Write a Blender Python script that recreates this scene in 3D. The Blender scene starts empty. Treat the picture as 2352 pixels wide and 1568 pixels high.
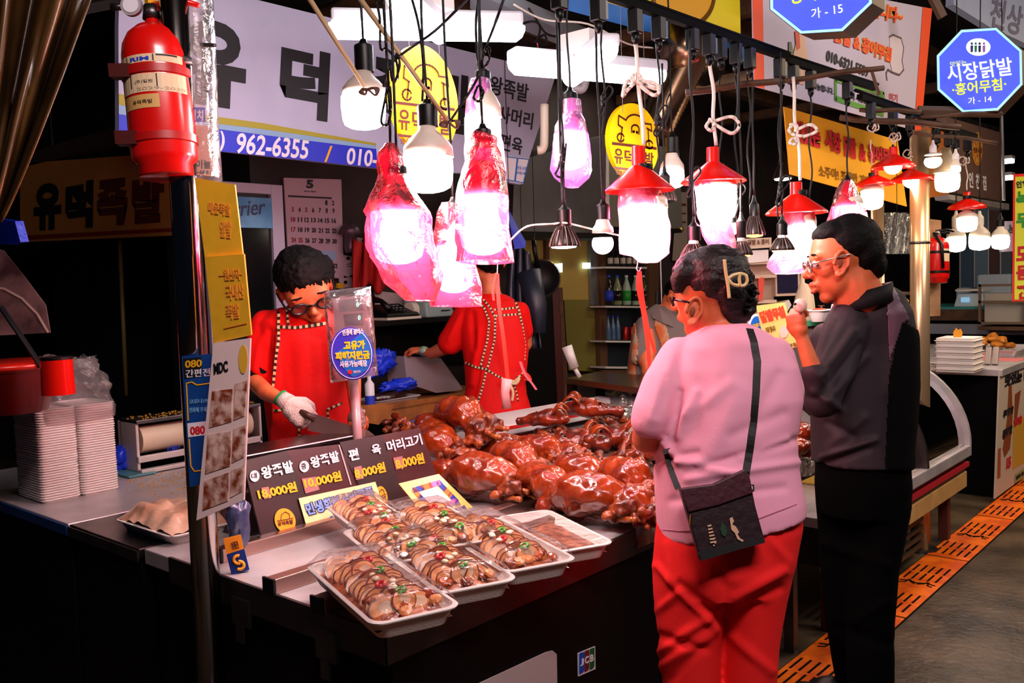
import bpy, bmesh, math, random
import numpy as np
from mathutils import Vector as V, Matrix, noise
from mathutils.bvhtree import BVHTree
random.seed(7); SC = bpy.context.scene; COL = SC.collection
# ---------------------------------------------------------------- camera, world, exposure
F = 2083.0; CX, CY = 1176.0, 784.0
def _n(v): return v/np.linalg.norm(v)
_vy = _n(np.array([1828.0, -199.0, F])); _vx = np.array([-2380.0, -64.0, F])
_mx = _n(_vx-_vy*_vx.dot(_vy)); _X = -_mx; _Z = np.cross(_X, _vy)
R = np.array([_X, _vy, _Z])                   # rows: world axes in camera (right, down, forward)
EYE = 1.50; TOP = 0.80                        # camera height, counter height
def ray(px, py): return R @ np.array([px-CX, py-CY, F])
_c = ray(885, 1455); _t = (TOP-EYE)/_c[2]
CAM = np.array([-_c[0]*_t, -_c[1]*_t, EYE])
RT, DN, FW = V(R[:, 0]), V(R[:, 1]), V(R[:, 2])
cd = bpy.data.cameras.new('camera'); co = bpy.data.objects.new('camera', cd); COL.objects.link(co)
cd.sensor_width = 36; cd.lens = F/2352*36; cd.clip_start = .05; cd.clip_end = 200
m = Matrix((RT, -DN, -FW)).transposed().to_4x4(); m.translation = V(CAM); co.matrix_world = m
SC.camera = co
w = bpy.data.worlds.new('night'); SC.world = w; w.use_nodes = True
w.node_tree.nodes['Background'].inputs[0].default_value = (.35, .5, 1, 1)
w.node_tree.nodes['Background'].inputs[1].default_value = .014
SC.view_settings.view_transform = 'Standard'; SC.view_settings.look = 'None'
SC.view_settings.gamma = 1; SC.view_settings.exposure = 0.0; SC.view_settings.use_curve_mapping = False
SC.cycles.max_bounces = 6; SC.cycles.transparent_max_bounces = 12; SC.cycles.sample_clamp_indirect = 4
SC.cycles.caustics_reflective = False; SC.cycles.caustics_refractive = False
BULB = 95.0       # radiance of the lamps' diffusers
def area_light(name, loc, target, size, power, col, size_y=None):
    ld = bpy.data.lights.new(name, 'AREA'); ld.energy = power; ld.color = col; ld.size = size
    if size_y: ld.shape = 'RECTANGLE'; ld.size_y = size_y
    o = bpy.data.objects.new(name, ld); COL.objects.link(o); o.location = loc
    o.rotation_euler = (V(target)-V(loc)).to_track_quat('-Z', 'Y').to_euler(); return o
area_light('aisle_light', (1.7, -.6, 3.3), (-.3, .8, .9), 1.4, 85, (1, .80, .80), .5)      # the market aisle's ceiling lights
area_light('aisle_light', (1.6, 5.5, 3.3), (1.2, 5.5, 0), 1.4, 60, (1, .72, .42), .5)
area_light('aisle_light', (2.3, 3.2, 3.2), (-.4, 3.6, 1.9), 1.4, 45, (1, .88, .85), .5)
area_light('stall_light', (-2.0, 4.6, 3.0), (-2.0, 4.6, 0), 1.2, 25, (1, .85, .7), .3)
def P(px, py, X=None, Y=None, Z=None):
    r = ray(px, py)
    t = (X-CAM[0])/r[0] if X is not None else (Y-CAM[1])/r[1] if Y is not None else (Z-CAM[2])/r[2]
    return V(CAM+r*t)
def Q(px, py, z): return V(CAM+ray(px, py)*(z/F))   # point at depth z along the view axis
def proj(co_):                                       # numpy Nx3 -> px, py, depth
    v = (co_-CAM) @ R
    return CX+F*v[:, 0]/v[:, 2], CY+F*v[:, 1]/v[:, 2], v[:, 2]
class PL:
    def __init__(s, p, n):
        s.p = V(p); s.n = V(n).normalized()
        if s.n.dot(V(CAM)-s.p) < 0: s.n = -s.n
    def at(s, px, py, off=0.0):
        r = V(ray(px, py)); return V(CAM)+r*((s.p+s.n*off-V(CAM)).dot(s.n)/r.dot(s.n))
def PX(x): return PL((x, 0, 0), (1, 0, 0))
def PY(y): return PL((0, y, 0), (0, 1, 0))
def PZ_(z): return PL((0, 0, z), (0, 0, 1))
def P3(a, b, c):
    a, b, c = Q(*a), Q(*b), Q(*c); return PL(a, (b-a).cross(c-a))
# ---------------------------------------------------------------- materials
def lin(h):
    h = h.lstrip('#'); c = [int(h[i:i+2], 16)/255 for i in (0, 2, 4)]
    return tuple(x/12.92 if x <= .04045 else ((x+.055)/1.055)**2.4 for x in c)
MATS = {}
def M(name, col='#888888', rough=.5, metal=0, emit=0, var=0, vscale=8, bump=0, bscale=40, trans=0, alpha=1, coat=0, sss=0, col2=None, spec=.5):
    if name in MATS: return MATS[name]
    m = bpy.data.materials.new(name); m.use_nodes = True; nt = m.node_tree; N = nt.nodes; L = nt.links
    b = N['Principled BSDF']; c = lin(col) if isinstance(col, str) else col
    b.inputs['Base Color'].default_value = (*c, 1); b.inputs['Roughness'].default_value = rough
    b.inputs['Metallic'].default_value = metal; b.inputs['Coat Weight'].default_value = coat
    b.inputs['Coat Roughness'].default_value = .12; b.inputs['Specular IOR Level'].default_value = spec
    b.inputs['Transmission Weight'].default_value = trans; b.inputs['Alpha'].default_value = alpha
    if sss: b.inputs['Subsurface Weight'].default_value = sss; b.inputs['Subsurface Scale'].default_value = .01
    if emit: b.inputs['Emission Color'].default_value = (*c, 1); b.inputs['Emission Strength'].default_value = emit
    tc = N.new('ShaderNodeTexCoord')
    if var or col2:
        nz = N.new('ShaderNodeTexNoise'); nz.inputs['Scale'].default_value = vscale; nz.inputs['Detail'].default_value = 5
        L.new(tc.outputs['Object'], nz.inputs['Vector'])
        rp = N.new('ShaderNodeValToRGB'); L.new(nz.outputs['Fac'], rp.inputs['Fac'])
        d = lin(col2) if col2 else tuple(x*(1-var) for x in c)
        rp.color_ramp.elements[0].position = .38; rp.color_ramp.elements[0].color = (*d, 1)
        rp.color_ramp.elements[1].position = .62; rp.color_ramp.elements[1].color = (*c, 1)
        L.new(rp.outputs['Color'], b.inputs['Base Color'])
    if bump:
        n2 = N.new('ShaderNodeTexNoise'); n2.inputs['Scale'].default_value = bscale; n2.inputs['Detail'].default_value = 4
        L.new(tc.outputs['Object'], n2.inputs['Vector'])
        bp = N.new('ShaderNodeBump'); bp.inputs['Strength'].default_value = bump; bp.inputs['Distance'].default_value = .01
        L.new(n2.outputs['Fac'], bp.inputs['Height']); L.new(bp.outputs['Normal'], b.inputs['Normal'])
    MATS[name] = m; return m
def FILM(name, col, clear=.5, lucent=.4, gloss=.25, rough=.12, bump=.5, bscale=14):   # thin plastic sheet: see-through + scattering + shine
    if name in MATS: return MATS[name]
    m = bpy.data.materials.new(name); m.use_nodes = True; nt = m.node_tree; N = nt.nodes; L = nt.links
    N.remove(N['Principled BSDF']); out = N['Material Output']; c = (*lin(col), 1)
    t = N.new('ShaderNodeBsdfTransparent'); t.inputs[0].default_value = c
    u = N.new('ShaderNodeBsdfTranslucent'); u.inputs[0].default_value = c
    df = N.new('ShaderNodeBsdfDiffuse'); df.inputs[0].default_value = c
    g = N.new('ShaderNodeBsdfGlossy'); g.inputs['Roughness'].default_value = rough
    a = N.new('ShaderNodeMixShader'); a.inputs[0].default_value = .5; L.new(u.outputs[0], a.inputs[1]); L.new(df.outputs[0], a.inputs[2])
    b = N.new('ShaderNodeMixShader'); b.inputs[0].default_value = lucent/(lucent+clear); L.new(t.outputs[0], b.inputs[1]); L.new(a.outputs[0], b.inputs[2])
    fr = N.new('ShaderNodeFresnel'); fr.inputs[0].default_value = 1.5
    mu = N.new('ShaderNodeMath'); mu.operation = 'MULTIPLY'; mu.inputs[1].default_value = gloss*4; L.new(fr.outputs[0], mu.inputs[0])
    k = N.new('ShaderNodeMixShader'); L.new(mu.outputs[0], k.inputs[0]); L.new(b.outputs[0], k.inputs[1]); L.new(g.outputs[0], k.inputs[2])
    L.new(k.outputs[0], out.inputs[0])
    tc = N.new('ShaderNodeTexCoord'); n2 = N.new('ShaderNodeTexNoise'); n2.inputs['Scale'].default_value = bscale; n2.inputs['Detail'].default_value = 5
    n2.inputs['Distortion'].default_value = 1.2
    L.new(tc.outputs['Object'], n2.inputs['Vector']); bp = N.new('ShaderNodeBump'); bp.inputs['Strength'].default_value = bump; bp.inputs['Distance'].default_value = .03
    L.new(n2.outputs['Fac'], bp.inputs['Height'])
    for s in (g, u, df): L.new(bp.outputs['Normal'], s.inputs['Normal'])
    L.new(bp.outputs['Normal'], fr.inputs['Normal'])
    MATS[name] = m; return m
# ---------------------------------------------------------------- geometry collector
TXT = {}
def text_mesh(s, bold):
    k = (s, bold)
    if k not in TXT:
        cu = bpy.data.curves.new('t', 'FONT'); cu.body = s; cu.offset = bold; cu.resolution_u = 4
        o = bpy.data.objects.new('t', cu); COL.objects.link(o)
        me = bpy.data.meshes.new_from_object(o.evaluated_get(bpy.context.evaluated_depsgraph_get()))
        vs = [v.co.copy() for v in me.vertices]; fs = [tuple(p.vertices) for p in me.polygons]
        bpy.data.objects.remove(o); bpy.data.curves.remove(cu); bpy.data.meshes.remove(me)
        if vs:
            x0 = min(v.x for v in vs); x1 = max(v.x for v in vs); y0 = min(v.y for v in vs); y1 = max(v.y for v in vs)
            vs = [((v.x-x0)/max(1e-6, x1-x0), (v.y-y0)/max(1e-6, y1-y0)) for v in vs]
        TXT[k] = (vs, fs)
    return TXT[k]
class G:
    def __init__(s): s.v = []; s.f = []; s.mi = []
    def add(s, vs, fs, mi=0):
        o = len(s.v); s.v += [V(v) for v in vs]; s.f += [tuple(i+o for i in f) for f in fs]; s.mi += [mi]*len(fs); return s
    def hexa(s, a, b, mi=0):     # a: 4 bottom pts, b: 4 top pts
        return s.add(list(a)+list(b), [(3, 2, 1, 0), (4, 5, 6, 7), (0, 1, 5, 4), (1, 2, 6, 5), (2, 3, 7, 6), (3, 0, 4, 7)], mi)
    def box(s, x0, x1, y0, y1, z0, z1, mi=0):
        return s.hexa([(x0, y0, z0), (x1, y0, z0), (x1, y1, z0), (x0, y1, z0)], [(x0, y0, z1), (x1, y0, z1), (x1, y1, z1), (x0, y1, z1)], mi)
    def obox(s, c, sz, M3=None, mi=0):
        M3 = M3 or Matrix.Identity(3); c = V(c); h = [x/2 for x in sz]
        q = lambda x, y, z: c+M3 @ V((x*h[0], y*h[1], z*h[2]))
        return s.hexa([q(-1, -1, -1), q(1, -1, -1), q(1, 1, -1), q(-1, 1, -1)], [q(-1, -1, 1), q(1, -1, 1), q(1, 1, 1), q(-1, 1, 1)], mi)
    def poly(s, pts, n, th, mi=0):     # polygon extruded against n by th
        k = len(pts); n = V(n).normalized()
        ar = sum(((V(pts[i])-V(pts[0])).cross(V(pts[(i+1) % k])-V(pts[0])) for i in range(k)), V())
        if ar.dot(n) < 0: pts = list(pts)[::-1]
        return s.add([V(p) for p in pts]+[V(p)-n*th for p in pts], [tuple(range(k)), tuple(range(2*k-1, k-1, -1))]+[(i, i+k, (i+1) % k+k, (i+1) % k) for i in range(k)], mi)
    def rings(s, rs, caps=True, mi=0, close=True):
        n = len(rs[0]); o = []; fs = []
        for r in rs: o += list(r)
        for i in range(len(rs)-1):
            for j in range(n if close else n-1): fs.append((i*n+j, i*n+(j+1) % n, (i+1)*n+(j+1) % n, (i+1)*n+j))
        if caps: fs.append(tuple(range(n-1, -1, -1))); fs.append(tuple(range((len(rs)-1)*n, len(rs)*n)))
        return s.add(o, fs, mi)
    def tube(s, pts, r, n=8, mi=0, caps=True):
        pts = [V(p) for p in pts]; rs = []; up = None
        for i, p in enumerate(pts):
            t = (pts[min(i+1, len(pts)-1)]-pts[max(i-1, 0)]); t = t.normalized() if t.length > 1e-9 else V((0, 0, 1))
            if up is None: up = V((0, 0, 1)) if abs(t.z) < .9 else V((1, 0, 0))
            a = t.cross(up); a = a.normalized() if a.length > 1e-6 else t.orthogonal().normalized(); b = t.cross(a); up = a.cross(t)
            rr = r[i] if isinstance(r, (list, tuple)) else r
            rs.append([p+(a*math.cos(k*2*math.pi/n)+b*math.sin(k*2*math.pi/n))*rr for k in range(n)])
        return s.rings(rs, caps, mi)
    def lathe(s, o, prof, n=24, ax=None, mi=0, caps=True):   # prof (r, h) along axis ax from o
        ax = V(ax or (0, 0, 1)).normalized(); a = ax.orthogonal().normalized(); b = ax.cross(a); o = V(o)
        return s.rings([[o+ax*h+(a*math.cos(k*2*math.pi/n)+b*math.sin(k*2*math.pi/n))*max(r, 1e-4) for k in range(n)] for r, h in prof], caps, mi)
    def ell(s, c, r, M3=None, n=12, mi=0):
        c = V(c); M3 = M3 or Matrix.Identity(3); r = (r,)*3 if isinstance(r, (int, float)) else r; rs = []
        for i in range(1, n):
            th = math.pi*i/n
            rs.append([c+M3 @ V((r[0]*math.sin(th)*math.cos(k*2*math.pi/(2*n)), r[1]*math.sin(th)*math.sin(k*2*math.pi/(2*n)), -r[2]*math.cos(th))) for k in range(2*n)])
        return s.rings(rs, True, mi)
    def sheet(s, rows, th=0, mi=0):      # rows of points -> open grid, optional thickness
        nu = len(rows[0]); nv = len(rows); vs = [V(p) for r in rows for p in r]
        fs = [(j*nu+i, j*nu+i+1, (j+1)*nu+i+1, (j+1)*nu+i) for j in range(nv-1) for i in range(nu-1)]
        return s.add(vs, fs, mi)
    def text(s, st, pl, bl, br, tl, bold=0.0, off=.002, th=.0015, mi=0):
        a, b, c = pl.at(*bl, off), pl.at(*br, off), pl.at(*tl, off); vs, fs = text_mesh(st, bold)
        u = b-a; v = c-a; n = pl.n; k = len(vs)
        top = [a+u*x+v*y for x, y in vs]
        s.add(top, [tuple(f) for f in fs], mi)
        ed = {}
        for f in fs:
            for i in range(len(f)):
                e = (f[i], f[(i+1) % len(f)]); ed[e] = 1
        sides = [e for e in ed if (e[1], e[0]) not in ed]
        s.add(top+[p-n*th for p in top], [(b_, a_, a_+k, b_+k) for a_, b_ in sides], mi)
        return s
    def pxpoly(s, pl, pts, off=.001, th=.001, mi=0): return s.poly([pl.at(x, y, off) for x, y in pts], pl.n, th, mi)
    def pxell(s, pl, cx, cy, rx, ry, off=.001, th=.001, mi=0, n=40, sk=0.0):
        return s.pxpoly(pl, [(cx+rx*math.cos(t)+sk*math.sin(t), cy+ry*math.sin(t)+0*sk) for t in [k*2*math.pi/n for k in range(n)]], off, th, mi)
    def pxline(s, pl, pts, wpx, off=.002, th=.001, mi=0):
        z = [(pl.at(*p, off)) for p in pts]; ww = (pl.at(pts[0][0]+wpx, pts[0][1], off)-z[0]).length
        for a, b in zip(z[:-1], z[1:]):
            d = (b-a).normalized(); q = pl.n.cross(d)*ww/2; e = d*ww*.3
            s.poly([a-q-e, b-q+e, b+q+e, a+q-e], pl.n, th, mi)
        return s
OFF = {}
def off(p): return OFF.get(p.name, V((0, 0, 0))) if p else V((0, 0, 0))
def link(name, me, mats, parent=None, org=None, smooth=False):
    o = bpy.data.objects.new(name, me); COL.objects.link(o)
    for mm in (mats if isinstance(mats, (list, tuple)) else [mats]): me.materials.append(mm)
    if parent: o.parent = parent; OFF[o.name] = off(parent)
    return o
def build(g, name, mats, parent=None, smooth=False, bevel=0, seg=2, auto=False, top=None):
    me = bpy.data.meshes.new(name)
    if parent: org = off(parent)
    else:
        xs = [v for v in g.v]; org = V((sum(v.x for v in xs)/len(xs), sum(v.y for v in xs)/len(xs), min(v.z for v in xs)))
    me.from_pydata([v-org for v in g.v], [], g.f); me.update()
    for p, i in zip(me.polygons, g.mi): p.material_index = i
    if smooth:
        for p in me.polygons: p.use_smooth = True
    o = link(name, me, mats, parent)
    if not parent: o.location = org; OFF[o.name] = org
    if bevel:
        b = o.modifiers.new('bevel', 'BEVEL'); b.width = bevel; b.segments = seg; b.limit_method = 'ANGLE'
    if smooth and auto:
        e = o.modifiers.new('split', 'EDGE_SPLIT'); e.split_angle = math.radians(40)
    if top: tag(o, *top)
    return o
def tag(o, label=None, cat=None, group=None, kind=None):
    if label: o['label'] = label
    if cat: o['category'] = cat
    if group: o['group'] = group
    if kind: o['kind'] = kind
    return o
def thing(name, loc, label, cat, group=None):
    o = bpy.data.objects.new(name, None); COL.objects.link(o); o.location = V(loc); o.empty_display_size = .05
    OFF[o.name] = V(loc); return tag(o, label, cat, group)
def struct(g, name, mat, bevel=0, parent=None, smooth=False):
    o = build(g, name, mat, parent, bevel=bevel, smooth=smooth)
    if not parent: o['kind'] = 'structure'
    return o
def copy_tree(o, parent=None):
    c = o.copy(); COL.objects.link(c); c.parent = parent
    for ch in list(o.children): copy_tree(ch, c)
    return c
DG = bpy.context.evaluated_depsgraph_get
def remesh(g, voxel=.006, smooth=6, fac=.5):         # union of closed shapes -> one smooth skin (numpy verts, polys)
    me = bpy.data.meshes.new('r'); me.from_pydata(g.v, [], g.f); me.update()
    o = bpy.data.objects.new('r', me); COL.objects.link(o)
    r = o.modifiers.new('r', 'REMESH'); r.mode = 'VOXEL'; r.voxel_size = voxel
    s = o.modifiers.new('s', 'SMOOTH'); s.iterations = smooth; s.factor = fac
    ne = bpy.data.meshes.new_from_object(o.evaluated_get(DG()))
    bpy.data.objects.remove(o); bpy.data.meshes.remove(me)
    for p in ne.polygons: p.use_smooth = True
    return ne
def arr(me):
    a = np.empty(len(me.vertices)*3); me.vertices.foreach_get('co', a); return a.reshape(-1, 3)
def nrm(me):
    a = np.empty(len(me.vertices)*3); me.vertices.foreach_get('normal', a); return a.reshape(-1, 3)
def put(me, a): me.vertices.foreach_set('co', a.ravel()); me.update()
def nz3(a, s, seed=0): return np.array([noise.noise(V((p[0]*s+seed, p[1]*s, p[2]*s))) for p in a])
def folds(me, fl, k=1.5):         # cloth folds: ridges / creases along projected segments (x0,y0,x1,y1,width_px,amp_m)
    a = arr(me); n = nrm(me); px, py, z = proj(a); d = np.zeros(len(a))
    for x0, y0, x1, y1, wd, am in fl:
        L2 = (x1-x0)**2+(y1-y0)**2; t = np.clip(((px-x0)*(x1-x0)+(py-y0)*(y1-y0))/L2, 0, 1)
        dd = np.hypot(px-(x0+t*(x1-x0)), py-(y0+t*(y1-y0))); d += k*am*np.exp(-(dd/wd)**2)*(1-.3*np.abs(2*t-1))
    put(me, a+n*d[:, None])
def skin_obj(me, name, mat, parent, seed=0, rough=0, rs=20):
    if rough: a = arr(me); put(me, a+nrm(me)*(nz3(a, rs, seed)*rough)[:, None])
    o = off(parent); a = arr(me); put(me, a-np.array(o)); return link(name, me, mat, parent)
def loft(g, rings, grow=1.0, n=36, p=2.4):     # rings: (yl, yr, xl, xr, z, depth_radius)
    rs = []
    for yl, yr, xl, xr, z, dr in rings:
        a, b = Q(xl, yl, z), Q(xr, yr, z); c = (a+b)/2; u = (b-a)/2*grow; w_ = FW*dr*grow
        r = []
        for k in range(n):
            t = 2*math.pi*k/n; ct, st = math.cos(t), math.sin(t)
            r.append(c+u*math.copysign(abs(ct)**(2/p), ct)+w_*math.copysign(abs(st)**(2/p), st))
        rs.append(r)
    return g.rings(rs)
def limb(g, pts, grow=1.0, n=16):              # pts: (px, py, z, r_px)
    q = [Q(x, y, z) for x, y, z, r in pts]; rr = [r*z/F*grow for x, y, z, r in pts]
    g.tube(q, rr, n)
    for p_, r_ in zip(q, rr): g.ell(p_, r_*.99, n=8)
    return g
def bvh(me_or_obj):
    o = me_or_obj; me = o.data; mw = Matrix.Translation(OFF[o.name])
    return BVHTree.FromPolygons([mw @ v.co for v in me.vertices], [tuple(p.vertices) for p in me.polygons])
def hit(bv, px, py, offm=.003, fz=None):
    r = V(ray(px, py)).normalized(); h = bv.ray_cast(V(CAM), r)
    if h[0] is None: return Q(px, py, fz) if fz else None
    return h[0]-r*offm
def patch(obj, poly, offm, name, mat, parent, th=.004):   # cloth layer lying over part of a surface
    me = obj.data; o = OFF[obj.name]; a = arr(me)+np.array(o); n = nrm(me); px, py, z = proj(a)
    m_ = np.zeros(len(a), bool)
    k = len(poly)
    for i in range(k):
        x0, y0 = poly[i]; x1, y1 = poly[(i+1) % k]
        c = ((y0 > py) != (y1 > py)) & (px < (x1-x0)*(py-y0)/((y1-y0) if y1 != y0 else 1e-9)+x0); m_ ^= c
    fwd = n @ np.array(FW) < .12; m_ &= fwd
    idx = {}; vs = []; fs = []
    for p in me.polygons:
        if all(m_[v] for v in p.vertices):
            f = []
            for v in p.vertices:
                if v not in idx: idx[v] = len(vs); vs.append(V(a[v]+n[v]*offm))
                f.append(idx[v])
            fs.append(tuple(f))
    if not fs: return None
    g = G(); g.add(vs, fs); ob = build(g, name, mat, parent, smooth=True)
    sd = ob.modifiers.new('s', 'SOLIDIFY'); sd.thickness = th; sd.offset = 1
    return ob
def densify(pts, step):
    out = [pts[0]]
    for a, b in zip(pts[:-1], pts[1:]):
        k = max(1, int(math.hypot(b[0]-a[0], b[1]-a[1])/step))
        out += [(a[0]+(b[0]-a[0])*i/k, a[1]+(b[1]-a[1])*i/k) for i in range(1, k+1)]
    return out
def ribbon(bv, pts, wpx, name, mats, parent, offm=.005, step=9, fz=None, alt=False, th=.002):
    pts = densify(pts, step); c = [hit(bv, x, y, offm, fz) for x, y in pts]; g = G()
    zs = [fz or 2.5]
    for i in range(len(c)-1):
        a, b = c[i], c[i+1]
        if a is None or b is None or (b-a).length > .12: continue
        d = (b-a).normalized(); wd = wpx*((a-V(CAM)).dot(FW))/F; q = FW.cross(d).normalized()*wd/2; n = q.cross(d).normalized()
        if n.dot(FW) > 0: n = -n
        g.poly([a-q, b-q+d*.001, b+q+d*.001, a+q], n, th, (i % 2) if alt else 0)
    return build(g, name, mats, parent) if g.v else None
# ---------------------------------------------------------------- common materials
steel = M('brushed steel', '#d8d0d2', .42, .55, bump=.08, bscale=60, var=.25, vscale=5)
steel_d = M('dull steel', '#6e6a6a', .4, 1, var=.4, vscale=6)
black = M('black plastic', '#070607', .4, spec=.3); blackm = M('matt black', '#040404', .8, spec=.1)
cable = M('black cable', '#060608', .5, spec=.3); white = M('white plastic', '#dcd8d6', .4)
cream = M('cream plastic', '#d8cfba', .45); dark = M('dark panel', '#0a0807', .55, var=.5, vscale=3, spec=.15)
wood = M('old brown wood', '#5a3a20', .7, var=.5, vscale=9, bump=.3)
lampw = M('lamp diffuser', (1, .83, .78), .4, emit=BULB); lampc = M('cool tube diffuser', (.88, .93, 1), .4, emit=13)
lampy = M('warm lamp diffuser', (1, .86, .62), .4, emit=16)
house = M('lamp housing', '#cfc3b4', .45, bump=.1); redsh = M('red enamel shade', '#e01206', .3, coat=.4)
redglass = M('orange glow ring', (1, .35, .08), .4, emit=5)
ink = M('black ink', '#0c0b12', .6); inkw = M('white ink', '#e6e2ea', .6); inky = M('yellow ink', '#f0b010', .6)
inkr = M('red ink', '#c81420', .6); inkb = M('blue ink', '#1a38c0', .6); inkbr = M('brown ink', '#55180e', .6)
inkg = M('green ink', '#2f9a35', .6); inko = M('orange ink', '#f06018', .6)
bag = FILM('pink plastic bag', '#ff7aa6', clear=.45, lucent=.55, gloss=.15, rough=.3)
bagr = FILM('red plastic bag', '#ff365c', clear=.5, lucent=.5, gloss=.2, rough=.25)
bagl = FILM('lilac plastic bag', '#ff9cf0', clear=.45, lucent=.5, gloss=.15, rough=.3)
clear = FILM('clear plastic', '#f2ecec', clear=.82, lucent=.18, gloss=.17, rough=.15, bump=.3)
wrap = FILM('cling film', '#ffffff', clear=.99, lucent=.01, gloss=.16, rough=.06, bump=.5, bscale=12)
# ================================================================ SETTING
struct(G().box(-8, 5, -4, 14, -.3, 0), 'floor', M('wet asphalt', '#5a4a38', .38, bump=.5, bscale=35, col2='#2c241c', vscale=3.5))
struct(G().box(-8, 5, -4, 14, 3.45, 3.6), 'ceiling', M('sooty ceiling', '#1a1310', .9, var=.5))
struct(G().box(-8.1, -8, -4, 14, 0, 3.45), 'wall_left', M('dark wall', '#0e0c0d', .9))
struct(G().box(-8, 5, 13.9, 14, 0, 3.45), 'wall_far', MATS['dark wall'])
struct(G().box(-3.08, -2.95, 1.36, 13.9, 0, 3.45), 'wall_back', M('grimy partition', '#2a1c1a', .8, var=.6, vscale=3))
g = G()      # ceiling beams above the banner
for i, (x, z0, z1) in enumerate([(-2.3, 2.98, 3.14), (-1.6, 3.05, 3.2), (-1.0, 3.1, 3.25)]):
    struct(G().box(x, x+.1, -1.5, 9, z0, z1), 'trim_%d' % (i+1), wood)
for i, y in enumerate([.3, 1.9, 3.5, 5.1, 6.7]):
    struct(G().box(-2.9, -.6, y, y+.08, 2.9, 2.98), 'trim_%d' % (i+4), wood)
# ---- orange drain grating plates with cut slots
org = M('orange painted iron', '#ff7a10', .45, bump=.25, bscale=90, col2='#d8520a', vscale=9)
def plate():
    W, LN = .2, .94; xs = [0, .016]
    for k in range(5): xs += [xs[-1]+.012, xs[-1]+.012+.024] if k < 4 else [xs[-1]+.012, W]
    xs = sorted(xs); ys = [0, .05, .17, .185, .305, .42]; ys += [.52, .635, .65, .77, .94]
    slot = {(i, j) for i in range(1, len(xs)-1, 2) for j in (1, 3, 6, 8)}
    bm = bmesh.new(); vv = {}
    def gv(i, j):
        if (i, j) not in vv: vv[(i, j)] = bm.verts.new((xs[i], ys[j], 0))
        return vv[(i, j)]
    for i in range(len(xs)-1):
        for j in range(len(ys)-1):
            if (i, j) in slot: continue
            bm.faces.new((gv(i, j), gv(i+1, j), gv(i+1, j+1), gv(i, j+1)))
    me = bpy.data.meshes.new('drain_plate'); bm.to_mesh(me); bm.free()
    o = link('drain_plate', me, org); s = o.modifiers.new('s', 'SOLIDIFY'); s.thickness = .018; s.offset = -1
    e = G()
    for cx, sg in ((.06, 1), (.14, -1)):
        e.tube([(cx-.035*sg, .44, .0005), (cx-.01*sg, .455, .0005), (cx-.005*sg, .50, .0005)], .0035, 5)
        e.tube([(cx+.035*sg, .45, .0005), (cx+.01*sg, .47, .0005), (cx+.002*sg, .50, .0005)], .0035, 5)
    e.tube([(.02, .47, .0005), (.06, .485, .0005), (.1, .465, .0005), (.14, .485, .0005), (.18, .47, .0005)], .004, 5)
    c = build(e, 'emblem', blackm); c.parent = o; c.location = OFF[c.name]
    o.location = (-.085, -2.0, .006); return o
pl0 = plate(); tag(pl0, 'orange slotted iron drain plate in the row along the counters', 'drain grate', 'orange drain plates')
for k in range(1, 12):
    c = copy_tree(pl0); c.location = (-.085, -2.0+.957*k, .006); c['label'] = 'orange slotted iron drain plate, %s' % ('outside the frame, near end of the row' if k < 3 else ['first visible at the bottom edge of the photo', 'by the man\'s shoes', 'second up from the man\'s shoes', 'third up from the man\'s shoes', 'beside the display case\'s far end', 'below the menu poster', 'farthest but one', 'farthest of the row', 'at the far end out of sight'][k-3])
struct(G().box(-.09, .12, -2, 9.5, -.012, .0035), 'trim_9', blackm)
# ---- main serving counter (front X=0, end Y=0)
ct = thing('serving_counter', (0, 0, 0), 'long stainless steel serving counter carrying the meat piles and trays', 'counter')
g = G().box(-1.0, 0, 0, 2.25, .757, .80); g.box(-1.72, -.86, .98, 2.88, .757, .80); build(g, 'worktop', steel, ct, bevel=.004)
build(G().box(-.004, .004, .0, 2.25, .735, .803).box(-.86, 0, -.004, .004, .735, .803), 'edge_strip', steel_d, ct)
g = G()
for x, y in ((-.05, .06), (-.03, 1.06), (-.13, 2.18), (-1.66, 1.05), (-1.66, 2.8), (-.9, 2.8)): 
    build(G().box(x-.02, x+.02, y-.02, y+.02, 0, .757), 'leg', steel_d, ct)
build(G().box(-.22, -.20, 1.03, 2.2, .06, .757).box(-.022, -.006, .02, 1.02, .06, .757).box(-.98, -.022, .02, .036, .06, .757), 'front_panel', dark, ct)
build(G().box(-.235, -.195, .02, 2.2, .03, .06), 'kick_rail', M('rail brown', '#7a4a34', .4, .6), ct)
for y in (1.28, 2.12): build(G().box(-.2, -.192, y, y+.012, .08, .70), 'door_seam', steel_d, ct)
for zz in (.70,): build(G().box(-.199, -.19, 1.3, 2.1, zz, zz+.012), 'door_handle', steel, ct)
# ---- hinge pieces at the left end of the counter
for x in (-.50, -.17):
    build(G().box(x-.05, x+.02, -.012, -.003, .70, .765).box(x-.03, x, -.016, -.01, .66, .70), 'hinge', steel_d, ct)
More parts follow.
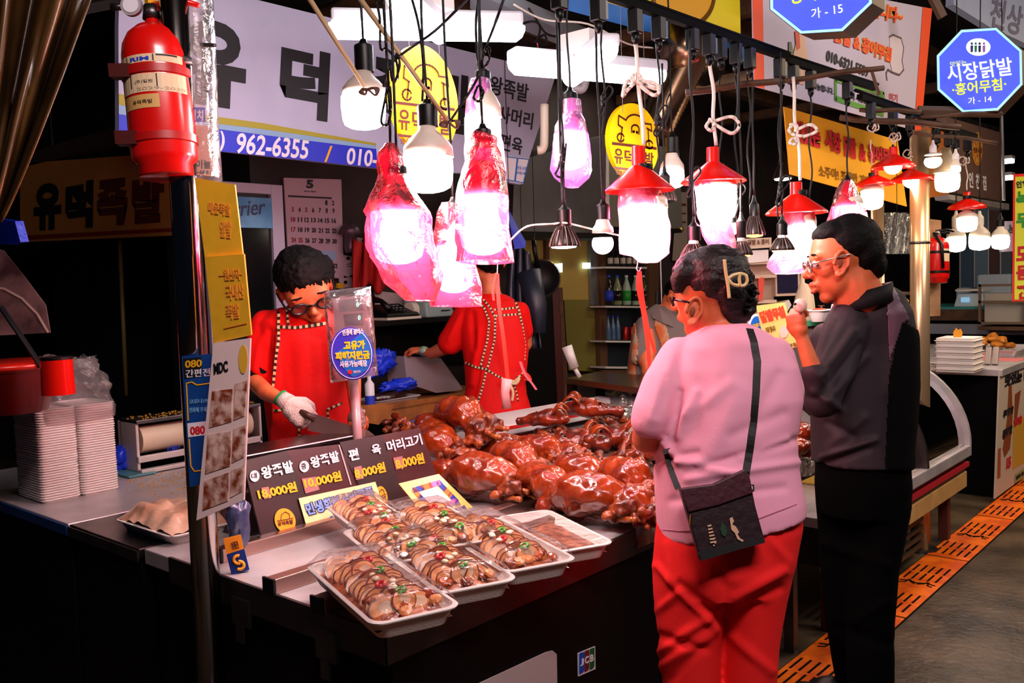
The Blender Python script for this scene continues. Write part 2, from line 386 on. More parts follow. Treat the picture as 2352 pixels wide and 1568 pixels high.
# stickers on the counter face
pf = PX(-.004)
g = G(); st = thing('card_sticker', pf.at(1348, 1520), 'small white card-payment sticker with blue, red and green stripes on the counter front', 'sticker')
g.pxpoly(pf, [(1328, 1500), (1367, 1484), (1368, 1536), (1329, 1553)], .003, .003); build(g, 'backing', M('sticker white', '#cfcacc', .5), st)
for i, (cl, a, b) in enumerate([('#0a48b8', 1331, 1342), ('#6a1a22', 1343, 1353.5), ('#0a5a28', 1355, 1365.5)]):
    yy = 1502-(a-1328)*.41
    build(G().pxpoly(pf, [(a, yy+1), (a+3, yy-2), (b, yy-4), (b, yy+38), (b-3, yy+43), (a, yy+47)], .0045, .001), 'stripe', M('stripe'+cl, cl, .5), st)
g = G().text('J', pf, (1333, 1530), (1341, 1527), (1333, 1514), .02, .006, .001).text('C', pf, (1344, 1525), (1353, 1521), (1344, 1509), .02, .006, .001).text('B', pf, (1356, 1520), (1364, 1517), (1356, 1504), .02, .006, .001)
build(g, 'lettering', inkw, st)
tag(build(G().pxpoly(pf, [(1060, 1588), (1256, 1497), (1270, 1494), (1279, 1502), (1281, 1620), (1060, 1700)], .003, .003), 'white_notice', M('grey white sheet', '#b8a8a6', .5)), 'plain white rounded notice on the dark counter front at the bottom edge', 'notice')
# ---- left cabinets
for i, (x0, x1, y1, nm, lb) in enumerate([(-1.45, -1.01, .52, 'work_cabinet', 'low dark steel cabinet holding the bagged tray beside the pole'), (-2.6, -1.46, 1.15, 'side_cabinet', 'steel topped dark cabinet at far left under the foam box stacks')]):
    t = thing(nm, (x0, 0, 0), lb, 'cabinet')
    build(G().box(x0, x1, -.01, y1, .772, .80), 'worktop', steel if i else M('dark steel top', '#77716f', .3, 1, var=.3), t, bevel=.003)
    build(G().box(x0+.01, x1-.01, .0, y1-.02, .05, .772), 'body', dark, t)
    build(G().box(x0, x1, -.016, -.01, .765, .795), 'edge_trim', M('blue edge', '#17407a', .4, .3) if i else steel_d, t)
    for k in range(4): build(G().box(x0+.03+(k % 2)*(x1-x0-.1), x0+.07+(k % 2)*(x1-x0-.1), .03+(k//2)*(y1-.12), .07+(k//2)*(y1-.12), 0, .05), 'foot', black, t)
# rails on the counter
al = M('satin aluminium', '#b08f86', .32, 1, bump=.05)
for i, (x, y0, y1, s) in enumerate([(-.72, .06, .80, 'price board'), (-.40, .0, .93, 'middle'), (-.205, -.01, .92, 'front')]):
    r = thing('display_rail', (x, y0, TOP), ['aluminium rail on the counter that the dark price board stands on', 'middle aluminium rail on the counter under the meat trays', 'front aluminium rail on the counter under the nearest meat trays'][i], 'rail')
    build(G().box(x-.02, x+.02, y0, y1, TOP, TOP+.035), 'bar', al, r, bevel=.003)
    build(G().box(x-.022, x+.022, y0-.006, y0, TOP, TOP+.037), 'end_cap', black, r)
    build(G().lathe((x, y0+.12, TOP+.035), [(.004, 0), (.004, .001)], 10), 'screw', blackm, r)
# plastic sheets on the counter
shm = FILM('greasy plastic sheet', '#d8b8a8', clear=.5, lucent=.5, gloss=.3, rough=.18, bump=.8, bscale=25)
rows = []
for i in range(34):
    y = .90+i*(1.28/33); rows.append([V((x+.012*noise.noise(V((x*9, y*9, 1))), y+.01*noise.noise(V((x*7, y*8, 4))), TOP+.004+.006*abs(noise.noise(V((x*14, y*14, 2)))))) for x in [-.80+k*(.805/22) for k in range(23)]+[.012]])
for r in rows: r[-1].z = TOP-.05+.012*noise.noise(r[-1]*9)
tag(build(G().sheet(rows), 'plastic_sheet', shm, smooth=True), 'crinkled clear plastic sheet spread under the cooked meat pile', 'plastic sheet')
# ---- stainless pole and what hangs on it
PO = P(452, 950, Y=-.045); PZ0 = (PO-V(CAM)).dot(FW); pass
pole = thing('steel_pole', (PO.x, PO.y, 0), 'polished stainless pole at the counter end carrying posters and the extinguisher', 'pole')
chrome = M('polished tube', '#8c8884', .13, 1)
build(G().lathe((PO.x, PO.y, 0), [(.033, 0), (.033, 3.4)], 32), 'tube', chrome, pole, smooth=True)
build(G().lathe((PO.x, PO.y, 0), [(.06, 0), (.06, .01), (.034, .02)], 24), 'base_flange', steel_d, pole)
for z in (2.36, 2.02): build(G().lathe((PO.x, PO.y, z), [(.033, 0), (.036, .005), (.036, .015), (.033, .02)], 24), 'clamp', steel_d, pole, smooth=True)
build(G().tube([Q(462, 103, PZ0-.03), Q(494, 104, PZ0-.05)], .005), 'bolt', steel_d, pole)
# plastic sleeve round the top of the pole with papers inside
sl = thing('sleeved_papers', Q(470, 300, 2.3), 'clear plastic sleeve of old notices wrapped round the pole top', 'plastic sleeve')
rs = []
for py, xl, xr in [(-20, 405, 486), (100, 412, 492), (200, 430, 496), (300, 440, 500), (410, 442, 508)]:
    a, b = Q(xl, py, PZ0), Q(xr, py, PZ0); c = (a+b)/2
    rs.append([c+(b-a)/2*math.cos(t)*(1+.05*noise.noise(V((t*2, py*.01, 0))))+FW*.05*math.sin(t) for t in [k*math.pi/12 for k in range(24)]])
build(G().rings(rs, caps=False), 'sleeve', clear, sl, smooth=True)
pn = P3((445, 250, PZ0-.04), (495, 250, PZ0-.03), (445, 400, PZ0-.04))
build(G().pxpoly(pn, [(440, 285), (484, 290), (488, 405), (446, 400)], 0, .001), 'notice', M('old paper', '#cfae98', .7), sl)
build(G().pxpoly(pn, [(440, 246), (470, 247), (472, 280), (441, 280)], 0, .001), 'blue_tag', inkb, sl)
build(G().text('설치', pn, (434, 276), (466, 277), (435, 251), .03), 'lettering', inkw, sl)
build(G().text('이늘', pn, (450, 386), (484, 387), (450, 366), .01).text('7-6881', pn, (446, 398), (484, 400), (446, 390), .02), 'lettering', ink, sl)
# papers hung in plastic pockets down the pole
def sheet_sign(name, quad, zs, mat, label, cat='poster'):
    p = P3((*quad[0], zs[0]), (*quad[1], zs[1]), (*quad[3], zs[2])); t = thing(name, p.at(*quad[2]), label, cat)
    build(G().pxpoly(p, quad, 0, .004), 'card', mat, t); return p, t
ylw = M('yellow poster paper', '#ffc22a', .55, var=.12, vscale=20)
p1, t1 = sheet_sign('yellow_poster', [(447, 408), (539, 424), (558, 588), (470, 590)], (PZ0-.075, PZ0-.12, PZ0-.075), ylw, 'faded yellow poster on the pole, upper of two')
build(G().text('매운족발', p1, (478, 490), (528, 497), (478, 462), .02).text('앞발', p1, (505, 545), (530, 548), (505, 505), .02), 'lettering', M('faded orange ink', '#f59a35', .6), t1)
p2, t2 = sheet_sign('yellow_poster', [(470, 590), (560, 583), (577, 769), (490, 788)], (PZ0-.085, PZ0-.14, PZ0-.085), ylw, 'faded yellow poster on the pole, lower of two')
g = G().text('원산지', p2, (515, 645), (550, 643), (512, 618), .02).text('국내산', p2, (520, 690), (560, 686), (517, 655), .02).text('족발', p2, (520, 735), (550, 731), (517, 700), .02)
g.pxline(p2, [(503, 633), (555, 630)], 1.5).pxline(p2, [(514, 754), (566, 742)], 1.5); build(g, 'lettering', MATS['faded orange ink'], t2)
ppr = M('pink lit paper', '#f2d6d2', .5)
p3, t3 = sheet_sign('photo_poster', [(490, 788), (575, 776), (560, 1148), (451, 1195)], (PZ0-.095, PZ0-.14, PZ0-.095), ppr, 'long white poster with broadcast letters and four food photos on the pole')
for (a, b, c, d) in [((487, 898), (533, 893), (531, 968), (480, 982)), ((539, 882), (567, 873), (561, 955), (536, 965)), ((477, 998), (531, 990), (527, 1070), (471, 1088)), ((536, 985), (564, 975), (559, 1050), (532, 1063)), ((469, 1104), (525, 1085), (523, 1150), (465, 1172)), ((531, 1080), (560, 1068), (556, 1128), (528, 1143))]:
    build(G().pxpoly(p3, [a, b, c, d], .002, .002), 'photo', M('food photo', '#8a3a18', .4, col2='#f0c8b8', vscale=38), t3)
build(G().text('MDC', p3, (491, 860), (523, 853), (490, 835), .03), 'lettering', ink, t3)
build(G().pxell(p3, 558, 825, 10, 33, .002), 'round_mark', M('gold dot', '#f0b838', .5), t3)
p4, t4 = sheet_sign('phone_poster', [(417, 818), (488, 812), (482, 1108), (436, 1118)], (PZ0-.045, PZ0-.06, PZ0-.045), M('deep blue poster', '#0b3f86', .45), 'blue phone number poster half hidden behind the photo poster')
build(G().pxpoly(p4, [(420, 823), (462, 820), (464, 865), (423, 870)], .001), 'black_box', ink, t4)
build(G().pxpoly(p4, [(430, 972), (480, 966), (478, 998), (432, 1004)], .001), 'white_band', inkw, t4)
build(G().text('080', p4, (425, 845), (463, 842), (425, 828), .02), 'lettering', inky, t4)
build(G().text('간편전', p4, (426, 867), (482, 863), (426, 849), .01), 'lettering', inkw, t4)
build(G().text('080', p4, (437, 999), (471, 996), (436, 980), .03), 'lettering', inkr, t4)
build(G().text('코로나19', p4, (434, 928), (476, 925), (434, 917), .01).text('전화해 주세요', p4, (434, 948), (482, 945), (434, 936), .01), 'lettering', M('pale blue ink', '#6fb0e0', .5), t4)
build(G().pxline(p4, [(432, 965), (428, 880), (440, 877), (452, 884), (480, 880)], 2.5, .002).pxline(p4, [(434, 1008), (438, 1070), (446, 1082), (478, 1078)], 2.5, .002), 'yellow_outline', inky, t4)
# ---- fire extinguishers
def extinguisher(quadpx, z, label, big=True):
    (xt, yt), (xb, yb), wpx = quadpx; a, b = Q(xt, yt, z), Q(xb, yb, z); ax = (a-b).normalized(); h = (a-b).length; r = wpx/2*z/F
    red = M('extinguisher red', '#e0100a', .28, coat=.5, var=.1)
    t = thing('fire_extinguisher', b, label, 'fire extinguisher')
    prof = [(r*.80, 0), (r*.84, h*.01), (r*.84, h*.07), (r*.97, h*.10), (r, h*.13), (r, h*.78), (r*.95, h*.85), (r*.78, h*.92), (r*.5, h*.97), (r*.22, h*.99), (r*.2, h*1.05)]
    build(G().lathe(b, prof, 40, ax), 'cylinder', red, t, smooth=True)
    bandm = M('extinguisher strap', '#b01010', .4)
    for f in (.62, .20): build(G().lathe(b+ax*h*f, [(r*1.0, 0), (r*1.05, .002), (r*1.05, h*.055), (r*1.0, h*.057)], 40, ax), 'strap', bandm if big else black, t, smooth=True, auto=True)
    lb = M('extinguisher label', '#e6c9a0', .5)
    def lab(f0, f1, t0, t1, mat, nm, o=1.012):
        rows = []; side = -RT; tow = -FW
        side = (side-ax*side.dot(ax)).normalized(); tow = ax.cross(side); tow = tow if tow.dot(FW) < 0 else -tow
        for f in (f0, f1): rows.append([b+ax*h*f+(tow*math.cos(q)-side*math.sin(q))*r*o for q in [t0+(t1-t0)*k/14 for k in range(15)]])
        build(G().sheet(rows), nm, mat, t)
    def labt(s, f0, f1, t0, t1, mat, bold=.01, o=1.02):
        vs, fs = text_mesh(s, bold); side = (-RT); side = (side-ax*side.dot(ax)).normalized(); tow = ax.cross(side); tow = tow if tow.dot(FW) < 0 else -tow
        g = G(); g.add([b+ax*h*(f0+(f1-f0)*y)+(tow*math.cos(t0+(t1-t0)*x)-side*math.sin(t0+(t1-t0)*x))*r*o for x, y in vs], fs); build(g, 'lettering', mat, t)
    if big:
        lab(.685, .735, -1.3, 1.2, lb, 'label'); lab(.50, .615, -1.1, 1.3, lb, 'label'); lab(.40, .485, -.95, .35, M('masking tape', '#d8a860', .6), 'name_tape')
        labt('RIM', .693, .718, -.45, .15, inkb, .03); labt('(주)일원', .55, .575, -.35, .2, ink, .0); labt('2029-2030', .51, .528, -.3, 1.2, M('grey ink', '#a89880', .6), 0); labt('유덕족발', .425, .452, -.5, .15, ink, .01)
        lab(.722, .732, .35, 1.0, ink, 'black_bar', 1.016); lab(.69, .73, -.62, -.58, ink, 'divider', 1.016); lab(.69, .73, .25, .29, ink, 'divider', 1.016); lab(.53, .61, .3, .34, ink, 'divider', 1.016); lab(.53, .61, -.52, -.48, ink, 'divider', 1.016)
    else: lab(.45, .72, 0, .9, lb, 'label')
    top = b+ax*h*1.05; 
    build(G().tube([top-ax*.01, top+ax*h*.06], [r*.28, r*.22], 14), 'valve', steel_d if big else steel, t, smooth=True)
    build(G().tube([top+ax*h*.05-RT*r*.1, top+ax*h*.10+RT*r*.9, top+ax*h*.06+RT*r*1.5], [.009, .008, .006], 8).tube([top+ax*h*.03, top+ax*h*.03+RT*r*1.1], [.008, .006], 8), 'handle', red if big else black, t, smooth=True)
    if big:
        gc = top+ax*h*.03-RT*r*.45-FW*.02
        build(G().lathe(gc, [(.022, 0), (.024, .003), (.024, .014)], 24, -FW), 'gauge', steel, t, smooth=True, auto=True)
        build(G().lathe(gc, [(.018, .0145), (.018, .0155)], 20, -FW), 'gauge_face', inkw, t)
        build(G().tube([gc-RT*.02, gc-RT*.05], [.007, .009], 10), 'nozzle', steel_d, t, smooth=True)
        build(G().box(*(lambda c: (c.x-.008, c.x+.008, c.y-.01, c.y+.01, c.z-.02, c.z+.02))(top+ax*h*.1+RT*.0)), 'pull_tag', inky, t)
        for f in (.64, .22): build(G().obox(b+ax*h*f-RT*r*.8-FW*r*.7, (.05, .03, .03), Matrix((RT, FW, ax)).transposed(), 0), 'buckle', M('rusty buckle', '#4a0d08', .5), t)
    else:
        build(G().tube([top+RT*.01, top-RT*.03-FW*.03, b+ax*h*.8-FW*r*1.1-RT*r*.1, b+ax*h*.3-FW*r*1.12], .009, 8), 'hose', black, t, smooth=True)
    return t
extinguisher(((350, 52), (383, 408), 147), PZ0-.06, 'large red fire extinguisher strapped to the near pole at upper left')
extinguisher(((2152, 543), (2152, 650), 52), 4.9, 'small red fire extinguisher on the white board beside the right-hand pole', False)
# ---- white shop banner and its lettering
pb = PX(-1.9); bn = thing('shop_banner', pb.at(900, 380), 'large white Korean shop banner with black letters over the back of the stall', 'banner')
g = G().pxpoly(pb, [(272, 60), (275, -30), (470, -30), (1278, 168), (1196, 424), (1160, 418), (1163, 404), (868, 386), (273, 320)], 0, .03)
build(g, 'panel', M('lilac white banner', '#aeb0cc', .5, var=.08, vscale=4), bn)
build(G().pxpoly(pb, [(273, 262), (500, 290), (864, 342), (868, 386), (273, 322)], .002, .001), 'blue_band', M('royal blue vinyl', '#0c22c8', .45), bn)
build(G().pxpoly(pb, [(273, 240), (500, 281), (700, 308), (864, 334), (864, 342), (700, 322), (500, 296), (273, 262)], .004, .001), 'sky_band', M('sky vinyl', '#7fa6cc', .5), bn)
build(G().pxpoly(pb, [(273, 215), (500, 268), (600, 282), (864, 329), (864, 334), (600, 296), (500, 284), (273, 240)], .0055, .001), 'olive_band', M('olive vinyl', '#9a9420', .5), bn)
for s, bl, br, tl, bo in [('유', (410, 232), (562, 255), (418, 30), .05), ('덕', (640, 262), (752, 280), (648, 97), .045), ('족', (850, 292), (955, 306), (856, 128), .045), ('발', (1002, 300), (1082, 312), (1008, 160), .045)]:
    build(G().text(s, pb, bl, br, tl, bo, .004, .003), 'big_letter', ink, bn)
for a_ in (('왕족발', (1124, 216), (1212, 236), (1128, 172)), ('사머리', (1142, 280), (1222, 298), (1147, 240)), ('편육', (1148, 344), (1198, 356), (1152, 305))): build(G().text(a_[0], pb, *a_[1:], .02, .003), 'menu_lettering', ink, bn)
for a_ in (('962-6355', (540, 352), (706, 366), (546, 304)), (')', (500, 350), (513, 352), (506, 300)), ('010-6', (795, 377), (885, 386), (799, 338))): build(G().text(a_[0], pb, *a_[1:], .02, .004), 'phone_number', inkw, bn)
build(G().text('/', pb, (745, 372), (757, 373), (752, 334), .04, .004), 'slash', inky, bn)
g = G().pxpoly(pb, [(1162, 358), (1216, 364), (1202, 422), (1160, 414)], .004, .002); build(g, 'sticker_card', inkw, bn)
g = G().pxline(pb, [(1164, 360), (1188, 363), (1182, 416), (1161, 412)], 1.6, .006).pxline(pb, [(1190, 363), (1215, 366), (1202, 420), (1184, 416), (1190, 363)], 1.6, .006).text('전통시장', pb, (1188, 390), (1209, 392), (1189, 381), .0, .006).text('화재공제', pb, (1186, 400), (1206, 402), (1187, 393), .0, .006)
build(g, 'sticker_print', M('card blue', '#2a70c0', .5), bn)
# ---- yellow oval signs with a line-drawn pig
def oval_sign(cx, cy, rx, ry, z, label, sk=0):
    X_ = Q(cx, cy, z).x; p = PX(X_); t = thing('oval_sign', p.at(cx, cy+ry), label, 'sign')
    yel = M('yellow acrylic', '#ffc400', .35, emit=.25)
    build(G().pxell(p, cx, cy, rx, ry, 0, .02, n=56, sk=sk), 'board', yel, t)
    s = rx/80; L = lambda pts: [(cx+x*s, cy+y*s+x*s*.12) for x, y in pts]
    arc = lambda x, y, r, a0, a1, k=10, e=1: [(x+r*math.cos(math.radians(a0+(a1-a0)*i/k)), y+e*r*math.sin(math.radians(a0+(a1-a0)*i/k))) for i in range(k+1)]
    g = G(); W = 3.2*s
    for pts in [arc(5, -55, 32, 200, 340), [(-25, -66), (-48, -78), (-50, -48), (-36, -40)], [(35, -62), (56, -62), (58, -40), (42, -48)], [(-38, -40), (-40, -10), (-42, 0)], [(46, -45), (48, -10), (50, 6)],
                arc(-42, -8, 11, 20, 340, e=1.2), arc(50, 4, 11, 20, 340, e=1.2), arc(5, -42, 12, 180, 360), [(-7, -42), (-6, -28)], [(17, -42), (16, -26)], arc(0, -32, 2, 0, 360, 5), arc(10, -31, 2, 0, 360, 5)]:
        g.pxline(p, L(pts), W, .003)
    g.pxline(p, L([(-68, 14), (72, 14)]), 5*s, .003).pxline(p, L([(-62, 92), (66, 92)]), 5*s, .003)
    for k, ch in enumerate('유덕족발'):
        x0 = -62+k*33; g.text(ch, p, *[L([q])[0] for q in ((x0, 78), (x0+27, 78), (x0, 28))], .02, .003)
    g.text('왕족발 · 사머리 · 편육', p, *[L([q])[0] for q in ((-58, 112), (60, 112), (-58, 98))], .01, .003)
    build(g, 'pig_drawing_and_lettering', inkbr if sk >= 0 else ink, t)
    for dx in (-.45, .45):
        a = p.at(cx+dx*rx, cy-ry*.75, .0); build(G().tube([a, a+V((0, 0, .6))], .0015, 4), 'hanging_wire', steel_d, t)
    return t
oval_sign(975, 230, 76, 128, 3.05, 'larger yellow oval sign with a line-drawn pig in front of the banner', 14)
oval_sign(1456, 325, 57, 88, 3.9, 'smaller yellow oval sign with a line-drawn pig behind the red shade', 6)
# ---- left side: neighbour's sign, tarp, dark things
po = PY(1.1); t = thing('neighbour_sign', po.at(220, 545), 'dim orange Korean sign of the neighbouring stall at left', 'sign')
build(G().pxpoly(po, [(46, 375), (400, 350), (404, 540), (46, 556)], 0, .08), 'panel', M('dim orange panel', '#c8863c', .5, var=.15, vscale=2, emit=.0), t)
build(G().pxpoly(po, [(46, 541), (404, 523), (404, 531), (46, 551)], .003, .001), 'red_line', M('dark red', '#8a1a10', .5), t)
for s, a, b, m_ in [('유', (77, 530), (140, 526), ink), ('덕', (150, 528), (213, 522), ink), ('족', (223, 520), (292, 516), inkbr), ('발', (304, 515), (376, 510), inkbr)]:
    build(G().text(s, po, a, b, (a[0]+1, a[1]-105), .06, .004), 'letter', m_, t)
for x in (-4.2, -2.8): build(G().tube([(x, 1.15, 2.3), (x, 1.15, 3.45)], .006, 6), 'hanging_rod', steel_d, t)
build(G().box(-4.7, -2.6, 1.1, 1.2, 2.28, 2.36), 'top_frame', M('sooty frame', '#3a2a20', .6), t)
tag(build(G().box(-5.2, -2.7, 1.5, 1.56, 0, 3.2), 'dark_partition', M('black board', '#0b0a09', .7)), 'tall black partition behind the neighbour sign', 'partition')
g = G().tube([P(275, 553, Y=1.3), P(290, 908, Y=1.3)], .012, 8); tag(build(g, 'hanging_rod', M('olive rod', '#6a5a28', .6), smooth=True), 'thin olive rod hanging against the black partition', 'rod')
tarp = M('brown translucent tarp', '#6b4a22', .4, trans=.0, bump=.3, bscale=6, col2='#3a240f', vscale=4, coat=.2)
rows = []
for i in range(30):
    f = i/29; y = -30+f*540; row = []
    for k in range(40):
        u = k/39; xr = 215*(1-f)**.9+6; x = -60+u*(xr+60); row.append(Q(x, y, 2.35+.10*math.sin(u*16+f*1.5)+.03*math.sin(u*41)))
    rows.append(row)
o = build(G().sheet(rows), 'gathered_tarp', tarp, smooth=True); s = o.modifiers.new('s', 'SOLIDIFY'); s.thickness = .004
tag(o, 'brown plastic tarp gathered in folds at the top left corner', 'tarp')
tag(build(G().tube([Q(-40, 60, 2.5), Q(300, -10, 2.9)], .03, 6), 'tarp_bar', dark), 'dark bar running over the gathered tarp', 'bar')
t = thing('arched_window_panel', Q(40, 760, 2.9), 'cloudy plastic panel with an arched line behind the foam boxes at far left', 'plastic panel')
pp = P3((0, 560, 2.9), (115, 765, 2.9), (0, 770, 2.9))
build(G().pxpoly(pp, [(-40, 560), (8, 575), (60, 640), (105, 700), (116, 764), (-40, 772)], 0, .003), 'sheet', M('cloudy plastic', '#85706e', .4, col2='#3a2a2c', vscale=7), t)
build(G().pxline(pp, [(-40, 655), (10, 663), (50, 685), (85, 720), (110, 762)], 5, .004), 'arched_seam', M('pale seam', '#b8a89a', .4), t)
tag(build(G().tube([Q(2, 705, 2.7), Q(40, 760, 2.7), Q(95, 842, 2.7)], .008, 6), 'braided_cord', black), 'black braided cord slanting down past the cloudy panel', 'cord')
tag(build(G().pxpoly(P3((0, 500, 3.0), (45, 555, 2.97), (0, 560, 3.02)), [(-30, 500), (34, 508), (40, 530), (47, 556), (20, 562), (-30, 560)], 0, .03), 'blue_bag', M('blue plastic', '#1838d8', .35, bump=.4)), 'blue plastic bag peeking out under the orange neighbour sign', 'bag')
t = thing('red_basin', Q(40, 940, 2.75), 'dark red plastic basin behind the foam boxes', 'basin')
rd = M('red plastic', '#c01808', .3, var=.3)
c = Q(20, 945, 2.8); build(G().lathe(c, [(.11, 0), (.15, .13), (.165, .135), (.165, .15), (.155, .15), (.14, .12), (.10, .01)], 32), 'bowl', M('dark red plastic', '#7a0d08', .35), t, smooth=True); build(G().lathe(c, [(.165, .135), (.172, .14), (.172, .15), (.165, .155)], 32), 'rim', rd, t, smooth=True)
t = thing('red_cup', Q(130, 905, 2.6), 'shiny red cup with a black rim behind the bagged foam stack', 'cup')
c = Q(135, 905, 2.6); build(G().lathe(c, [(.045, 0), (.042, .10), (.038, .10), (.038, .01)], 28), 'body', M('bright red metal', '#d81408', .2, .3), t, smooth=True, auto=True); build(G().lathe(c, [(.043, .1), (.043, .108), (.037, .108)], 28), 'rim', black, t)
# ================================================================ LAMPS
def vx(cx, py, z): return Q(cx, py, z)
def prof_px(cx, z, lst):        # [(py, halfwidth_px)] -> origin + (r,h) profile along world Z
    o = Q(cx, lst[0][0], z); return o, [(hw*z/F, -(py-lst[0][0])*z/F) for py, hw in lst]
def cord_to(t, a, top, r=.0035, mat=cable, wob=.004, name='cord'):
    pts = [a+(top-a)*f+V((wob*math.sin(f*9+a.x*50), wob*math.cos(f*7+a.y*30), 0))*math.sin(math.pi*f) for f in [k/14 for k in range(15)]]
    return build(G().tube(pts, r, 6), name, mat, t, smooth=True)
def loops(t, c, pxs, z, r=.0035, mat=cable, name='cable_loop'):
    for pl_ in pxs: build(G().tube([Q(x, y, z+.01*math.sin(i*1.7)) for i, (x, y) in enumerate(smooth_pts(pl_))], r, 6), name, mat, t, smooth=True)
def smooth_pts(p, k=6):
    out = []
    for i in range(len(p)-1):
        p0, p1, p2, p3 = p[max(i-1, 0)], p[i], p[i+1], p[min(i+2, len(p)-1)]
        for j in range(k):
            u = j/k; out.append(tuple(.5*((2*p1[d])+(-p0[d]+p2[d])*u+(2*p0[d]-5*p1[d]+4*p2[d]-p3[d])*u*u+(-p0[d]+3*p1[d]-3*p2[d]+p3[d])*u**3) for d in (0, 1)))
    return out+[p[-1]]
def plastic(rings, z, mat, t, seed, name='plastic_bag', crumple=.05, fr=5):
    rs = []; n = 40
    for i, (y, xl, xr) in enumerate(rings_interp(rings)):
        c = Q((xl+xr)/2, y, z); r = (xr-xl)/2*z/F
        rs.append([c+(RT*math.cos(a)+FW*math.sin(a))*r*(1+crumple*noise.noise(V((math.cos(a)*fr*.5, math.sin(a)*fr*.5, y*.02+seed)))*1.5+crumple*.5*noise.noise(V((math.cos(a)*fr, math.sin(a)*fr, y*.05+seed)))) for a in [2*math.pi*k/n for k in range(n)]])
    return build(G().rings(rs, caps=False), name, mat, t, smooth=True)
def rings_interp(r, step=9):
    out = []
    for a, b in zip(r[:-1], r[1:]):
        k = max(1, int(abs(b[0]-a[0])/step))
        out += [tuple(a[d]+(b[d]-a[d])*i/k for d in range(3)) for i in range(k)]
    return out+[r[-1]]
def led(cx, z, sock, body, emit, hw, label, top=None, sockw=None, bagr_=None, bagm=None, shade=None, cordmat=cable, group=None, em=lampw, sockmat=black, tall=True, seed=0, cr=.05, round_=False, cordr=.0035):
    t = thing('led_lamp', Q(cx, sock[0], z), label, 'lamp', group); sw = sockw or hw*.42
    if sock[1] > sock[0]:
        o, p = prof_px(cx, z, [(sock[0]-8, sw*.3), (sock[0], sw*.45), (sock[0]+6, sw*.95), (sock[0]+10, sw), (sock[1]-4, sw), (sock[1], sw*1.02), (sock[1], sw*.8)])
        build(G().lathe(o, p, 28), 'socket', sockmat, t, smooth=True, auto=True)
    h = emit[0]-body
    if h > 3:
        o, p = prof_px(cx, z, [(body, sw*.85), (body+h*.15, sw*.95), (body+h*.4, hw*.72), (body+h*.65, hw*.95), (emit[0], hw), (emit[0], hw*.9)])
        build(G().lathe(o, p, 48), 'housing', house, t, smooth=True)
    e0, e1 = emit; H_ = e1-e0
    pr = [(e0, hw*.98), (e0+H_*.35, hw), (e0+H_*.7, hw*.95), (e0+H_*.86, hw*.86), (e0+H_*.95, hw*.62), (e1, hw*.3), (e1+1, 1)]
    if round_: pr = [(e0+H_*(1-math.cos(a))/2*1.0, hw*math.sin(a)) for a in [math.pi*(.32+.68*k/10) for k in range(11)]]
    o, p = prof_px(cx, z, pr); build(G().lathe(o, p, 40), 'diffuser', em, t, smooth=True)
    if shade:
        yt, yb, ybr, xl, xr = shade; c_ = (xl+xr)/2; hb = (xr-xl)/2; nk = hb*.19
        o, p = prof_px(c_, z, [(yt, nk*.9), (yt+1, nk), (yb, nk*1.02), (yb+2, nk*1.25), (ybr-7, hb*.93), (ybr-3, hb*.99), (ybr, hb), (ybr+1, hb*.97), (ybr-4, hb*.92), (yb+6, nk*1.2), (yb+4, nk*.8)])
        build(G().lathe(o, p, 48), 'shade', redsh, t, smooth=True, auto=True)
    if bagr_: plastic(bagr_, z, bagm or bag, t, cx, crumple=cr)
    if top: 
        a = Q(cx, (shade[0] if shade else sock[0])-4, z); cord_to(t, a, top, cordr, cordmat)
    return t
def up(cx, py, z, Zt): p = Q(cx, py, z); return V((p.x, p.y, Zt))
# cluster over the near end of the counter
tA = led(834, 2.5, (98, 164), 164, (222, 296), 51, 'bare white LED lamp with black socket, leftmost in the cluster', up(834, 98, 2.5, 2.7), 22)
tB = led(981, 2.3, (236, 290), 290, (362, 442), 59, 'bare white LED lamp with black socket in front of the oval pig sign', up(970, 236, 2.3, 2.7), 24)
tC = led(912, 2.15, (378, 400), 425, (486, 606), 62, 'leftmost of the lamps wrapped in pink plastic, bag flaring at its left', up(905, 330, 2.15, 2.7), 24,
    bagr_=[(330, 884, 908), (352, 868, 922), (380, 864, 930), (402, 868, 928), (430, 860, 945), (468, 836, 972), (486, 832, 986), (500, 846, 990), (560, 846, 997), (610, 862, 1004), (650, 884, 1006), (690, 930, 998)], bagm=bagr, cr=.10)
tD = led(1108, 2.25, (292, 335), 370, (450, 585), 58, 'lamp in a tall bright red and white plastic wrap, right front of the cluster', up(1103, 280, 2.25, 2.7), 20,
    bagr_=[(302, 1086, 1118), (316, 1078, 1142), (334, 1084, 1140), (350, 1074, 1148), (400, 1060, 1160), (450, 1049, 1168), (540, 1045, 1172), (602, 1048, 1176)], bagm=bagr, cr=.08)
tE = led(1040, 2.42, (460, 480), 490, (566, 672), 46, 'lower pink wrapped lamp between and behind the two big red ones', up(1030, 465, 2.42, 2.7), 18,
    bagr_=[(466, 1014, 1042), (490, 1003, 1054), (540, 996, 1062), (570, 994, 1078), (620, 990, 1098), (665, 985, 1110), (703, 988, 1108)], bagm=bagr, cr=.10)
tF = led(1108, 2.65, (158, 182), 190, (270, 372), 42, 'lilac lit lamp in plastic behind the tall red wrapped lamp', up(1104, 150, 2.65, 2.7), 18,
    bagr_=[(182, 1082, 1124), (200, 1076, 1128), (230, 1072, 1132), (280, 1066, 1146), (330, 1066, 1154), (392, 1068, 1160)], bagm=bagl, cr=.07)
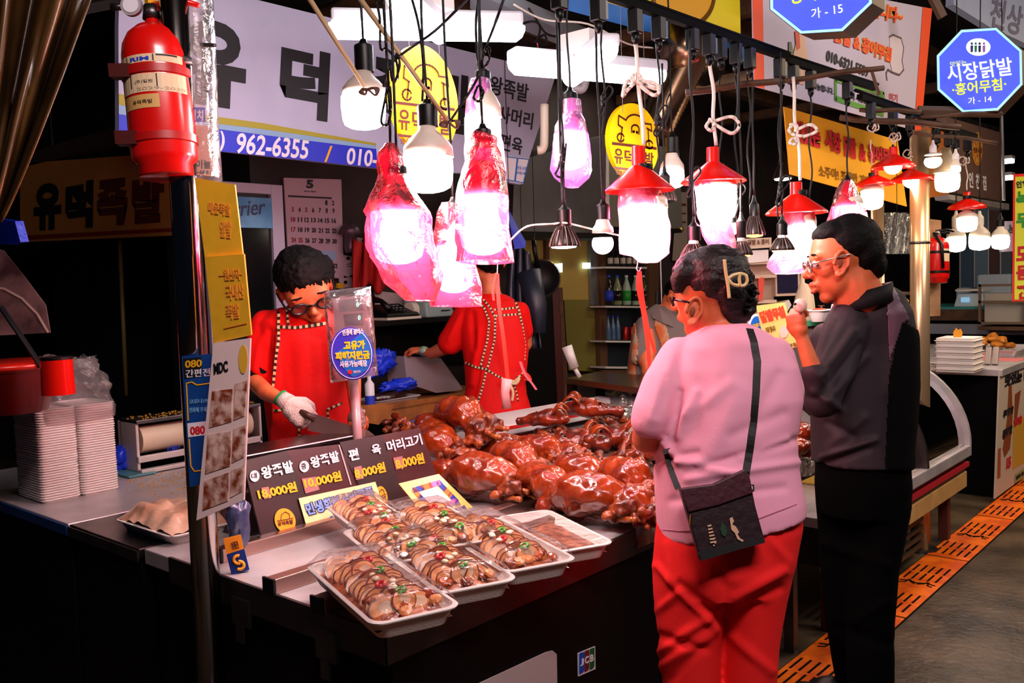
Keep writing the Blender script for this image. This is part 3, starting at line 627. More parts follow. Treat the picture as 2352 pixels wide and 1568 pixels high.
tG = led(1309, 3.0, (208, 232), 250, (308, 388), 38, 'lilac plastic wrapped lamp hanging alone right of the banner', up(1308, 208, 3.0, 2.62), 17, em=lampc,
    bagr_=[(230, 1292, 1334), (262, 1291, 1337), (276, 1282, 1344), (310, 1272, 1351), (350, 1268, 1355), (390, 1265, 1358), (408, 1276, 1354), (430, 1300, 1330)], bagm=bagl, cr=.08)
# red shade lamps along the track
wc = M('white rope cord', '#e4d8cc', .6)
def TRK(px): return P(px, 0, Z=2.3) if False else None
tH = led(1479, 2.7, (380, 381), 420, (478, 582), 54, 'nearest red shade lamp with pink bag and a bowed white cord', up(1462, 330, 2.7, 2.24), 20, shade=(336, 380, 438, 1384, 1548), cordmat=wc, cordr=.006,
    bagr_=[(425, 1424, 1512), (470, 1420, 1528), (520, 1421, 1538), (582, 1424, 1536), (588, 1452, 1530), (602, 1468, 1512)], cr=.05)
tI = led(1645, 2.95, (380, 381), 400, (428, 510), 46, 'second red shade lamp with a long torn pink bag', up(1632, 336, 2.95, 2.22), 18, shade=(338, 372, 418, 1562, 1712), cordmat=wc, cordr=.006,
    bagr_=[(412, 1600, 1680), (450, 1598, 1690), (500, 1604, 1678), (540, 1614, 1684), (575, 1634, 1692), (596, 1650, 1694)], cr=.12)
tJ = led(1838, 3.3, (440, 441), 460, (522, 600), 36, 'red shade lamp with drooping pink bag left of the man\'s face', up(1824, 416, 3.3, 2.2), 15, shade=(418, 446, 490, 1758, 1898), cordmat=wc, cordr=.006,
    bagr_=[(482, 1806, 1866), (520, 1804, 1866), (560, 1796, 1868), (592, 1776, 1872), (612, 1768, 1870), (628, 1782, 1838)], cr=.12)
tK = led(1947, 3.75, (408, 418), 430, (474, 520), 34, 'pink wrapped lamp on clipped black cables above the man\'s head', up(1946, 404, 3.75, 2.2), 12,
    bagr_=[(414, 1934, 1958), (432, 1924, 1966), (450, 1918, 1972), (476, 1912, 1982), (510, 1902, 1994)], bagm=bagr, cr=.08)
tL = led(2003, 4.6, (400, 401), 420, (438, 481), 25, 'red shade lamp with straight lit bulb right of the man\'s hair', up(2000, 384, 4.6, 2.15), 8, shade=(384, 402, 425, 1965, 2052), cordmat=wc, em=lampy)
tM = led(2051, 4.4, (340, 341), 360, (362, 400), 20, 'red shade lamp with round bulb, uppermost of the shades at right', up(2050, 337, 4.4, 2.2), 8, shade=(338, 355, 384, 2003, 2100), cordmat=wc, em=lampy, round_=True)
tN = led(2094, 4.7, (386, 387), 400, (396, 432), 19.5, 'red shade lamp with round bulb in front of the silver pole', up(2091, 374, 4.7, 2.15), 8, shade=(374, 388, 415, 2047, 2142), cordmat=wc, em=lampy, round_=True)
tO = led(2221, 5.0, (452, 453), 480, (500, 532), 22, 'red shade lamp hanging lowest at the far right', up(2219, 440, 5.0, 2.1), 9, shade=(441, 456, 478, 2180, 2262), cordmat=wc, em=lampy)
led(2196, 5.5, (492, 521), 521, (546, 578), 21, 'warm bulb lamp with ribbed housing beside the small extinguisher', up(2196, 490, 5.5, 3.45), 9, em=lampy, sockmat=cream)
led(2250, 5.5, (492, 516), 516, (546, 574), 23, 'warm bulb lamp, middle of the low three at far right', up(2250, 490, 5.5, 3.45), 9, em=lampy, sockmat=cream)
led(2298, 5.8, (496, 520), 520, (545, 572), 19, 'white bulb lamp with dark socket, rightmost of the low three', up(2298, 494, 5.8, 3.45), 8, em=lampw)
led(2143, 4.2, (330, 350), 350, (356, 386), 19, 'round bare bulb in a white socket near the silver pole', up(2150, 295, 4.2, 2.18), 8, em=lampy, sockmat=white, round_=True)
led(2176, 4.5, (352, 370), 372, (402, 441), 27, 'bulb lamp under a grey metal shade beside the brown sign', up(2176, 350, 4.5, 2.14), 10, em=lampy, sockmat=black)
led(2195, 4.3, (350, 366), 366, (385, 396), 11, 'white spot lamp partly behind the grey shaded bulb', up(2194, 345, 4.3, 2.14), 8, em=lampw, sockmat=white)
o, p_ = prof_px(2172, 4.42, [(340, 10), (352, 13), (390, 26), (396, 27), (396, 25)])
tag(build(G().lathe(o, p_, 32), 'lamp_shade', M('grey enamel', '#75664a', .4), smooth=True), 'grey conical metal shade over the warm bulb', 'shade')
tV = led(1543, 3.8, (310, 350), 352, (394, 432), 28, 'bare white LED lamp hanging behind the first two red shades', up(1535, 308, 3.8, 3.45), 15)
# reflector spot lamps: dark ribbed cones
def par(cx, z, sock, cone, hw, glow, label, top=True, sockmat=black, neck=0):
    t = thing('spot_lamp', Q(cx, sock[0], z), label, 'lamp'); sw = hw*.48
    o, p = prof_px(cx, z, [(sock[0]-18, 3), (sock[0]-6, 5), (sock[0], sw*.7), (sock[0]+4, sw), (sock[1], sw), (sock[1]+1, sw*.7)]); build(G().lathe(o, p, 24), 'socket', sockmat, t, smooth=True, auto=True)
    if neck: o, p = prof_px(cx, z, [(sock[1], sw*.75), (sock[1]+neck, sw*.8)]); build(G().lathe(o, p, 24), 'neck', white, t, smooth=True, auto=True)
    y0 = sock[1]+neck; o, p = prof_px(cx, z, [(y0, sw*.8), (y0+(cone-y0)*.25, hw*.62), (y0+(cone-y0)*.6, hw*.86), (cone-4, hw), (cone, hw), (cone, hw*.85)])
    bm = M('dark ribbed lamp body', '#1a1210', .35, .3); build(G().lathe(o, p, 36), 'reflector', bm, t, smooth=True)
    g = G()
    for k in range(18):
        a = 2*math.pi*k/18; d = V((math.cos(a), math.sin(a), 0)); g.tube([o+d*(r+.0015)+V((0, 0, h)) for r, h in p[:5]], .0018, 4)
    b = build(g, 'rib', M('rib metal', '#3a2a24', .4, .4), t); b['kind'] = 'stuff'
    o2, p2 = prof_px(cx, z, [(cone-1, hw*.9), (cone+3, hw*.8), (cone+5, hw*.3), (cone+5, .5)]); build(G().lathe(o2, p2, 32), 'lens', glow, t, smooth=True)
    if top: cord_to(t, Q(cx, sock[0]-16, z), up(cx, sock[0], z, 2.24), .0035)
    return t
g1 = M('pinkish lens glow', (1, .75, .65), .4, emit=9); g2 = M('orange lens glow', (1, .32, .05), .4, emit=9); g3 = M('warm lens glow', (1, .55, .2), .4, emit=8)
sa = par(1295, 2.65, (478, 520), 566, 34, g1, 'dark ribbed spot lamp on two black cables, leftmost of its kind')
par(1593, 2.8, (516, 552), 596, 31, g1, 'dark ribbed spot lamp hanging just above the woman\'s hair', neck=8)
par(1702, 2.95, (504, 546), 586, 24, g2, 'spot lamp glowing orange beside the torn pink bag', neck=8)
par(1732, 3.3, (466, 496), 540, 23, g2, 'darker spot lamp with orange rim right behind the torn bag')
par(1796, 3.1, (510, 540), 575, 26, g3, 'dark ribbed spot lamp in front of the drooping pink bag', neck=6)
par(1798, 4.6, (366, 378), 410, 22, g1, 'spot lamp with a white glow at the yellow banner\'s left edge', False)
par(1526, 3.2, (400, 425), 462, 26, blackm, 'unlit spot lamp half behind the nearest red shade')
# small globe lamp
t = led(1384, 2.65, (466, 504), 504, (534, 584), 25, 'small round bulb with white neck left of the nearest red shade', up(1378, 462, 2.65, 2.24), 16, round_=True, em=M('pale globe glow', (1, .8, .85), .3, emit=3))
tg = led(1682, 3.1, (500, 501), 503, (504, 540), 14, 'small round yellow bulb half hidden by the torn pink bag', None, 10, round_=True, em=lampy)
# extra cables, bows, ties
loops(tH, None, [[(1462, 190), (1452, 176), (1466, 170), (1472, 184), (1460, 192)], [(1464, 186), (1440, 188), (1430, 220), (1442, 206), (1458, 190)], [(1464, 186), (1500, 190), (1514, 208), (1500, 218), (1462, 190)], [(1466, 182), (1510, 196), (1508, 204), (1466, 190)]], 2.69, .006, wc, 'cord_bow')
loops(tI, None, [[(1632, 275), (1622, 290), (1634, 300), (1640, 284), (1630, 274)], [(1636, 280), (1680, 268), (1698, 288), (1680, 306), (1640, 284)]], 2.94, .006, wc, 'cord_loop')
loops(tJ, None, [[(1822, 285), (1812, 300), (1828, 310), (1830, 290), (1816, 286)], [(1826, 300), (1860, 286), (1876, 300), (1850, 312), (1826, 310)], [(1820, 318), (1814, 328), (1828, 330), (1826, 316)]], 3.29, .006, wc, 'cord_loop')
for tt, x, y, z in ((tM, 2054, 318, 4.39), (tN, 2086, 356, 4.69), (tO, 2212, 372, 4.99), (tL, 2004, 296, 4.59)):
    loops(tt, None, [[(x, y+8), (x-12, y), (x-4, y-12), (x+8, y-6), (x+2, y+8)], [(x, y), (x+10, y-14), (x+14, y), (x, y+6)]], z, .004, wc, 'cord_loop')
loops(tB, None, [[(860, -10), (872, 40), (874, 110), (888, 112), (910, 140), (914, 180)], [(944, -10), (962, 60), (972, 150), (970, 232)], [(1080, -10), (1000, 70), (905, 140), (880, 200)], [(1100, -10), (1093, 60), (1098, 150)], [(912, 120), (918, 150), (905, 190), (898, 160), (912, 122)]], 2.28)
loops(tC, None, [[(880, -10), (886, 90), (892, 190), (896, 300), (897, 400)], [(893, 190), (884, 230), (876, 280), (890, 285), (898, 250), (896, 200)]], 2.14)
loops(tD, None, [[(1160, -10), (1135, 60), (1112, 120), (1096, 180), (1060, 240), (1032, 280)], [(1112, 120), (1124, 110), (1122, 140), (1108, 160)], [(1096, 200), (1088, 225), (1102, 232), (1110, 210), (1100, 196)]], 2.24)
loops(tG, None, [[(1283, -10), (1284, 60), (1290, 300), (1294, 470)], [(1278, -10), (1279, 60), (1286, 320), (1292, 470)], [(1294, 320), (1284, 380), (1276, 400), (1290, 405), (1296, 370), (1300, 330)]], 2.64)
loops(sa, None, [[(1290, 350), (1284, 365), (1296, 372)], [(1172, 552), (1210, 520), (1270, 514), (1300, 512), (1360, 526), (1420, 540)]], 2.64, .003, wc, 'white_wire')
for px_, y0, y1, z in [(1385, 20, 462, 2.66), (1512, 80, 400, 2.9), (1587, 120, 510, 2.82), (1656, 170, 470, 3.2), (1690, 175, 500, 3.0), (1720, 170, 470, 3.3), (1792, 210, 505, 3.1), (1860, 215, 470, 3.3), (1535, 215, 300, 3.7)]:
    a = Q(px_, y0, z); b = Q(px_+random.uniform(-4, 8), y1, z); t_ = build(G().tube([a+(b-a)*f+RT*.006*math.sin(f*11+px_) for f in [k/16 for k in range(17)]], .0032, 6), 'hanging_cable', cable, smooth=True)
    k = {1385: 'left of the nearest red shade', 1512: 'between the first two red shades', 1587: 'in front of the second red shade', 1656: 'right of the looped white cord', 1690: 'above the orange spot lamp', 1720: 'above the darker orange spot lamp', 1792: 'left of the drooping pink bag lamp', 1860: 'right of the third white cord', 1535: 'above the rear bare lamp'}[px_]
    tag(t_, 'thin black cable hanging '+k, 'cable')
    if px_ in (1385, 1512, 1587, 1690, 1792):
        y = {1385: 215, 1512: 260, 1587: 400, 1690: 440, 1792: 420}[px_]; g = G().tube([Q(x, yy, z-.01) for x, yy in smooth_pts([(px_, y), (px_+14, y-18), (px_+22, y-4), (px_+4, y+20), (px_-10, y+44), (px_-2, y+52), (px_+6, y+24), (px_, y)])], .0032, 6)
        for f in (10, 22): g.ell(Q(px_, y+f, z-.01), (.008, .008, .012), n=6)
        build(g, 'bundled_loop', cable, t_, smooth=True)
# bamboo sticks tied in the cluster
for (x0, y0, x1, y1, z), lb in [((700, -20, 838, 200, 2.3), 'pale bamboo stick slanting down to the leftmost bare lamp'), ((815, -20, 1030, 280, 2.28), 'pale bamboo stick slanting across the oval pig sign')]:
    tag(build(G().tube([Q(x0, y0, z), Q(x1, y1, z)], [.007, .005], 8), 'bamboo_stick', M('pale bamboo', '#b89a72', .6), smooth=True), lb, 'stick')
for x, y, z in ((845, 205, 2.28), (1030, 280, 2.26)):
    g = G(); 
    for k in range(3): g.tube([Q(a, b, z) for a, b in smooth_pts([(x, y), (x-14-3*k, y+3*k), (x-6, y+12), (x, y), (x+16+4*k, y-2), (x+18, y+14), (x, y)])], .003, 6)
    tag(build(g, 'wire_tie', M('copper brown wire', '#4a2612', .4), smooth=True), 'brown wire tie knotted '+('at the leftmost bare lamp' if x < 900 else 'at the oval sign\'s lower edge'), 'wire')
# ---- cable track with adapters
def track(x0, y0, x1, y1, z0, label, drops, Zt=2.28, mat=blackm):
    a = P(x0, y0, Z=Zt); b = P(x1, y1, Z=Zt); t = thing('cable_track', a, label, 'track'); d = (b-a).normalized(); s = d.cross(V((0, 0, 1))).normalized()
    g = G(); q = lambda p, u, w_: p+s*u+V((0, 0, w_))
    g.hexa([q(a, -.012, 0), q(b, -.012, 0), q(b, .012, 0), q(a, .012, 0)], [q(a, -.012, .022), q(b, -.012, .022), q(b, .012, .022), q(a, .012, .022)]); build(g, 'bar', mat, t)
    g = G().tube([a-d*.05+V((0, 0, .03)), b+d*.03+V((0, 0, .03))], .007, 6); build(g, 'cable_bundle', blackm, t, smooth=True)
    for i, px_ in enumerate(drops):
        f = (px_-x0)/(x1-x0); zz = 1/((1-f)/((a-V(CAM)).dot(FW))+f/((b-V(CAM)).dot(FW))); ff = 0
        # perspective-correct position along the bar
        za = (a-V(CAM)).dot(FW); zb = (b-V(CAM)).dot(FW); ff = f*za/((1-f)*zb+f*za); c = a+(b-a)*ff
        M3 = Matrix((s, d, V((0, 0, 1)))).transposed()
        big = i in (0, 1)
        hz = .07
        o_ = build(G().obox(c+V((0, 0, -hz/2)), (.034, .034, hz), M3), 'adapter', black, t, bevel=.004)
        if i % 2: build(G().obox(c+V((0, 0, -hz/2))+d*.022, (.030, .012, hz*.7), M3), 'adapter_face', M('grey adapter face', '#6a6a70', .4) if i % 4 == 1 else M('blue adapter face', '#17466a', .4), t)
        build(G().lathe(c+V((0, 0, -hz-.03)), [(.005, 0), (.011, .012), (.012, .03)], 12), 'strain_relief', black, t, smooth=True)
    return t
track(1150, -85, 1805, 139, 0, 'black cable track with plug adapters running over the counter, nearer section', [1283, 1372, 1458, 1512, 1590, 1628, 1655, 1690, 1722, 1790], 2.27)
track(1790, 140, 2010, 208, 0, 'black cable track section above the yellow Korean banner', [1795, 1822, 1862, 1946], 2.27)
track(1975, 228, 2135, 280, 0, 'black cable track section over the small red shades', [2000, 2050, 2090], 2.2)
track(2140, 292, 2240, 322, 0, 'farthest black cable track section near the brown sign', [2150, 2178, 2194, 2222], 2.16)
for (a, b, c, d, z, r), lb in [((1575, 212, 1790, 184, 3.2, .012), 'bare wooden stick under the cable track at left'), ((1790, 186, 2030, 154, 3.3, .010), 'rough branch sticking out across the white banner'), ((1975, 252, 2115, 255, 3.9, .010), 'wooden stick carrying the third track section'), ((1930, 270, 2205, 290, 4.0, .014), 'long wooden batten below the white banner'), ((2100, 305, 2290, 326, 4.3, .009), 'thin wooden batten reaching over the brown sign'), ((2115, 268, 2300, 257, 4.2, .008), 'rusty rod under the lit octagon sign')]:
    tag(build(G().tube([Q(a+(c-a)*f, b+(d-b)*f+2*math.sin(f*8), z) for f in [k/8 for k in range(9)]], r, 7), 'wooden_stick', wood, smooth=True), lb, 'stick')
tag(build(G().tube([Q(2003, 165, 3.3), Q(2012, 195, 3.3), Q(2020, 218, 3.3)], .006, 6), 'broken_twig', wood), 'short broken twig dangling from the rough branch', 'twig')
# ---- cross-shaped LED batten fixtures under the ceiling
def batten(t, a, b, w_=.040):
    d = (b-a).normalized(); s = d.cross(V((0, 0, 1))).normalized(); n = 20
    def prof(p, sc): return [p+s*w_*sc*math.cos(q)+V((0, 0, .05*sc*math.sin(q))) for q in [math.pi+math.pi*k/12 for k in range(13)]]
    rs = [prof(a-d*.03, .3), prof(a-d*.02, .7), prof(a, 1), prof(b, 1), prof(b+d*.02, .7), prof(b+d*.03, .3)]
    build(G().rings(rs), 'diffuser', lampc, t, smooth=True)
    g = G(); M3 = Matrix((s, d, V((0, 0, 1)))).transposed(); g.obox((a+b)/2+V((0, 0, .022)), (w_*2.05, (b-a).length+.04, .045), M3); build(g, 'housing', M('white enamel housing', '#cfd3da', .4), t, bevel=.01)
Zl = 2.36
t = thing('ceiling_light', P(980, 45, Z=Zl), 'cross-shaped bright white LED fixture above the banner, left one', 'ceiling light')
batten(t, P(775, 55, Z=Zl), P(1185, 62, Z=Zl)); batten(t, P(915, -12, Z=Zl), P(1010, 68, Z=Zl)); build(G().box(*(lambda c: (c.x-.08, c.x+.08, c.y-.08, c.y+.08, Zl+.03, Zl+.1))(P(965, 45, Z=Zl))), 'centre_box', white, t)
Zm = 2.28
t = thing('ceiling_light', P(1340, 150, Z=Zm), 'cross-shaped bright white LED fixture behind the cable track, right one', 'ceiling light')
batten(t, P(1185, 140, Z=Zm), P(1512, 168, Z=Zm)); batten(t, P(1312, 170, Z=Zm), P(1395, 108, Z=Zm)); build(G().box(*(lambda c: (c.x-.07, c.x+.07, c.y-.07, c.y+.07, Zm+.03, Zm+.1))(P(1345, 145, Z=Zm))), 'centre_box', white, t)
t = thing('cable_tray', P(1290, 70, Z=2.6), 'pale metal conduit tray with tied wires between the two LED fixtures', 'conduit')
build(G().hexa([P(1080, -20, Z=2.6), P(1350, 95, Z=2.6), P(1350, 130, Z=2.6), P(1080, 20, Z=2.6)], [P(1080, -20, Z=2.6)+V((0, 0, .06)), P(1350, 95, Z=2.6)+V((0, 0, .06)), P(1350, 130, Z=2.6)+V((0, 0, .06)), P(1080, 20, Z=2.6)+V((0, 0, .06))]), 'tray', M('pale conduit', '#7f8a92', .5), t)
for pts in ([(1215, 20), (1240, 60), (1235, 95), (1255, 100), (1250, 80), (1228, 96)], [(1180, 60), (1230, 50), (1260, 80), (1330, 90), (1420, 110)]): build(G().tube([P(x, y, Z=2.55) for x, y in smooth_pts(pts)], .005, 6), 'wire', cable, t, smooth=True)
build(G().tube([P(x, y, Z=2.54) for x, y in smooth_pts([(1180, 10), (1250, 45), (1350, 55), (1440, 100), (1500, 110)])], .004, 6), 'pale_wire', wc, t, smooth=True)
build(G().tube([P(x, y, Z=2.5) for x, y in smooth_pts([(1234, 100), (1240, 130), (1264, 150), (1262, 160), (1244, 168)])], .003, 6), 'red_wire', M('thin red wire', '#c04050', .5), t, smooth=True)
# ventilation duct
t = thing('ventilation_duct', Q(1540, 200, 4.2), 'ribbed shiny metal air duct slanting down behind the cable track', 'duct')
pts = [Q(1590, 115, 4.1), Q(1560, 170, 4.1), Q(1530, 235, 4.1), Q(1500, 300, 4.1)]
build(G().tube([Q(1590-90*f, 115+185*f, 4.1) for f in [k/40 for k in range(41)]], [(.085+.005*(k % 2)) for k in range(41)], 28), 'flexible_duct', M('duct foil', '#8a7058', .25, 1), t, smooth=True)
build(G().tube([Q(1560, 100, 4.0), Q(1620, 150, 4.4)], .10, 28), 'elbow', M('duct foil', '#8a7058', .25, 1), t, smooth=True)
t = thing('drain_pipe', Q(1238, 330, 4.2), 'white plastic pipe with an elbow beside the banner\'s right end', 'pipe')
build(G().tube([Q(x, y, 4.2) for x, y in smooth_pts([(1250, 240), (1250, 320), (1246, 342), (1234, 345)])], .02, 12), 'pipe', cream, t, smooth=True)
t = thing('drain_pipe', Q(1320, 185, 4.0), 'short grey pipe with elbow under the right LED fixture', 'pipe')
build(G().tube([Q(x, y, 4.0) for x, y in smooth_pts([(1345, 160), (1343, 190), (1335, 205), (1315, 200)])], .02, 12), 'pipe', M('grey pipe', '#8a8488', .5), t, smooth=True)
# ================================================================ THE MEAT ON THE COUNTER
meat = M('glazed braised skin', '#ac4410', .24, coat=.5, col2='#6e1e06', vscale=9, bump=.35, bscale=22, sss=.0)
meat2 = M('dark braised meat', '#a04414', .34, coat=.35, col2='#4a1406', vscale=26, bump=.8, bscale=60)
bone = M('gelatinous bone end', '#b8642a', .3, coat=.5, col2='#8a3a10', vscale=24, bump=.3)
def tris(n, a, b): return n
def lobe_proto(seed, big=True):
    rnd = random.Random(seed); root = bpy.data.objects.new('pork_hock', None); COL.objects.link(root); OFF[root.name] = V((0, 0, 0))
    g = G(); L_ = .15
    for k in range(7):
        f = k/6; r = .062*math.sin(math.pi*(.22+.62*f))*(1+.12*rnd.uniform(-1, 1)); g.ell((-.10+.16*f, .018*math.sin(f*3+seed), .055+.02*math.sin(f*2.6)), (r*.95, r*1.05, r*.9), n=8)
    g.ell((-.11, .03, .03), (.05, .055, .03), n=8); g.ell((-.135, -.02, .03), (.035, .045, .028), n=8)
    me = remesh(g, .006, 5); a = arr(me); n = nrm(me)
    d = .013*nz3(a, 13, seed)-.007*np.abs(nz3(a*np.array([1, 2.0, 1]), 22, seed+5))+.003*nz3(a, 60, seed+2)-.009*np.exp(-((a[:, 1]+.35*a[:, 0]-.02*(seed % 3))/.008)**2)*(a[:, 0] < .02)
    a = a+n*d[:, None]; a[:, 2] = np.maximum(a[:, 2], .001); put(me, a); skin_obj(me, 'skin', meat, root)
    g = G()
    for k in range(15):
        q = V((.065+.055*rnd.random(), .055*rnd.uniform(-1, 1), .03+.05*rnd.random())); g.ell(q, (rnd.uniform(.016, .026), rnd.uniform(.012, .02), rnd.uniform(.012, .02)), Matrix.Rotation(rnd.uniform(0, 3), 3, 'Z'), n=7)
    g.ell((.06, 0, .045), (.035, .04, .032), n=8)
    me = remesh(g, .0055, 2); skin_obj(me, 'trotter', meat2, root, seed, .012, 60)
    for k in range(4):
        g = G(); b = V((.10, -.036+.024*k, .035+.018*(k % 2))); e = b+V((.028+.012*rnd.random(), .012*(k-1.5)*.5, -.008+.014*rnd.random()))
        g.tube([b-V((.02, 0, 0)), b, (b+e)/2, e], [.008, .0085, .007, .0075], 8); g.ell(e, (.0078, .0078, .0075), n=6); build(g, 'toe', bone, root, smooth=True)
    return root
HP = [lobe_proto(s) for s in (1, 2, 3, 4)]
HOCKS = [ # px, py, Z of its base, heading degrees in the ground plane, scale, tilt, label
 ((1065, 985), .90, -38, 1.18, .1, 'big glossy pork hock crowning the pile beside the white board'),
 ((1015, 1035), .83, -44, 1.12, .1, 'glossy pork hock just right of the price board\'s top corner'),
 ((1040, 1098), .803, -55, .8, 0, 'small dark pork hock squeezed beside the price board\'s right edge'),
 ((1125, 1120), .806, -28, 1.12, .05, 'large folded pork hock nearest the card with the coloured squares'),
 ((1190, 1082), .83, -40, 1.0, .1, 'pork hock with pale highlights lying behind the folded one'),
 ((1265, 1135), .806, -34, 1.0, 0, 'dark red pork hock, second along the front row of the pile'),
 ((1345, 1105), .82, -46, .98, .1, 'pork hock in the middle row over the second front hock'),
 ((1375, 1168), .806, -30, 1.08, 0, 'bright orange-red pork hock at the front near the counter edge'),
 ((1448, 1132), .83, -48, 1.02, .1, 'pork hock tucked against the woman\'s side at the pile\'s right end'),
 ((1470, 1172), .806, -60, .9, 0, 'knuckly pork hock at the near right corner of the pile'),
 ((1250, 1050), .835, -30, .95, .1, 'pork hock in the back row of the hocks, half buried'),
 ((1170, 1035), .81, 20, .8, .1, 'small pork hock between the crowning hock and the trotter pieces'),
 ((1310, 1062), .82, -20, .8, 0, 'small pork hock right behind the middle row')]
for i, ((px_, py_), z, hd, s, tl, lb) in enumerate(HOCKS):
    r = HP[i] if i < 4 else copy_tree(HP[i % 4])
    p = P(px_, py_, Z=z+.045); r.location = (p.x, p.y, z); r.rotation_euler = (tl*.5, tl, math.radians(hd+30)); r.scale = (s*1.12,)*3
    OFF[r.name] = V(r.location); tag(r, lb, 'pork hock', 'glazed pork hocks piled on the counter')
def piece_proto(seed):
    rnd = random.Random(seed*7); g = G()
    pts = [V((-.035+.022*k, .012*math.sin(k*1.2+seed), .014+.008*math.sin(k+seed))) for k in range(4)]; g.tube(pts, [.013, .011, .010, .014], 8)
    for q in (pts[0], pts[-1]): g.ell(q, (.017, .015, .014), n=7)
    for k in range(3): g.ell(pts[-1]+V((rnd.uniform(-.015, .012), rnd.uniform(-.016, .016), rnd.uniform(-.004, .010))), rnd.uniform(.008, .012), n=6)
    me = remesh(g, .0045, 2); a = arr(me); put(me, a+nrm(me)*(.004*nz3(a, 45, seed))[:, None]); o = link('trotter_piece', me, meat2 if seed % 3 == 0 else M('braised trotter', '#9a3a10', .25, coat=.6, col2='#5a1806', vscale=24, bump=.5, bscale=50))
    e = G(); e.ell(pts[-1]+V((.012, .004, .004)), (.008, .010, .009), n=6); c = build(e, 'bone_end', bone, smooth=True); c.parent = o; c.location = OFF[c.name]; return o
PPs = [piece_proto(s) for s in range(5)]; rnd = random.Random(3); used = set()
for k in range(112):
    for _ in range(50):
        px_ = rnd.uniform(1085, 1500); py_ = rnd.uniform(965, 1066); f = (px_-1085)/415
        if py_ > 1040 and px_ < 1180: continue
        if py_ < 990-.186*(px_-1092)+34: continue
        break
    lay = rnd.choice([0, 0, 1]); p = P(px_, py_, Z=.815+.022*lay)
    o = PPs[k % 5] if k < 5 else copy_tree(PPs[k % 5]); s = rnd.uniform(1.0, 1.55)
    o.location = (p.x, p.y, .806+.022*lay); o.rotation_euler = (rnd.uniform(-.5, .5), rnd.uniform(-.6, .6), rnd.uniform(0, 6.28)); o.scale = (s, s, s*1.05)
    tag(o, 'small brown braised trotter piece in the heap behind the pork hocks', 'trotter piece', 'braised trotter pieces heaped behind the hocks')
# small heap of cut meat left of the crowning hock, second pile past the woman
for k in range(14):
    p = P(900+rnd.uniform(0, 75), 975+rnd.uniform(-12, 12), Z=.83+.02*(k % 3)); o = copy_tree(PPs[k % 5]); o.location = (p.x, p.y, .805+.022*(k % 3)); o.rotation_euler = (rnd.uniform(-.5, .5), rnd.uniform(-.6, .6), rnd.uniform(0, 6.28)); o.scale = (1.3,)*3
    tag(o, 'chopped brown meat piece in the small heap left of the crowning hock', 'meat piece', 'chopped meat heap at the price board top')
for (px_, py_), z, hd, s, lb in [((1828, 1010), .83, 100, 1.0, 'pork hock visible between the woman\'s hip and the man\'s jacket, upper'), ((1838, 1040), .806, 80, .85, 'pork hock visible between the woman and the man, lower one at the edge'), ((1845, 965), .806, 20, .75, 'small braised piece in a foam dish between the woman and the man')]:
    r = copy_tree(HP[int(s*10) % 4]); p = P(px_, py_, Z=z+.03); r.location = (p.x, p.y, z); r.rotation_euler = (0, 0, math.radians(hd)); r.scale = (s*.8,)*3; tag(r, lb, 'pork hock')
# pig heads
def pig_head(px_, py_, Z, hd, s, label, seed):
    p = P(px_, py_, Z=Z+.05); t = thing('pig_head', (p.x, p.y, Z), label, 'pig head'); g = G(); Rz = Matrix.Rotation(math.radians(hd), 3, 'Z')
    O = V((p.x, p.y, Z)); q = lambda x, y, z: O+Rz @ V((x*s, y*s, z*s))
    for x, y, z, r in [(0, 0, .06, (.10, .085, .055)), (.09, 0, .05, (.075, .06, .045)), (.16, .0, .04, (.05, .042, .036)), (-.08, .03, .05, (.06, .06, .04)), (.2, 0, .038, (.018, .034, .03))]:
        g.ell(q(x, y, z), tuple(v*s for v in r), Rz, n=9)
    me = remesh(g, .007, 4); a = arr(me); o_ = np.array(O); b = a-o_
    put(me, a+nrm(me)*(.010*nz3(b, 16, seed)+.006*nz3(b, 34, seed))[:, None]); a = arr(me); a[:, 2] = np.maximum(a[:, 2], Z+.001); put(me, a); skin_obj(me, 'flesh', M('roasted head skin', '#9a3210', .28, coat=.5, col2='#4c1204', vscale=12, bump=.4, bscale=30), t)
    for sg in (-1, 1):
        rows = [[q(-.02-.10*v+.0*u, sg*(.05+.055*v)+(u-.5)*.085*(1-v)**.6*1, .09+.045*v*(1-v)*4+.012*math.sin(u*3)) for u in [k/6 for k in range(7)]] for v in [k/8 for k in range(9)]]
        e = build(G().sheet(rows), 'ear', meat, t, smooth=True); m_ = e.modifiers.new('s', 'SOLIDIFY'); m_.thickness = .008
        build(G().ell(q(.085, sg*.035, .088), .007*s, n=6), 'eye', blackm, t, smooth=True)
        build(G().ell(q(.215, sg*.012, .042), .006*s, n=6), 'nostril', blackm, t, smooth=True)
    return t
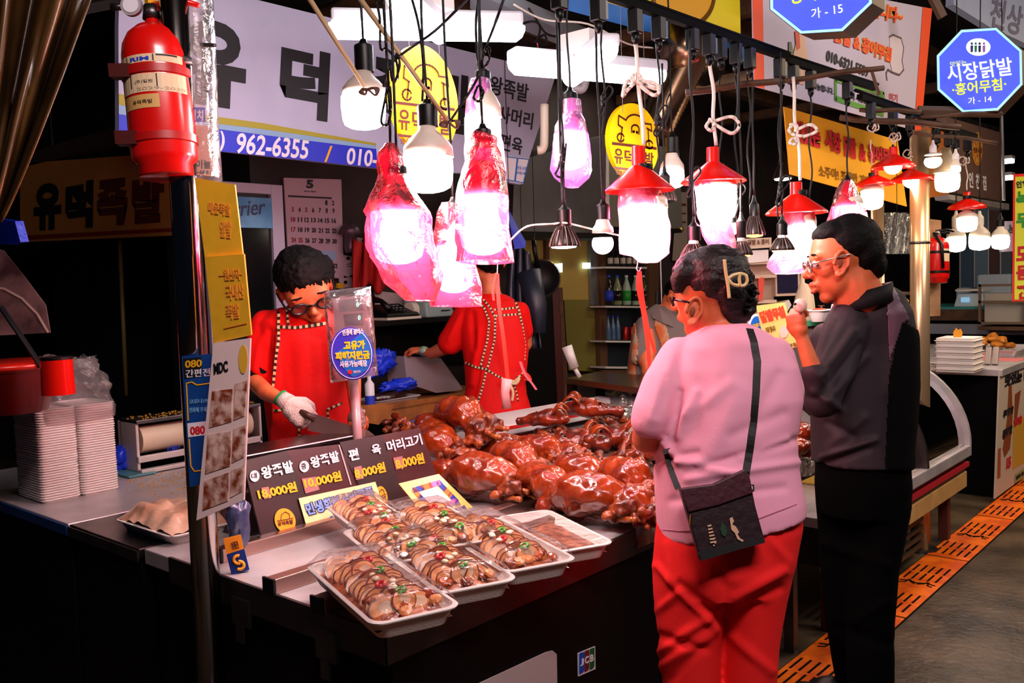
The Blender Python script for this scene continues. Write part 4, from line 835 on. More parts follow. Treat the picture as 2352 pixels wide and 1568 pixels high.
# white cutting board with red edge
Zb = .875
wb = thing('cutting_board', P(1250, 960, Z=Zb-.045), 'long white cutting board with a red stripe along its front edge', 'cutting board')
q = [P(1096, 975, Z=Zb), P(1470, 917, Z=Zb), P(1400, 897, Z=Zb), P(1100, 940, Z=Zb)]
q = [P(1092, 990, Z=Zb), P(1480, 918, Z=Zb)]; d = (q[1]-q[0]); nn = V((-d.y, d.x, 0)).normalized()*.30; q += [q[1]+nn, q[0]+nn]
build(G().hexa([v-V((0, 0, .045)) for v in q], q), 'slab', M('white board', '#d8cfcc', .55, var=.06, vscale=9), wb, bevel=.006)
n1 = -nn.normalized()*.0015; build(G().hexa([q[0]+n1-V((0, 0, .02)), q[1]+n1-V((0, 0, .02)), q[1]-n1-V((0, 0, .02)), q[0]-n1-V((0, 0, .02))], [q[0]+n1-V((0, 0, .005)), q[1]+n1-V((0, 0, .005)), q[1]-n1-V((0, 0, .005)), q[0]-n1-V((0, 0, .005))]), 'red_stripe', M('red board stripe', '#c81010', .5), wb)
pig_head(1262, 952, Zb, 215, .66, 'braised pig head with hollow ear lying on the white board', 3)
pig_head(1345, 935, Zb, 30, .8, 'larger braised pig head at the back of the white board', 8)
pig_head(1335, 1012, .806, 230, .85, 'pig head with open ear among the trotter pieces, left of two', 5)
pig_head(1425, 1003, .806, 215, .9, 'pig head with open ear at the woman\'s elbow, right of two', 11)
rows = [[P(x, y, Z=.86)+V((0, 0, .035*abs(noise.noise(V((x*.05, y*.07, 0))))+.04*math.sin(math.pi*(x-1390)/110)*math.sin(math.pi*(y-905)/60))) for x in [1390+110*k/22 for k in range(23)]] for y in [905+60*k/16 for k in range(17)]]
tag(build(G().sheet(rows), 'crumpled_bag', clear, smooth=True), 'crumpled clear plastic bag lying over the right end of the white board', 'bag')
g = G(); rows = [[P(x, y, Z=.84)+V((0, 0, .03*noise.noise(V((x*.06, y*.09, 3))))) for x in [930+60*k/10 for k in range(11)]] for y in [968+26*k/6 for k in range(7)]]
tag(build(G().sheet(rows), 'blue_plastic_scrap', M('pale blue film', '#5a78e0', .35, bump=.4), smooth=True), 'blue plastic film under the chopped meat heap', 'plastic film')
# ================================================================ FOAM TRAYS OF SLICED MEAT
foam = M('white foam', '#ece2dc', .6, bump=.12, bscale=220)
sl_face = M('sliced pork face', '#f0a468', .45, coat=.15, col2='#c06c34', vscale=34); sl_rim = M('sliced pork skin rim', '#7a2c10', .3, coat=.5); fat = M('pork fat', '#e0b898', .35, coat=.4)
def tray_mesh(LX, LY, H_, ins=.022, th=.004, nr=6, rc=.03):
    def rr(lx, ly, z, r):
        o = []
        for cx, cy, a0 in ((lx/2-r, ly/2-r, 0), (-lx/2+r, ly/2-r, 90), (-lx/2+r, -ly/2+r, 180), (lx/2-r, -ly/2+r, 270)):
            for k in range(nr+1): a = math.radians(a0+90*k/nr); o.append(V((cx+r*math.cos(a), cy+r*math.sin(a), z)))
        return o
    g = G(); out = [rr(LX-2*ins, LY-2*ins, 0, rc*.7), rr(LX-2*ins+.004, LY-2*ins+.004, .003, rc*.75), rr(LX-.012, LY-.012, H_-.003, rc), rr(LX, LY, H_-.003, rc), rr(LX+.002, LY+.002, H_, rc), rr(LX-.002, LY-.002, H_+.002, rc), rr(LX-.016, LY-.016, H_+.0015, rc*.9), rr(LX-2*ins-.004, LY-2*ins-.004, .007, rc*.7), rr(LX-2*ins-.01, LY-2*ins-.01, .005, rc*.6)]
    return g.rings(out)
def slice_proto(seed):
    rnd = random.Random(seed); n = 18; pts = []
    for k in range(n):
        a = 2*math.pi*k/n; r = 1+.12*noise.noise(V((math.cos(a)*1.5, math.sin(a)*1.5, seed)))+.05*math.cos(3*a+seed)
        pts.append((r*.030*math.cos(a), r*.023*math.sin(a)))
    g = G(); T_ = .0045
    a0 = [V((0, y, z)) for y, z in pts]; g.rings([[p*.9 for p in a0], a0, [p+V((T_, 0, 0)) for p in a0], [p*.9+V((T_, 0, 0)) for p in a0]], caps=False, mi=1)
    g.add([p*.9 for p in a0], [tuple(range(n-1, -1, -1))], 0); g.add([p*.9+V((T_+.0003, 0, 0)) for p in a0], [tuple(range(n))], 0)
    g.add([p*.45+V((T_+.0012, .003, .002)) for p in a0], [tuple(range(n))], 2)
    me = bpy.data.meshes.new('meat_slice'); me.from_pydata([tuple(v) for v in g.v], [], g.f)
    for p, i in zip(me.polygons, g.mi): p.material_index = i
    for mm in (sl_face, sl_rim, fat): me.materials.append(mm)
    return me
SLM = [slice_proto(s) for s in range(4)]
chM = {'green': M('green chilli', '#3f9a1e', .3, coat=.5), 'red': M('red chilli', '#d01410', .3, coat=.5)}
def meat_tray(c, ang, label, LX=.43, LY=.185, tilt=0, seed=0, ground=False, dz=0):
    rnd = random.Random(seed); t = bpy.data.objects.new('meat_tray', None); COL.objects.link(t); OFF[t.name] = V((0, 0, 0))
    H_ = .038; build(tray_mesh(LX, LY, H_), 'foam_tray', foam, t, smooth=True, auto=True)
    g = G(); nx, ny = 26, 14; rows = []
    hm = lambda x, y: (.012 if ground else .02)*(1-abs(2*y/LY)**3)*(1-abs(2*x/LX)**6)+.012+.005*noise.noise(V((x*40, y*40, seed)))
    for j in range(ny+1):
        y = (j/ny-.5)*(LY-.03); rows.append([V((x, y, hm(x, y))) for x in [(i/nx-.5)*(LX-.035) for i in range(nx+1)]])
    build(G().sheet(rows), 'meat_bed', M('minced cooked meat', '#b06a4a', .35, coat=.4, col2='#6a2a18', vscale=42, bump=.6, bscale=80) if ground else M('cut meat bed', '#a8531f', .35, coat=.4, col2='#6a2208', vscale=22, bump=.8, bscale=50), t, smooth=True)
    if not ground:
        for row in (0, 1, 2):
            n = 15 if row < 2 else 7
            for k in range(n):
                f = k/(n-1); x = -LX*.40+f*LX*.72+rnd.uniform(-.004, .004); y = [-.032, .034, .0][row]+rnd.uniform(-.005, .005)+.006*math.sin(f*5+row)
                o = bpy.data.objects.new('meat_slice', SLM[rnd.randrange(4)]); COL.objects.link(o); o.parent = t
                o.location = (x, y, .034 if row < 2 else .044); o.rotation_euler = (rnd.uniform(-.25, .25), -.55+rnd.uniform(-.12, .12)+(.9 if row == 2 and k % 2 else 0), rnd.uniform(-.22, .22)+(.12 if row else -.12)); s = rnd.uniform(.95, 1.2); o.scale = (s, s, s)
        for k in range(8):       # loose chunks
            g = G(); x = LX*.36+rnd.uniform(-.05, .02); y = rnd.uniform(-.06, .06); g.ell((x, y, .035+.01*rnd.random()), (.016, .013, .008), Matrix.Rotation(rnd.uniform(0, 3), 3, 'Z') @ Matrix.Rotation(.5, 3, 'X'), n=5); build(g, 'meat_chunk', [meat, sl_face, meat2][k % 3], t, smooth=False)
        zt = .062
        for col_, x, y in (('green', -.02, .01), ('red', -.10, .015), ('green', .12, .0), ('red', .07, -.02)):
            if rnd.random() < .2: continue
            x += rnd.uniform(-.02, .02); g = G(); g.tube([V((x+.011*math.cos(a), y+.008*math.sin(a), zt+.003*math.sin(a))) for a in [2*math.pi*k/10 for k in range(11)]], .0045, 6); build(g, 'chilli_ring', chM[col_], t, smooth=True)
        for k in range(5): build(G().ell((rnd.uniform(.0, .1), rnd.uniform(-.03, .03), zt), (.010, .008, .005), n=5), 'garlic_slice', M('garlic', '#f4e4c4', .4, coat=.4), t, smooth=True)
    rows = []
    for j in range(19):
        y = (j/18-.5)*(LY-.004); rows.append([])
        for i in range(41):
            x = (i/40-.5)*(LX-.004); e = min(1, (1-abs(2*x/LX))*7)*min(1, (1-abs(2*y/LY))*3.2)
            top = (.013 if ground else .034)*(e**.7); rows[-1].append(V((x, y, H_+.003+top+.003*noise.noise(V((x*50, y*50, seed+9)))*e)))
    if ground:
        for r in rows:
            for v in r: v.z = min(v.z, H_+.004)
    build(G().sheet(rows), 'cling_wrap', wrap, t, smooth=True)
    t.location = c; t.rotation_euler = (tilt, 0, math.radians(ang)); OFF[t.name] = V(c)
    return tag(t, label, 'meat tray', 'wrapped foam trays of sliced pork on the counter')
Zt = TOP+.036
def pc(x, y, z=Zt+.03): p = P(x, y, Z=z); return (p.x, p.y, z-.03)
meat_tray(pc(868, 1350), -19.5, 'foam tray of sliced pork nearest the camera at the counter corner', seed=1)
meat_tray(pc(1013, 1292), -23, 'foam tray of sliced pork with green chilli, second from the corner', seed=2)
meat_tray(pc(1150, 1252), -23, 'foam tray of sliced pork, third from the corner along the front edge', seed=3)
meat_tray(pc(1268, 1222, TOP+.034), -25, 'flat foam tray of minced cooked meat without chilli, nearest the pork pile', LX=.38, LY=.165, seed=4, ground=True)
meat_tray(pc(905, 1250), -22, 'smaller foam tray behind the second tray, red chilli at its right', LX=.33, LY=.17, seed=5)
meat_tray(pc(1015, 1212, Zt+.04), -22, 'foam tray in the rear row left of the third front tray', LX=.38, LY=.175, seed=6)
meat_tray(pc(850, 1190, Zt+.035), -22, 'foam tray leaning by the price board, plain meat strips inside', LX=.34, LY=.155, seed=7)
# ================================================================ PRICE BOARD AND CARDS
ppb = PL((-.735, .5, TOP+.035), (1, 0, .35)); ppb.n = V((1, 0, .35)).normalized()
t = thing('price_board', ppb.at(800, 1240), 'dark brown leaning price board with white dish names and yellow prices', 'price board')
brd = M('dark maroon board', '#1e0808', .35, coat=.3); brd2 = M('maroon board panel', '#3a0a10', .3, coat=.4)
pnls = [((557, 1058), (660, 1034), (738, 1213), (605, 1248)), ((660, 1034), (778, 1020), (862, 1182), (738, 1213)), ((780, 1015), (878, 998), (935, 1158), (846, 1186)), ((878, 998), (964, 982), (1020, 1137), (935, 1158))]
for i, pn_ in enumerate(pnls): build(G().pxpoly(ppb, pn_, 0, .006), 'panel', brd2 if i % 2 else brd, t)
build(G().pxline(ppb, [(779, 1022), (806, 1112)], 3, .002), 'chipped_edge', M('chip white', '#b8a8a8', .5), t)
def tw(s, bl, br, tl, m_=inkw, b=.03, nm='lettering', o_=.004): return build(G().text(s, ppb, bl, br, tl, b, o_, .0015), nm, m_, t)
tw('왕족발', (604, 1101), (677, 1083), (597, 1073)); tw('왕족발', (717, 1076), (782, 1059), (710, 1050)); tw('편', (804, 1059), (826, 1054), (799, 1033)); tw('육', (857, 1046), (877, 1041), (852, 1022)); tw('머리고기', (893, 1039), (972, 1020), (886, 1013))
for s, bl, br, tl in (('18,000원', (596, 1149), (685, 1130), (589, 1123)), ('10,000원', (702, 1124), (787, 1105), (696, 1098)), ('8,000원', (818, 1102), (888, 1085), (812, 1076)), ('8,000원', (912, 1080), (977, 1065), (906, 1053))): tw(s, bl, br, tl, inky, .04, 'price_lettering')
for x, y, ch in ((585, 1093, '대'), (699, 1071, '중')):
    build(G().pxell(ppb, x, y, 11, 13, .0035, .001), 'size_disc', inkw, t); tw(ch, (x-6, y+7), (x+6, y+4), (x-8, y-6), brd, .0, o_=.0055)
for a in (((600, 1120), (617, 1117), (624, 1142), (607, 1146)), ((693, 1099), (725, 1094), (734, 1124), (702, 1133)), ((813, 1073), (830, 1069), (836, 1098), (818, 1102)), ((903, 1051), (924, 1047), (930, 1073), (910, 1078))): build(G().pxpoly(ppb, a, .003, .001), 'taped_digit', M('pinkish tape', '#a06868', .4), t)
for x, y, rx, ry in ((655, 1195, 24, 28), (877, 1140, 13, 24)):
    build(G().pxell(ppb, x, y, rx, ry, .004, .001, sk=3), 'logo_disc', M('orange logo', '#f5a010', .5), t)
    g = G().pxline(ppb, [(x-rx*.75, y+1), (x+rx*.8, y-6)], 1.2, .006).pxline(ppb, [(x-rx*.4, y-2), (x-rx*.35, y-ry*.5), (x, y-ry*.72), (x+rx*.4, y-ry*.55), (x+rx*.45, y-5)], 1.2, .006).text('유덕족발', ppb, (x-rx*.65, y+ry*.48), (x+rx*.8, y+ry*.25), (x-rx*.72, y+ry*.12), .01, .006); build(g, 'logo_print', inkbr, t)
build(G().pxpoly(ppb, [(686, 1144), (862, 1106), (884, 1168), (800, 1190), (708, 1222)], .006, .002), 'cream_notice', M('cream notice', '#f0dca0', .5), t)
build(G().text('민생회복소비쿠폰', ppb, (708, 1186), (864, 1142), (698, 1156), .10, .008), 'notice_shadow', M('dark navy ink', '#20284a', .5), t)
build(G().text('민생회복소비쿠폰', ppb, (708, 1184), (862, 1141), (699, 1157), .03, .0095), 'notice_letters', M('sky letters', '#7c9ee8', .5), t)
build(G().text('사용', ppb, (748, 1224), (800, 1208), (741, 1190), .06, .008), 'notice_letters', M('sea blue letters', '#2a6ac8', .5), t)
# leaning yellow card with coloured square border (its code is left out)
pq = PL((-.56, 1.0, TOP+.04), (1, -.15, .55)); t = thing('notice_card', pq.at(1000, 1190), 'small yellow laminated card bordered with coloured squares leaning right of the price board', 'card')
build(G().pxpoly(pq, [(916, 1110), (1008, 1088), (1094, 1172), (988, 1198)], 0, .003), 'card', M('pale yellow card', '#f2d678', .35, coat=.5), t)
cols = ['#2440b0', '#f08030', '#f080c0', '#2440b0', '#f08030', '#2440b0', '#f080c0', '#f08030', '#2440b0', '#f080c0', '#2440b0', '#f08030']
fr = [((952, 1125), (1008, 1108)), ((1008, 1108), (1048, 1150)), ((1048, 1150), (990, 1168)), ((990, 1168), (952, 1125))]
k = 0
for (a, b) in fr:
    for j in range(3):
        p0 = (a[0]+(b[0]-a[0])*j/3, a[1]+(b[1]-a[1])*j/3); p1_ = (a[0]+(b[0]-a[0])*(j+1)/3, a[1]+(b[1]-a[1])*(j+1)/3); build(G().pxline(pq, [p0, p1_], 11, .002), 'coloured_square', M('sq'+cols[k], cols[k], .4), t); k += 1
build(G().pxpoly(pq, [(962, 1130), (1004, 1117), (1036, 1149), (993, 1162)], .0035, .001), 'blank_square', inkw, t)
build(G().text('사용 가능 매장', pq, (1012, 1172), (1060, 1158), (1006, 1164), .0, .003).text('경기지역화폐', pq, (1020, 1184), (1072, 1168), (1014, 1175), .0, .003), 'lettering', M('violet ink', '#6a5ab8', .5), t)
# small orange and blue standing card
ps = PL(P(540, 1318, Z=TOP), (.8, -.5, .2)); t = thing('small_stand_card', ps.at(540, 1318), 'small orange and dark blue card standing at the counter\'s left corner', 'card')
build(G().pxpoly(ps, [(513, 1237), (553, 1227), (560, 1260), (520, 1273)], 0, .012), 'orange_half', M('orange card', '#f09018', .4), t)
build(G().pxpoly(ps, [(520, 1273), (561, 1260), (573, 1308), (532, 1321)], 0, .012), 'blue_half', M('navy card', '#0c2a78', .4), t)
g = G()
for cx, cy in ((547, 1285), (550, 1298)): g.tube([ps.at(cx+10*math.cos(a)*(1 if cy < 1290 else -1), cy+9*math.sin(a), .003) for a in [math.radians(x) for x in range(60, 300, 15)]], .0042, 6)
build(g, 'twisted_ring_mark', M('gold ink', '#f0a020', .5), t, smooth=True); build(G().text('상품권', ps, (534, 1262), (550, 1258), (529, 1245), .01, .002), 'lettering', inkbr, t)
# ================================================================ SCALE ON THE COUNTER WITH BAGGED DISPLAY
sc_ = thing('counter_scale', (-.84, .55, TOP), 'counter scale with a tall pole and a display wrapped in a clear bag', 'scale')
ZS = 2.86
psl = PX(-.80)
g = G().box(-.98, -.86, .22, .62, TOP, TOP+.13); build(g, 'body', M('scale body', '#5a3a3e', .4, .4), sc_, bevel=.006)
build(G().box(-.995, -.85, .205, .64, TOP+.218, TOP+.235).box(-.97, -.88, .25, .6, TOP+.13, TOP+.218), 'platform', M('scale pan', '#9a8a8c', .25, 1), sc_, bevel=.004)
pa, pb_ = Q(812, 868, ZS), Q(822, 1012, (ZS-.02))
build(G().tube([pa, pb_, V((pb_.x, pb_.y, TOP+.1))], .0145, 20), 'pole', M('white tube', '#c8a8ac', .35, .2), sc_, smooth=True)
pd = P3((745, 670, ZS), (862, 700, (ZS-.03)), (760, 880, ZS)); 
build(G().pxpoly(pd, [(764, 678), (834, 672), (848, 770), (770, 780)], .0, .035), 'display_head', M('display grey', '#6e5560', .35), sc_)
build(G().pxpoly(pd, [(776, 690), (830, 684), (834, 712), (780, 716)], .002, .001).pxpoly(pd, [(788, 722), (832, 718), (836, 745), (792, 748)], .002, .001), 'screen', M('dark screen', '#1c1a30', .2, coat=.5), sc_)
g = G()
for (x, y) in ((818, 700), (822, 730)):
    g.text('0', pd, (x, y+5), (x+6, y+4.5), (x, y-6), .03, .004)
build(g, 'digits', M('led digits', (.1, .9, .6), .4, emit=1.2), sc_)
rows = []
cor = [(740, 668), (850, 656), (866, 860), (757, 880)]
g = G(); rs = []
for f in [k/26 for k in range(27)]:
    l = (740+(757-740)*f, 668+(880-668)*f); r = (850+(866-850)*f, 656+(862-656)*f); c = (Q(*l, (ZS-.03))+Q(*r, (ZS-.03)))/2; u = (Q(*r, (ZS-.03))-Q(*l, (ZS-.03)))/2; dep = .05*(math.sin(math.pi*min(1, f*6+.06)/2))*(1-.35*f)+.004
    rs.append([c+u*math.copysign(abs(math.cos(a))**.6, math.cos(a))*(1+.03*noise.noise(V((f*9, a, 1))))+FW*(.02+dep*math.sin(a)*(1+.4*noise.noise(V((f*7, a*2, 5))))) for a in [2*math.pi*k/36 for k in range(36)]])
build(g.rings(rs), 'clear_bag', clear, sc_, smooth=True)
pst = P3((757, 700, (ZS-.10)), (860, 700, (ZS-.12)), (757, 860, (ZS-.10))); t = thing('round_sticker', pst.at(808, 872), 'round blue Korean sticker with yellow words on the bagged scale display', 'sticker')
build(G().pxell(pst, 808, 812, 50, 61, 0, .002, sk=3), 'disc', M('sticker violet', '#3030b8', .4), t); build(G().pxpoly(pst, [(770, 812), (835, 760), (852, 790), (857, 815), (842, 850), (815, 866), (800, 860)], .0012, .0006), 'blue_half', M('sticker blue', '#1468c8', .4), t)
g = G().tube([pst.at(808+46*math.cos(a)+3*math.sin(a), 812+57*math.sin(a), .002) for a in [2*math.pi*k/48 for k in range(49)]], .0012, 4); build(g, 'ring', inkw, t)
build(G().text('고유가', pst, (789, 804), (838, 801), (789, 783), .05, .003).text('피해지원금', pst, (771, 828), (850, 824), (769, 808), .05, .003), 'yellow_letters', M('sticker yellow', '#f8c818', .5), t)
build(G().text('사용가능매장', pst, (781, 844), (844, 841), (779, 829), .03, .003).text('민생에 플러스', pst, (787, 771), (835, 766), (786, 758), .02, .003).text('행정안전부', pst, (812, 857), (828, 856), (812, 851), .0, .003), 'white_letters', inkw, t)
build(G().pxell(pst, 804, 854, 5, 5, .003), 'round_emblem', inkr, t)
# ================================================================ LEFT COUNTER THINGS
# stacks of foam trays
def foam_box(cx, cy, z, sx, sy, h, lbl, grp, proto=[None]):
    if proto[0] is None:
        g = tray_mesh(sx, sy, h, ins=.006, rc=.02, nr=3); o = build(g, 'foam_tray', foam, smooth=True, auto=True); o.data.transform(Matrix.Translation(OFF[o.name])); proto[0] = o
    else: o = proto[0].copy(); COL.objects.link(o)
    o.location = (cx, cy, z); return tag(o, lbl, 'foam tray', grp)
b1 = P(57, 1150, Z=TOP); b2 = P(160, 1148, Z=TOP); b3 = P(262, 1120, Z=TOP)
y0, y1 = .045, .185; xs = -1.82
for (ya, yb_, nm, zoff, x) in ((.05, .178, 'left', 0, -1.80), (.182, .315, 'right', 0, -1.80)):
    for k in range(37):
        foam_box(x-.105+rnd.uniform(-.0015, .0015), (ya+yb_)/2+rnd.uniform(-.001, .001), TOP+k*.0085, .22, .13, .0095, 'white foam tray in the %s column of the bagged stack at far left' % nm, 'foam trays in the %s column' % nm)
rs = []
zt = TOP+37*.0085
for i, f in enumerate([k/16 for k in range(17)]):
    zz = zt-.05+.21*f; gr = 1.04+(.0 if f < .3 else -.5*((f-.3)/.7)**1.4)
    r = []
    for k in range(44):
        a = 2*math.pi*k/44; ca, sa_ = math.cos(a), math.sin(a); x = -1.905+.118*gr*math.copysign(abs(ca)**.5, ca); y = .185+.142*gr*math.copysign(abs(sa_)**.5, sa_)+.03*max(0, f-.3)
        nn_ = .05*f*noise.noise(V((x*16, y*16, f*4)))+.02*f*noise.noise(V((x*40, y*40, f*9))); r.append(V((x+nn_, y+nn_*1.4, zz+.05*max(0, f-.25)*noise.noise(V((a*1.6, f*2, 7))))))
    rs.append(r)
tag(build(G().rings(rs, caps=False), 'clear_bag', clear, smooth=True), 'crumpled clear plastic bag over the tops of the foam tray stacks', 'bag')
# tray with bagged food beside the pole
c = P(370, 1205, Z=TOP+.02); t = thing('bagged_tray', (c.x, c.y, TOP), 'white foam tray of food wrapped in a milky bag left of the pole', 'food tray')
g = tray_mesh(.34, .2, .03); g.v = [v+V((c.x+.02, c.y+.03, TOP)) for v in g.v]; build(g, 'tray', foam, t, smooth=True, auto=True)
rows = [[V((c.x+.02+x, c.y+.03+y, TOP+.03+.05*(1-abs(x/.17)**4)*(1-abs(y/.1)**3)+.022*noise.noise(V((x*22, y*30, 2))))) for x in [-.165+.33*k/28 for k in range(29)]] for y in [-.095+.19*k/18 for k in range(19)]]
build(G().sheet(rows), 'milky_bag', M('milky film over food', '#e8c0a4', .3, coat=.6, col2='#d09878', vscale=8, bump=.5, bscale=24), t, smooth=True)
# warming box with a paper roll (white metal frame)
pg = PX(-1.62)
t = thing('bag_dispenser', V((-2.05, .7, TOP)), 'white metal wrapping box holding a printed film roll behind the pole', 'dispenser')
wm = M('greasy white metal', '#d0c0bc', .4, .1, var=.15)
a = P(318, 1078, Z=TOP); b = P(632, 1015, Z=TOP); xb = -1.5
gx0, gx1, gy0 = -2.12, -1.98, P(320, 1078, X=-1.98).y; gy1 = gy0+.55
def wbx(x0, x1, y0, y1, z0, z1, nm, mt=wm): return build(G().box(x0, x1, y0, y1, z0, z1), nm, mt, t, bevel=.003)
wbx(gx0-.02, gx1-.01, gy0, gy0+.012, TOP+.01, TOP+.20, 'side_panel'); wbx(gx0, gx1, gy1-.012, gy1, TOP+.01, TOP+.20, 'side_panel'); wbx(gx0, gx1, gy0, gy1, TOP+.195, TOP+.21, 'top_plate', steel_d); wbx(gx1-.02, gx1, gy0, gy1, TOP+.045, TOP+.07, 'front_rail'); wbx(gx1-.01, gx1+.02, gy0, gy1, TOP+.004, TOP+.02, 'lower_rail'); wbx(gx0, gx1, gy0, gy1, TOP+.0, TOP+.01, 'base', blackm); wbx(gx0, gx0+.01, gy0, gy1, TOP+.01, TOP+.20, 'back_panel', blackm)
build(G().tube([V((-2.05, gy0+.03, TOP+.125)), V((-2.05, gy1-.03, TOP+.125))], .055, 28), 'film_roll', M('printed paper roll', '#d8bfa4', .5), t, smooth=True, auto=True)
pr_ = PX(-1.993); build(G().text('K2 베이스', pr_, (385, 1040), (414, 1036), (385, 1024), .02, .004), 'roll_print', inkb, t)
g = G()
for k in range(120): 
    p = V((rnd.uniform(gx0+.01, gx1), rnd.uniform(gy0, gy1), TOP+.212)); g.obox(p, (.006, .004, .003), Matrix.Rotation(rnd.uniform(0, 3), 3, 'Z'))
tag(build(g, 'sesame_crumbs', M('golden crumbs', '#c08a2a', .5)), 'golden crumbs scattered on top of the white wrapping box', 'crumbs', kind='stuff')
g = G()
for k in range(160):
    p = V((rnd.uniform(-1.95, -1.5), rnd.gauss(.50, .10), TOP+.0015)); g.obox(p, (.005, .003, .003), Matrix.Rotation(rnd.uniform(0, 3), 3, 'Z'))
tag(build(g, 'counter_crumbs', MATS['golden crumbs']), 'golden crumbs scattered on the left worktop in front of the wrapping box', 'crumbs', kind='stuff')
def crumple(c, r, label, mat, seed, name='plastic_bag', n=24):
    g = G().ell(c, r, n=n); a = [v for v in g.v]; g.v = [V(c)+(v-V(c))*(1+.5*noise.noise(v*16+V((seed, 0, 0)))-.45*abs(noise.noise(v*34))+.2*noise.noise(v*70)) for v in a]
    return tag(build(g, name, mat, smooth=True), label, 'bag')
crumple(P(285, 1045, Z=TOP+.06), (.05, .06, .06), 'crumpled blue plastic bag between the foam stack and the wrapping box', M('blue plastic', '#1838d8'), 2)
c = P(285, 1085, Z=TOP+.012); t = thing('box_lid', (c.x, c.y, TOP), 'translucent teal box lid lying right of the foam stack', 'lid')
build(G().box(c.x-.10, c.x+.08, c.y-.02, c.y+.09, TOP+.002, TOP+.010), 'plate', M('teal lid', '#4a8088', .3), t, bevel=.003); build(G().box(c.x-.11, c.x-.085, c.y+.0, c.y+.07, TOP+.010, TOP+.02), 'clip', M('teal lid', '#4a8088', .3), t)
rs = [[Q(x, y, z) for x, y, z in row] for row in []]
o = crumple(Q(548, 1195, 2.36), (.022, .03, .10), 'dark blue-grey plastic bag hanging between the pole and the price board', M('slate film', '#3a4468', .3, coat=.3, bump=.4), 5)
# ================================================================ BACK OF THE STALL
XB = -2.92; pw = PX(XB)
def on_wall(name, pts, th, mat, label, cat, parent=None): 
    t = thing(name, pw.at(*pts[0]), label, cat); build(G().pxpoly(pw, pts, th, th-.001), 'sheet', mat, t); return t
# drinks fridge with blue header
pfz = PX(-2.55); t = thing('display_fridge', P(600, 1000, X=-2.6), 'tall glass-door fridge with a pale blue header behind the left worker', 'fridge')
q = [pfz.at(x, y) for x, y in ((500, 412), (648, 408), (656, 1000), (508, 1010))]
y0 = min(v.y for v in q)-.02; y1 = max(v.y for v in q); fr_ = M('white fridge frame', '#a9a0b4', .4)
build(G().box(-2.93, -2.58, y0, y1, .05, 2.02), 'cabinet', M('fridge inside', '#0c0d12', .5), t)
build(G().box(-2.58, -2.55, y1-.07, y1, .05, 2.02).box(-2.58, -2.55, y0, y0+.07, .05, 2.02).box(-2.58, -2.55, y0+.07, y1-.07, 1.97, 2.02).box(-2.58, -2.55, y0+.07, y1-.07, .05, .15), 'door_frame', fr_, t, bevel=.004)
build(G().box(-2.57, -2.548, y0+.07, y1-.07, 1.80, 1.95), 'header_panel', M('header blue', '#2f78a8', .4, col2='#7ab8d8', vscale=3), t)
build(G().box(-2.575, -2.57, y0+.07, y1-.07, .15, 1.80), 'glass_door', M('dark door glass', '#07080a', .12), t)
build(G().text('Carrier', PX(-2.547), (490, 502), (608, 492), (494, 464), .01, .001), 'header_lettering', M('dark navy ink', '#20284a', .5), t)
for k in range(5): build(G().box(-2.9, -2.6, y0+.08, y1-.08, .4+.28*k, .41+.28*k), 'shelf', steel_d, t)
# calendar
t = on_wall('wall_calendar', [(652, 408), (784, 412), (790, 640), (664, 628)], .012, M('lilac lit paper', '#b89aa8', .6), 'large wall calendar page for the fifth month with date grid', 'calendar')
pk = PX(XB+.013); g = G().text('5', pk, (704, 432), (720, 433), (704, 412), .05).text('2026 MAY', pk, (698, 440), (728, 442), (698, 437), .01); g2 = G()
grid = [(462, ['', '', '', '', '', '1', '2']), (480, ['3', '4', '5', '6', '7', '8', '9']), (503, ['10', '11', '12', '13', '14', '15', '16']), (526, ['17', '18', '19', '20', '21', '22', '23']), (550, ['24', '25', '26', '27', '28', '29', '30'])]
for r_, (yy, row) in enumerate(grid):
    for c_, s in enumerate(row):
        if not s: continue
        x = 667+c_*15.6+r_*.8; y = yy+6+c_*.55; wd = 4.5 if len(s) == 1 else 10
        (g2 if c_ == 0 or s in ('5', '25') else g).text(s, pk, (x+(10-wd)/2, y), (x+(10-wd)/2+wd, y+.4), (x+(10-wd)/2, y-11), .03)
g.pxpoly(pk, [(662, 448), (762, 453), (762, 457), (662, 452)], .002); build(g, 'date_lettering', ink, t)['kind'] = 'stuff'; build(g2, 'red_dates', M('dark red ink', '#8a1220', .5), t)['kind'] = 'stuff'
build(G().text('마을금고', pk, (722, 616), (776, 618), (722, 602), .03), 'bank_lettering', ink, t); build(G().pxpoly(pk, [(690, 572), (772, 577), (772, 598), (692, 594)], .001), 'advert_strip', M('pale blue print', '#8fa8c8', .5), t)
for i, (pts, lb) in enumerate([([(786, 585), (815, 590), (822, 622), (800, 636), (782, 630)], 'curled white note right of the calendar'), ([(780, 640), (808, 636), (812, 668), (784, 672)], 'speckled white note below the calendar'), ([(822, 545), (848, 550), (850, 590), (826, 588)], 'white note with a black magnet beside the red cloth, upper'), ([(826, 594), (852, 594), (852, 628), (828, 628)], 'white note with handwriting beside the red cloth, lower')]):
    t = on_wall('paper_note', pts, .01+.003*i, M('note paper', '#b8a0a4', .6), lb, 'note'); cx_, cy_ = pts[0][0]+14, pts[0][1]+8
    build(G().pxell(PX(XB+.014+.003*i), cx_, cy_, 4, 4, .002, .002, n=14), 'magnet', blackm, t); build(G().pxline(PX(XB+.013+.003*i), [(cx_-4, cy_+14), (cx_+9, cy_+12)], 1, .002).pxline(PX(XB+.013+.003*i), [(cx_-4, cy_+19), (cx_+8, cy_+18)], 1, .002), 'handwriting', ink, t)
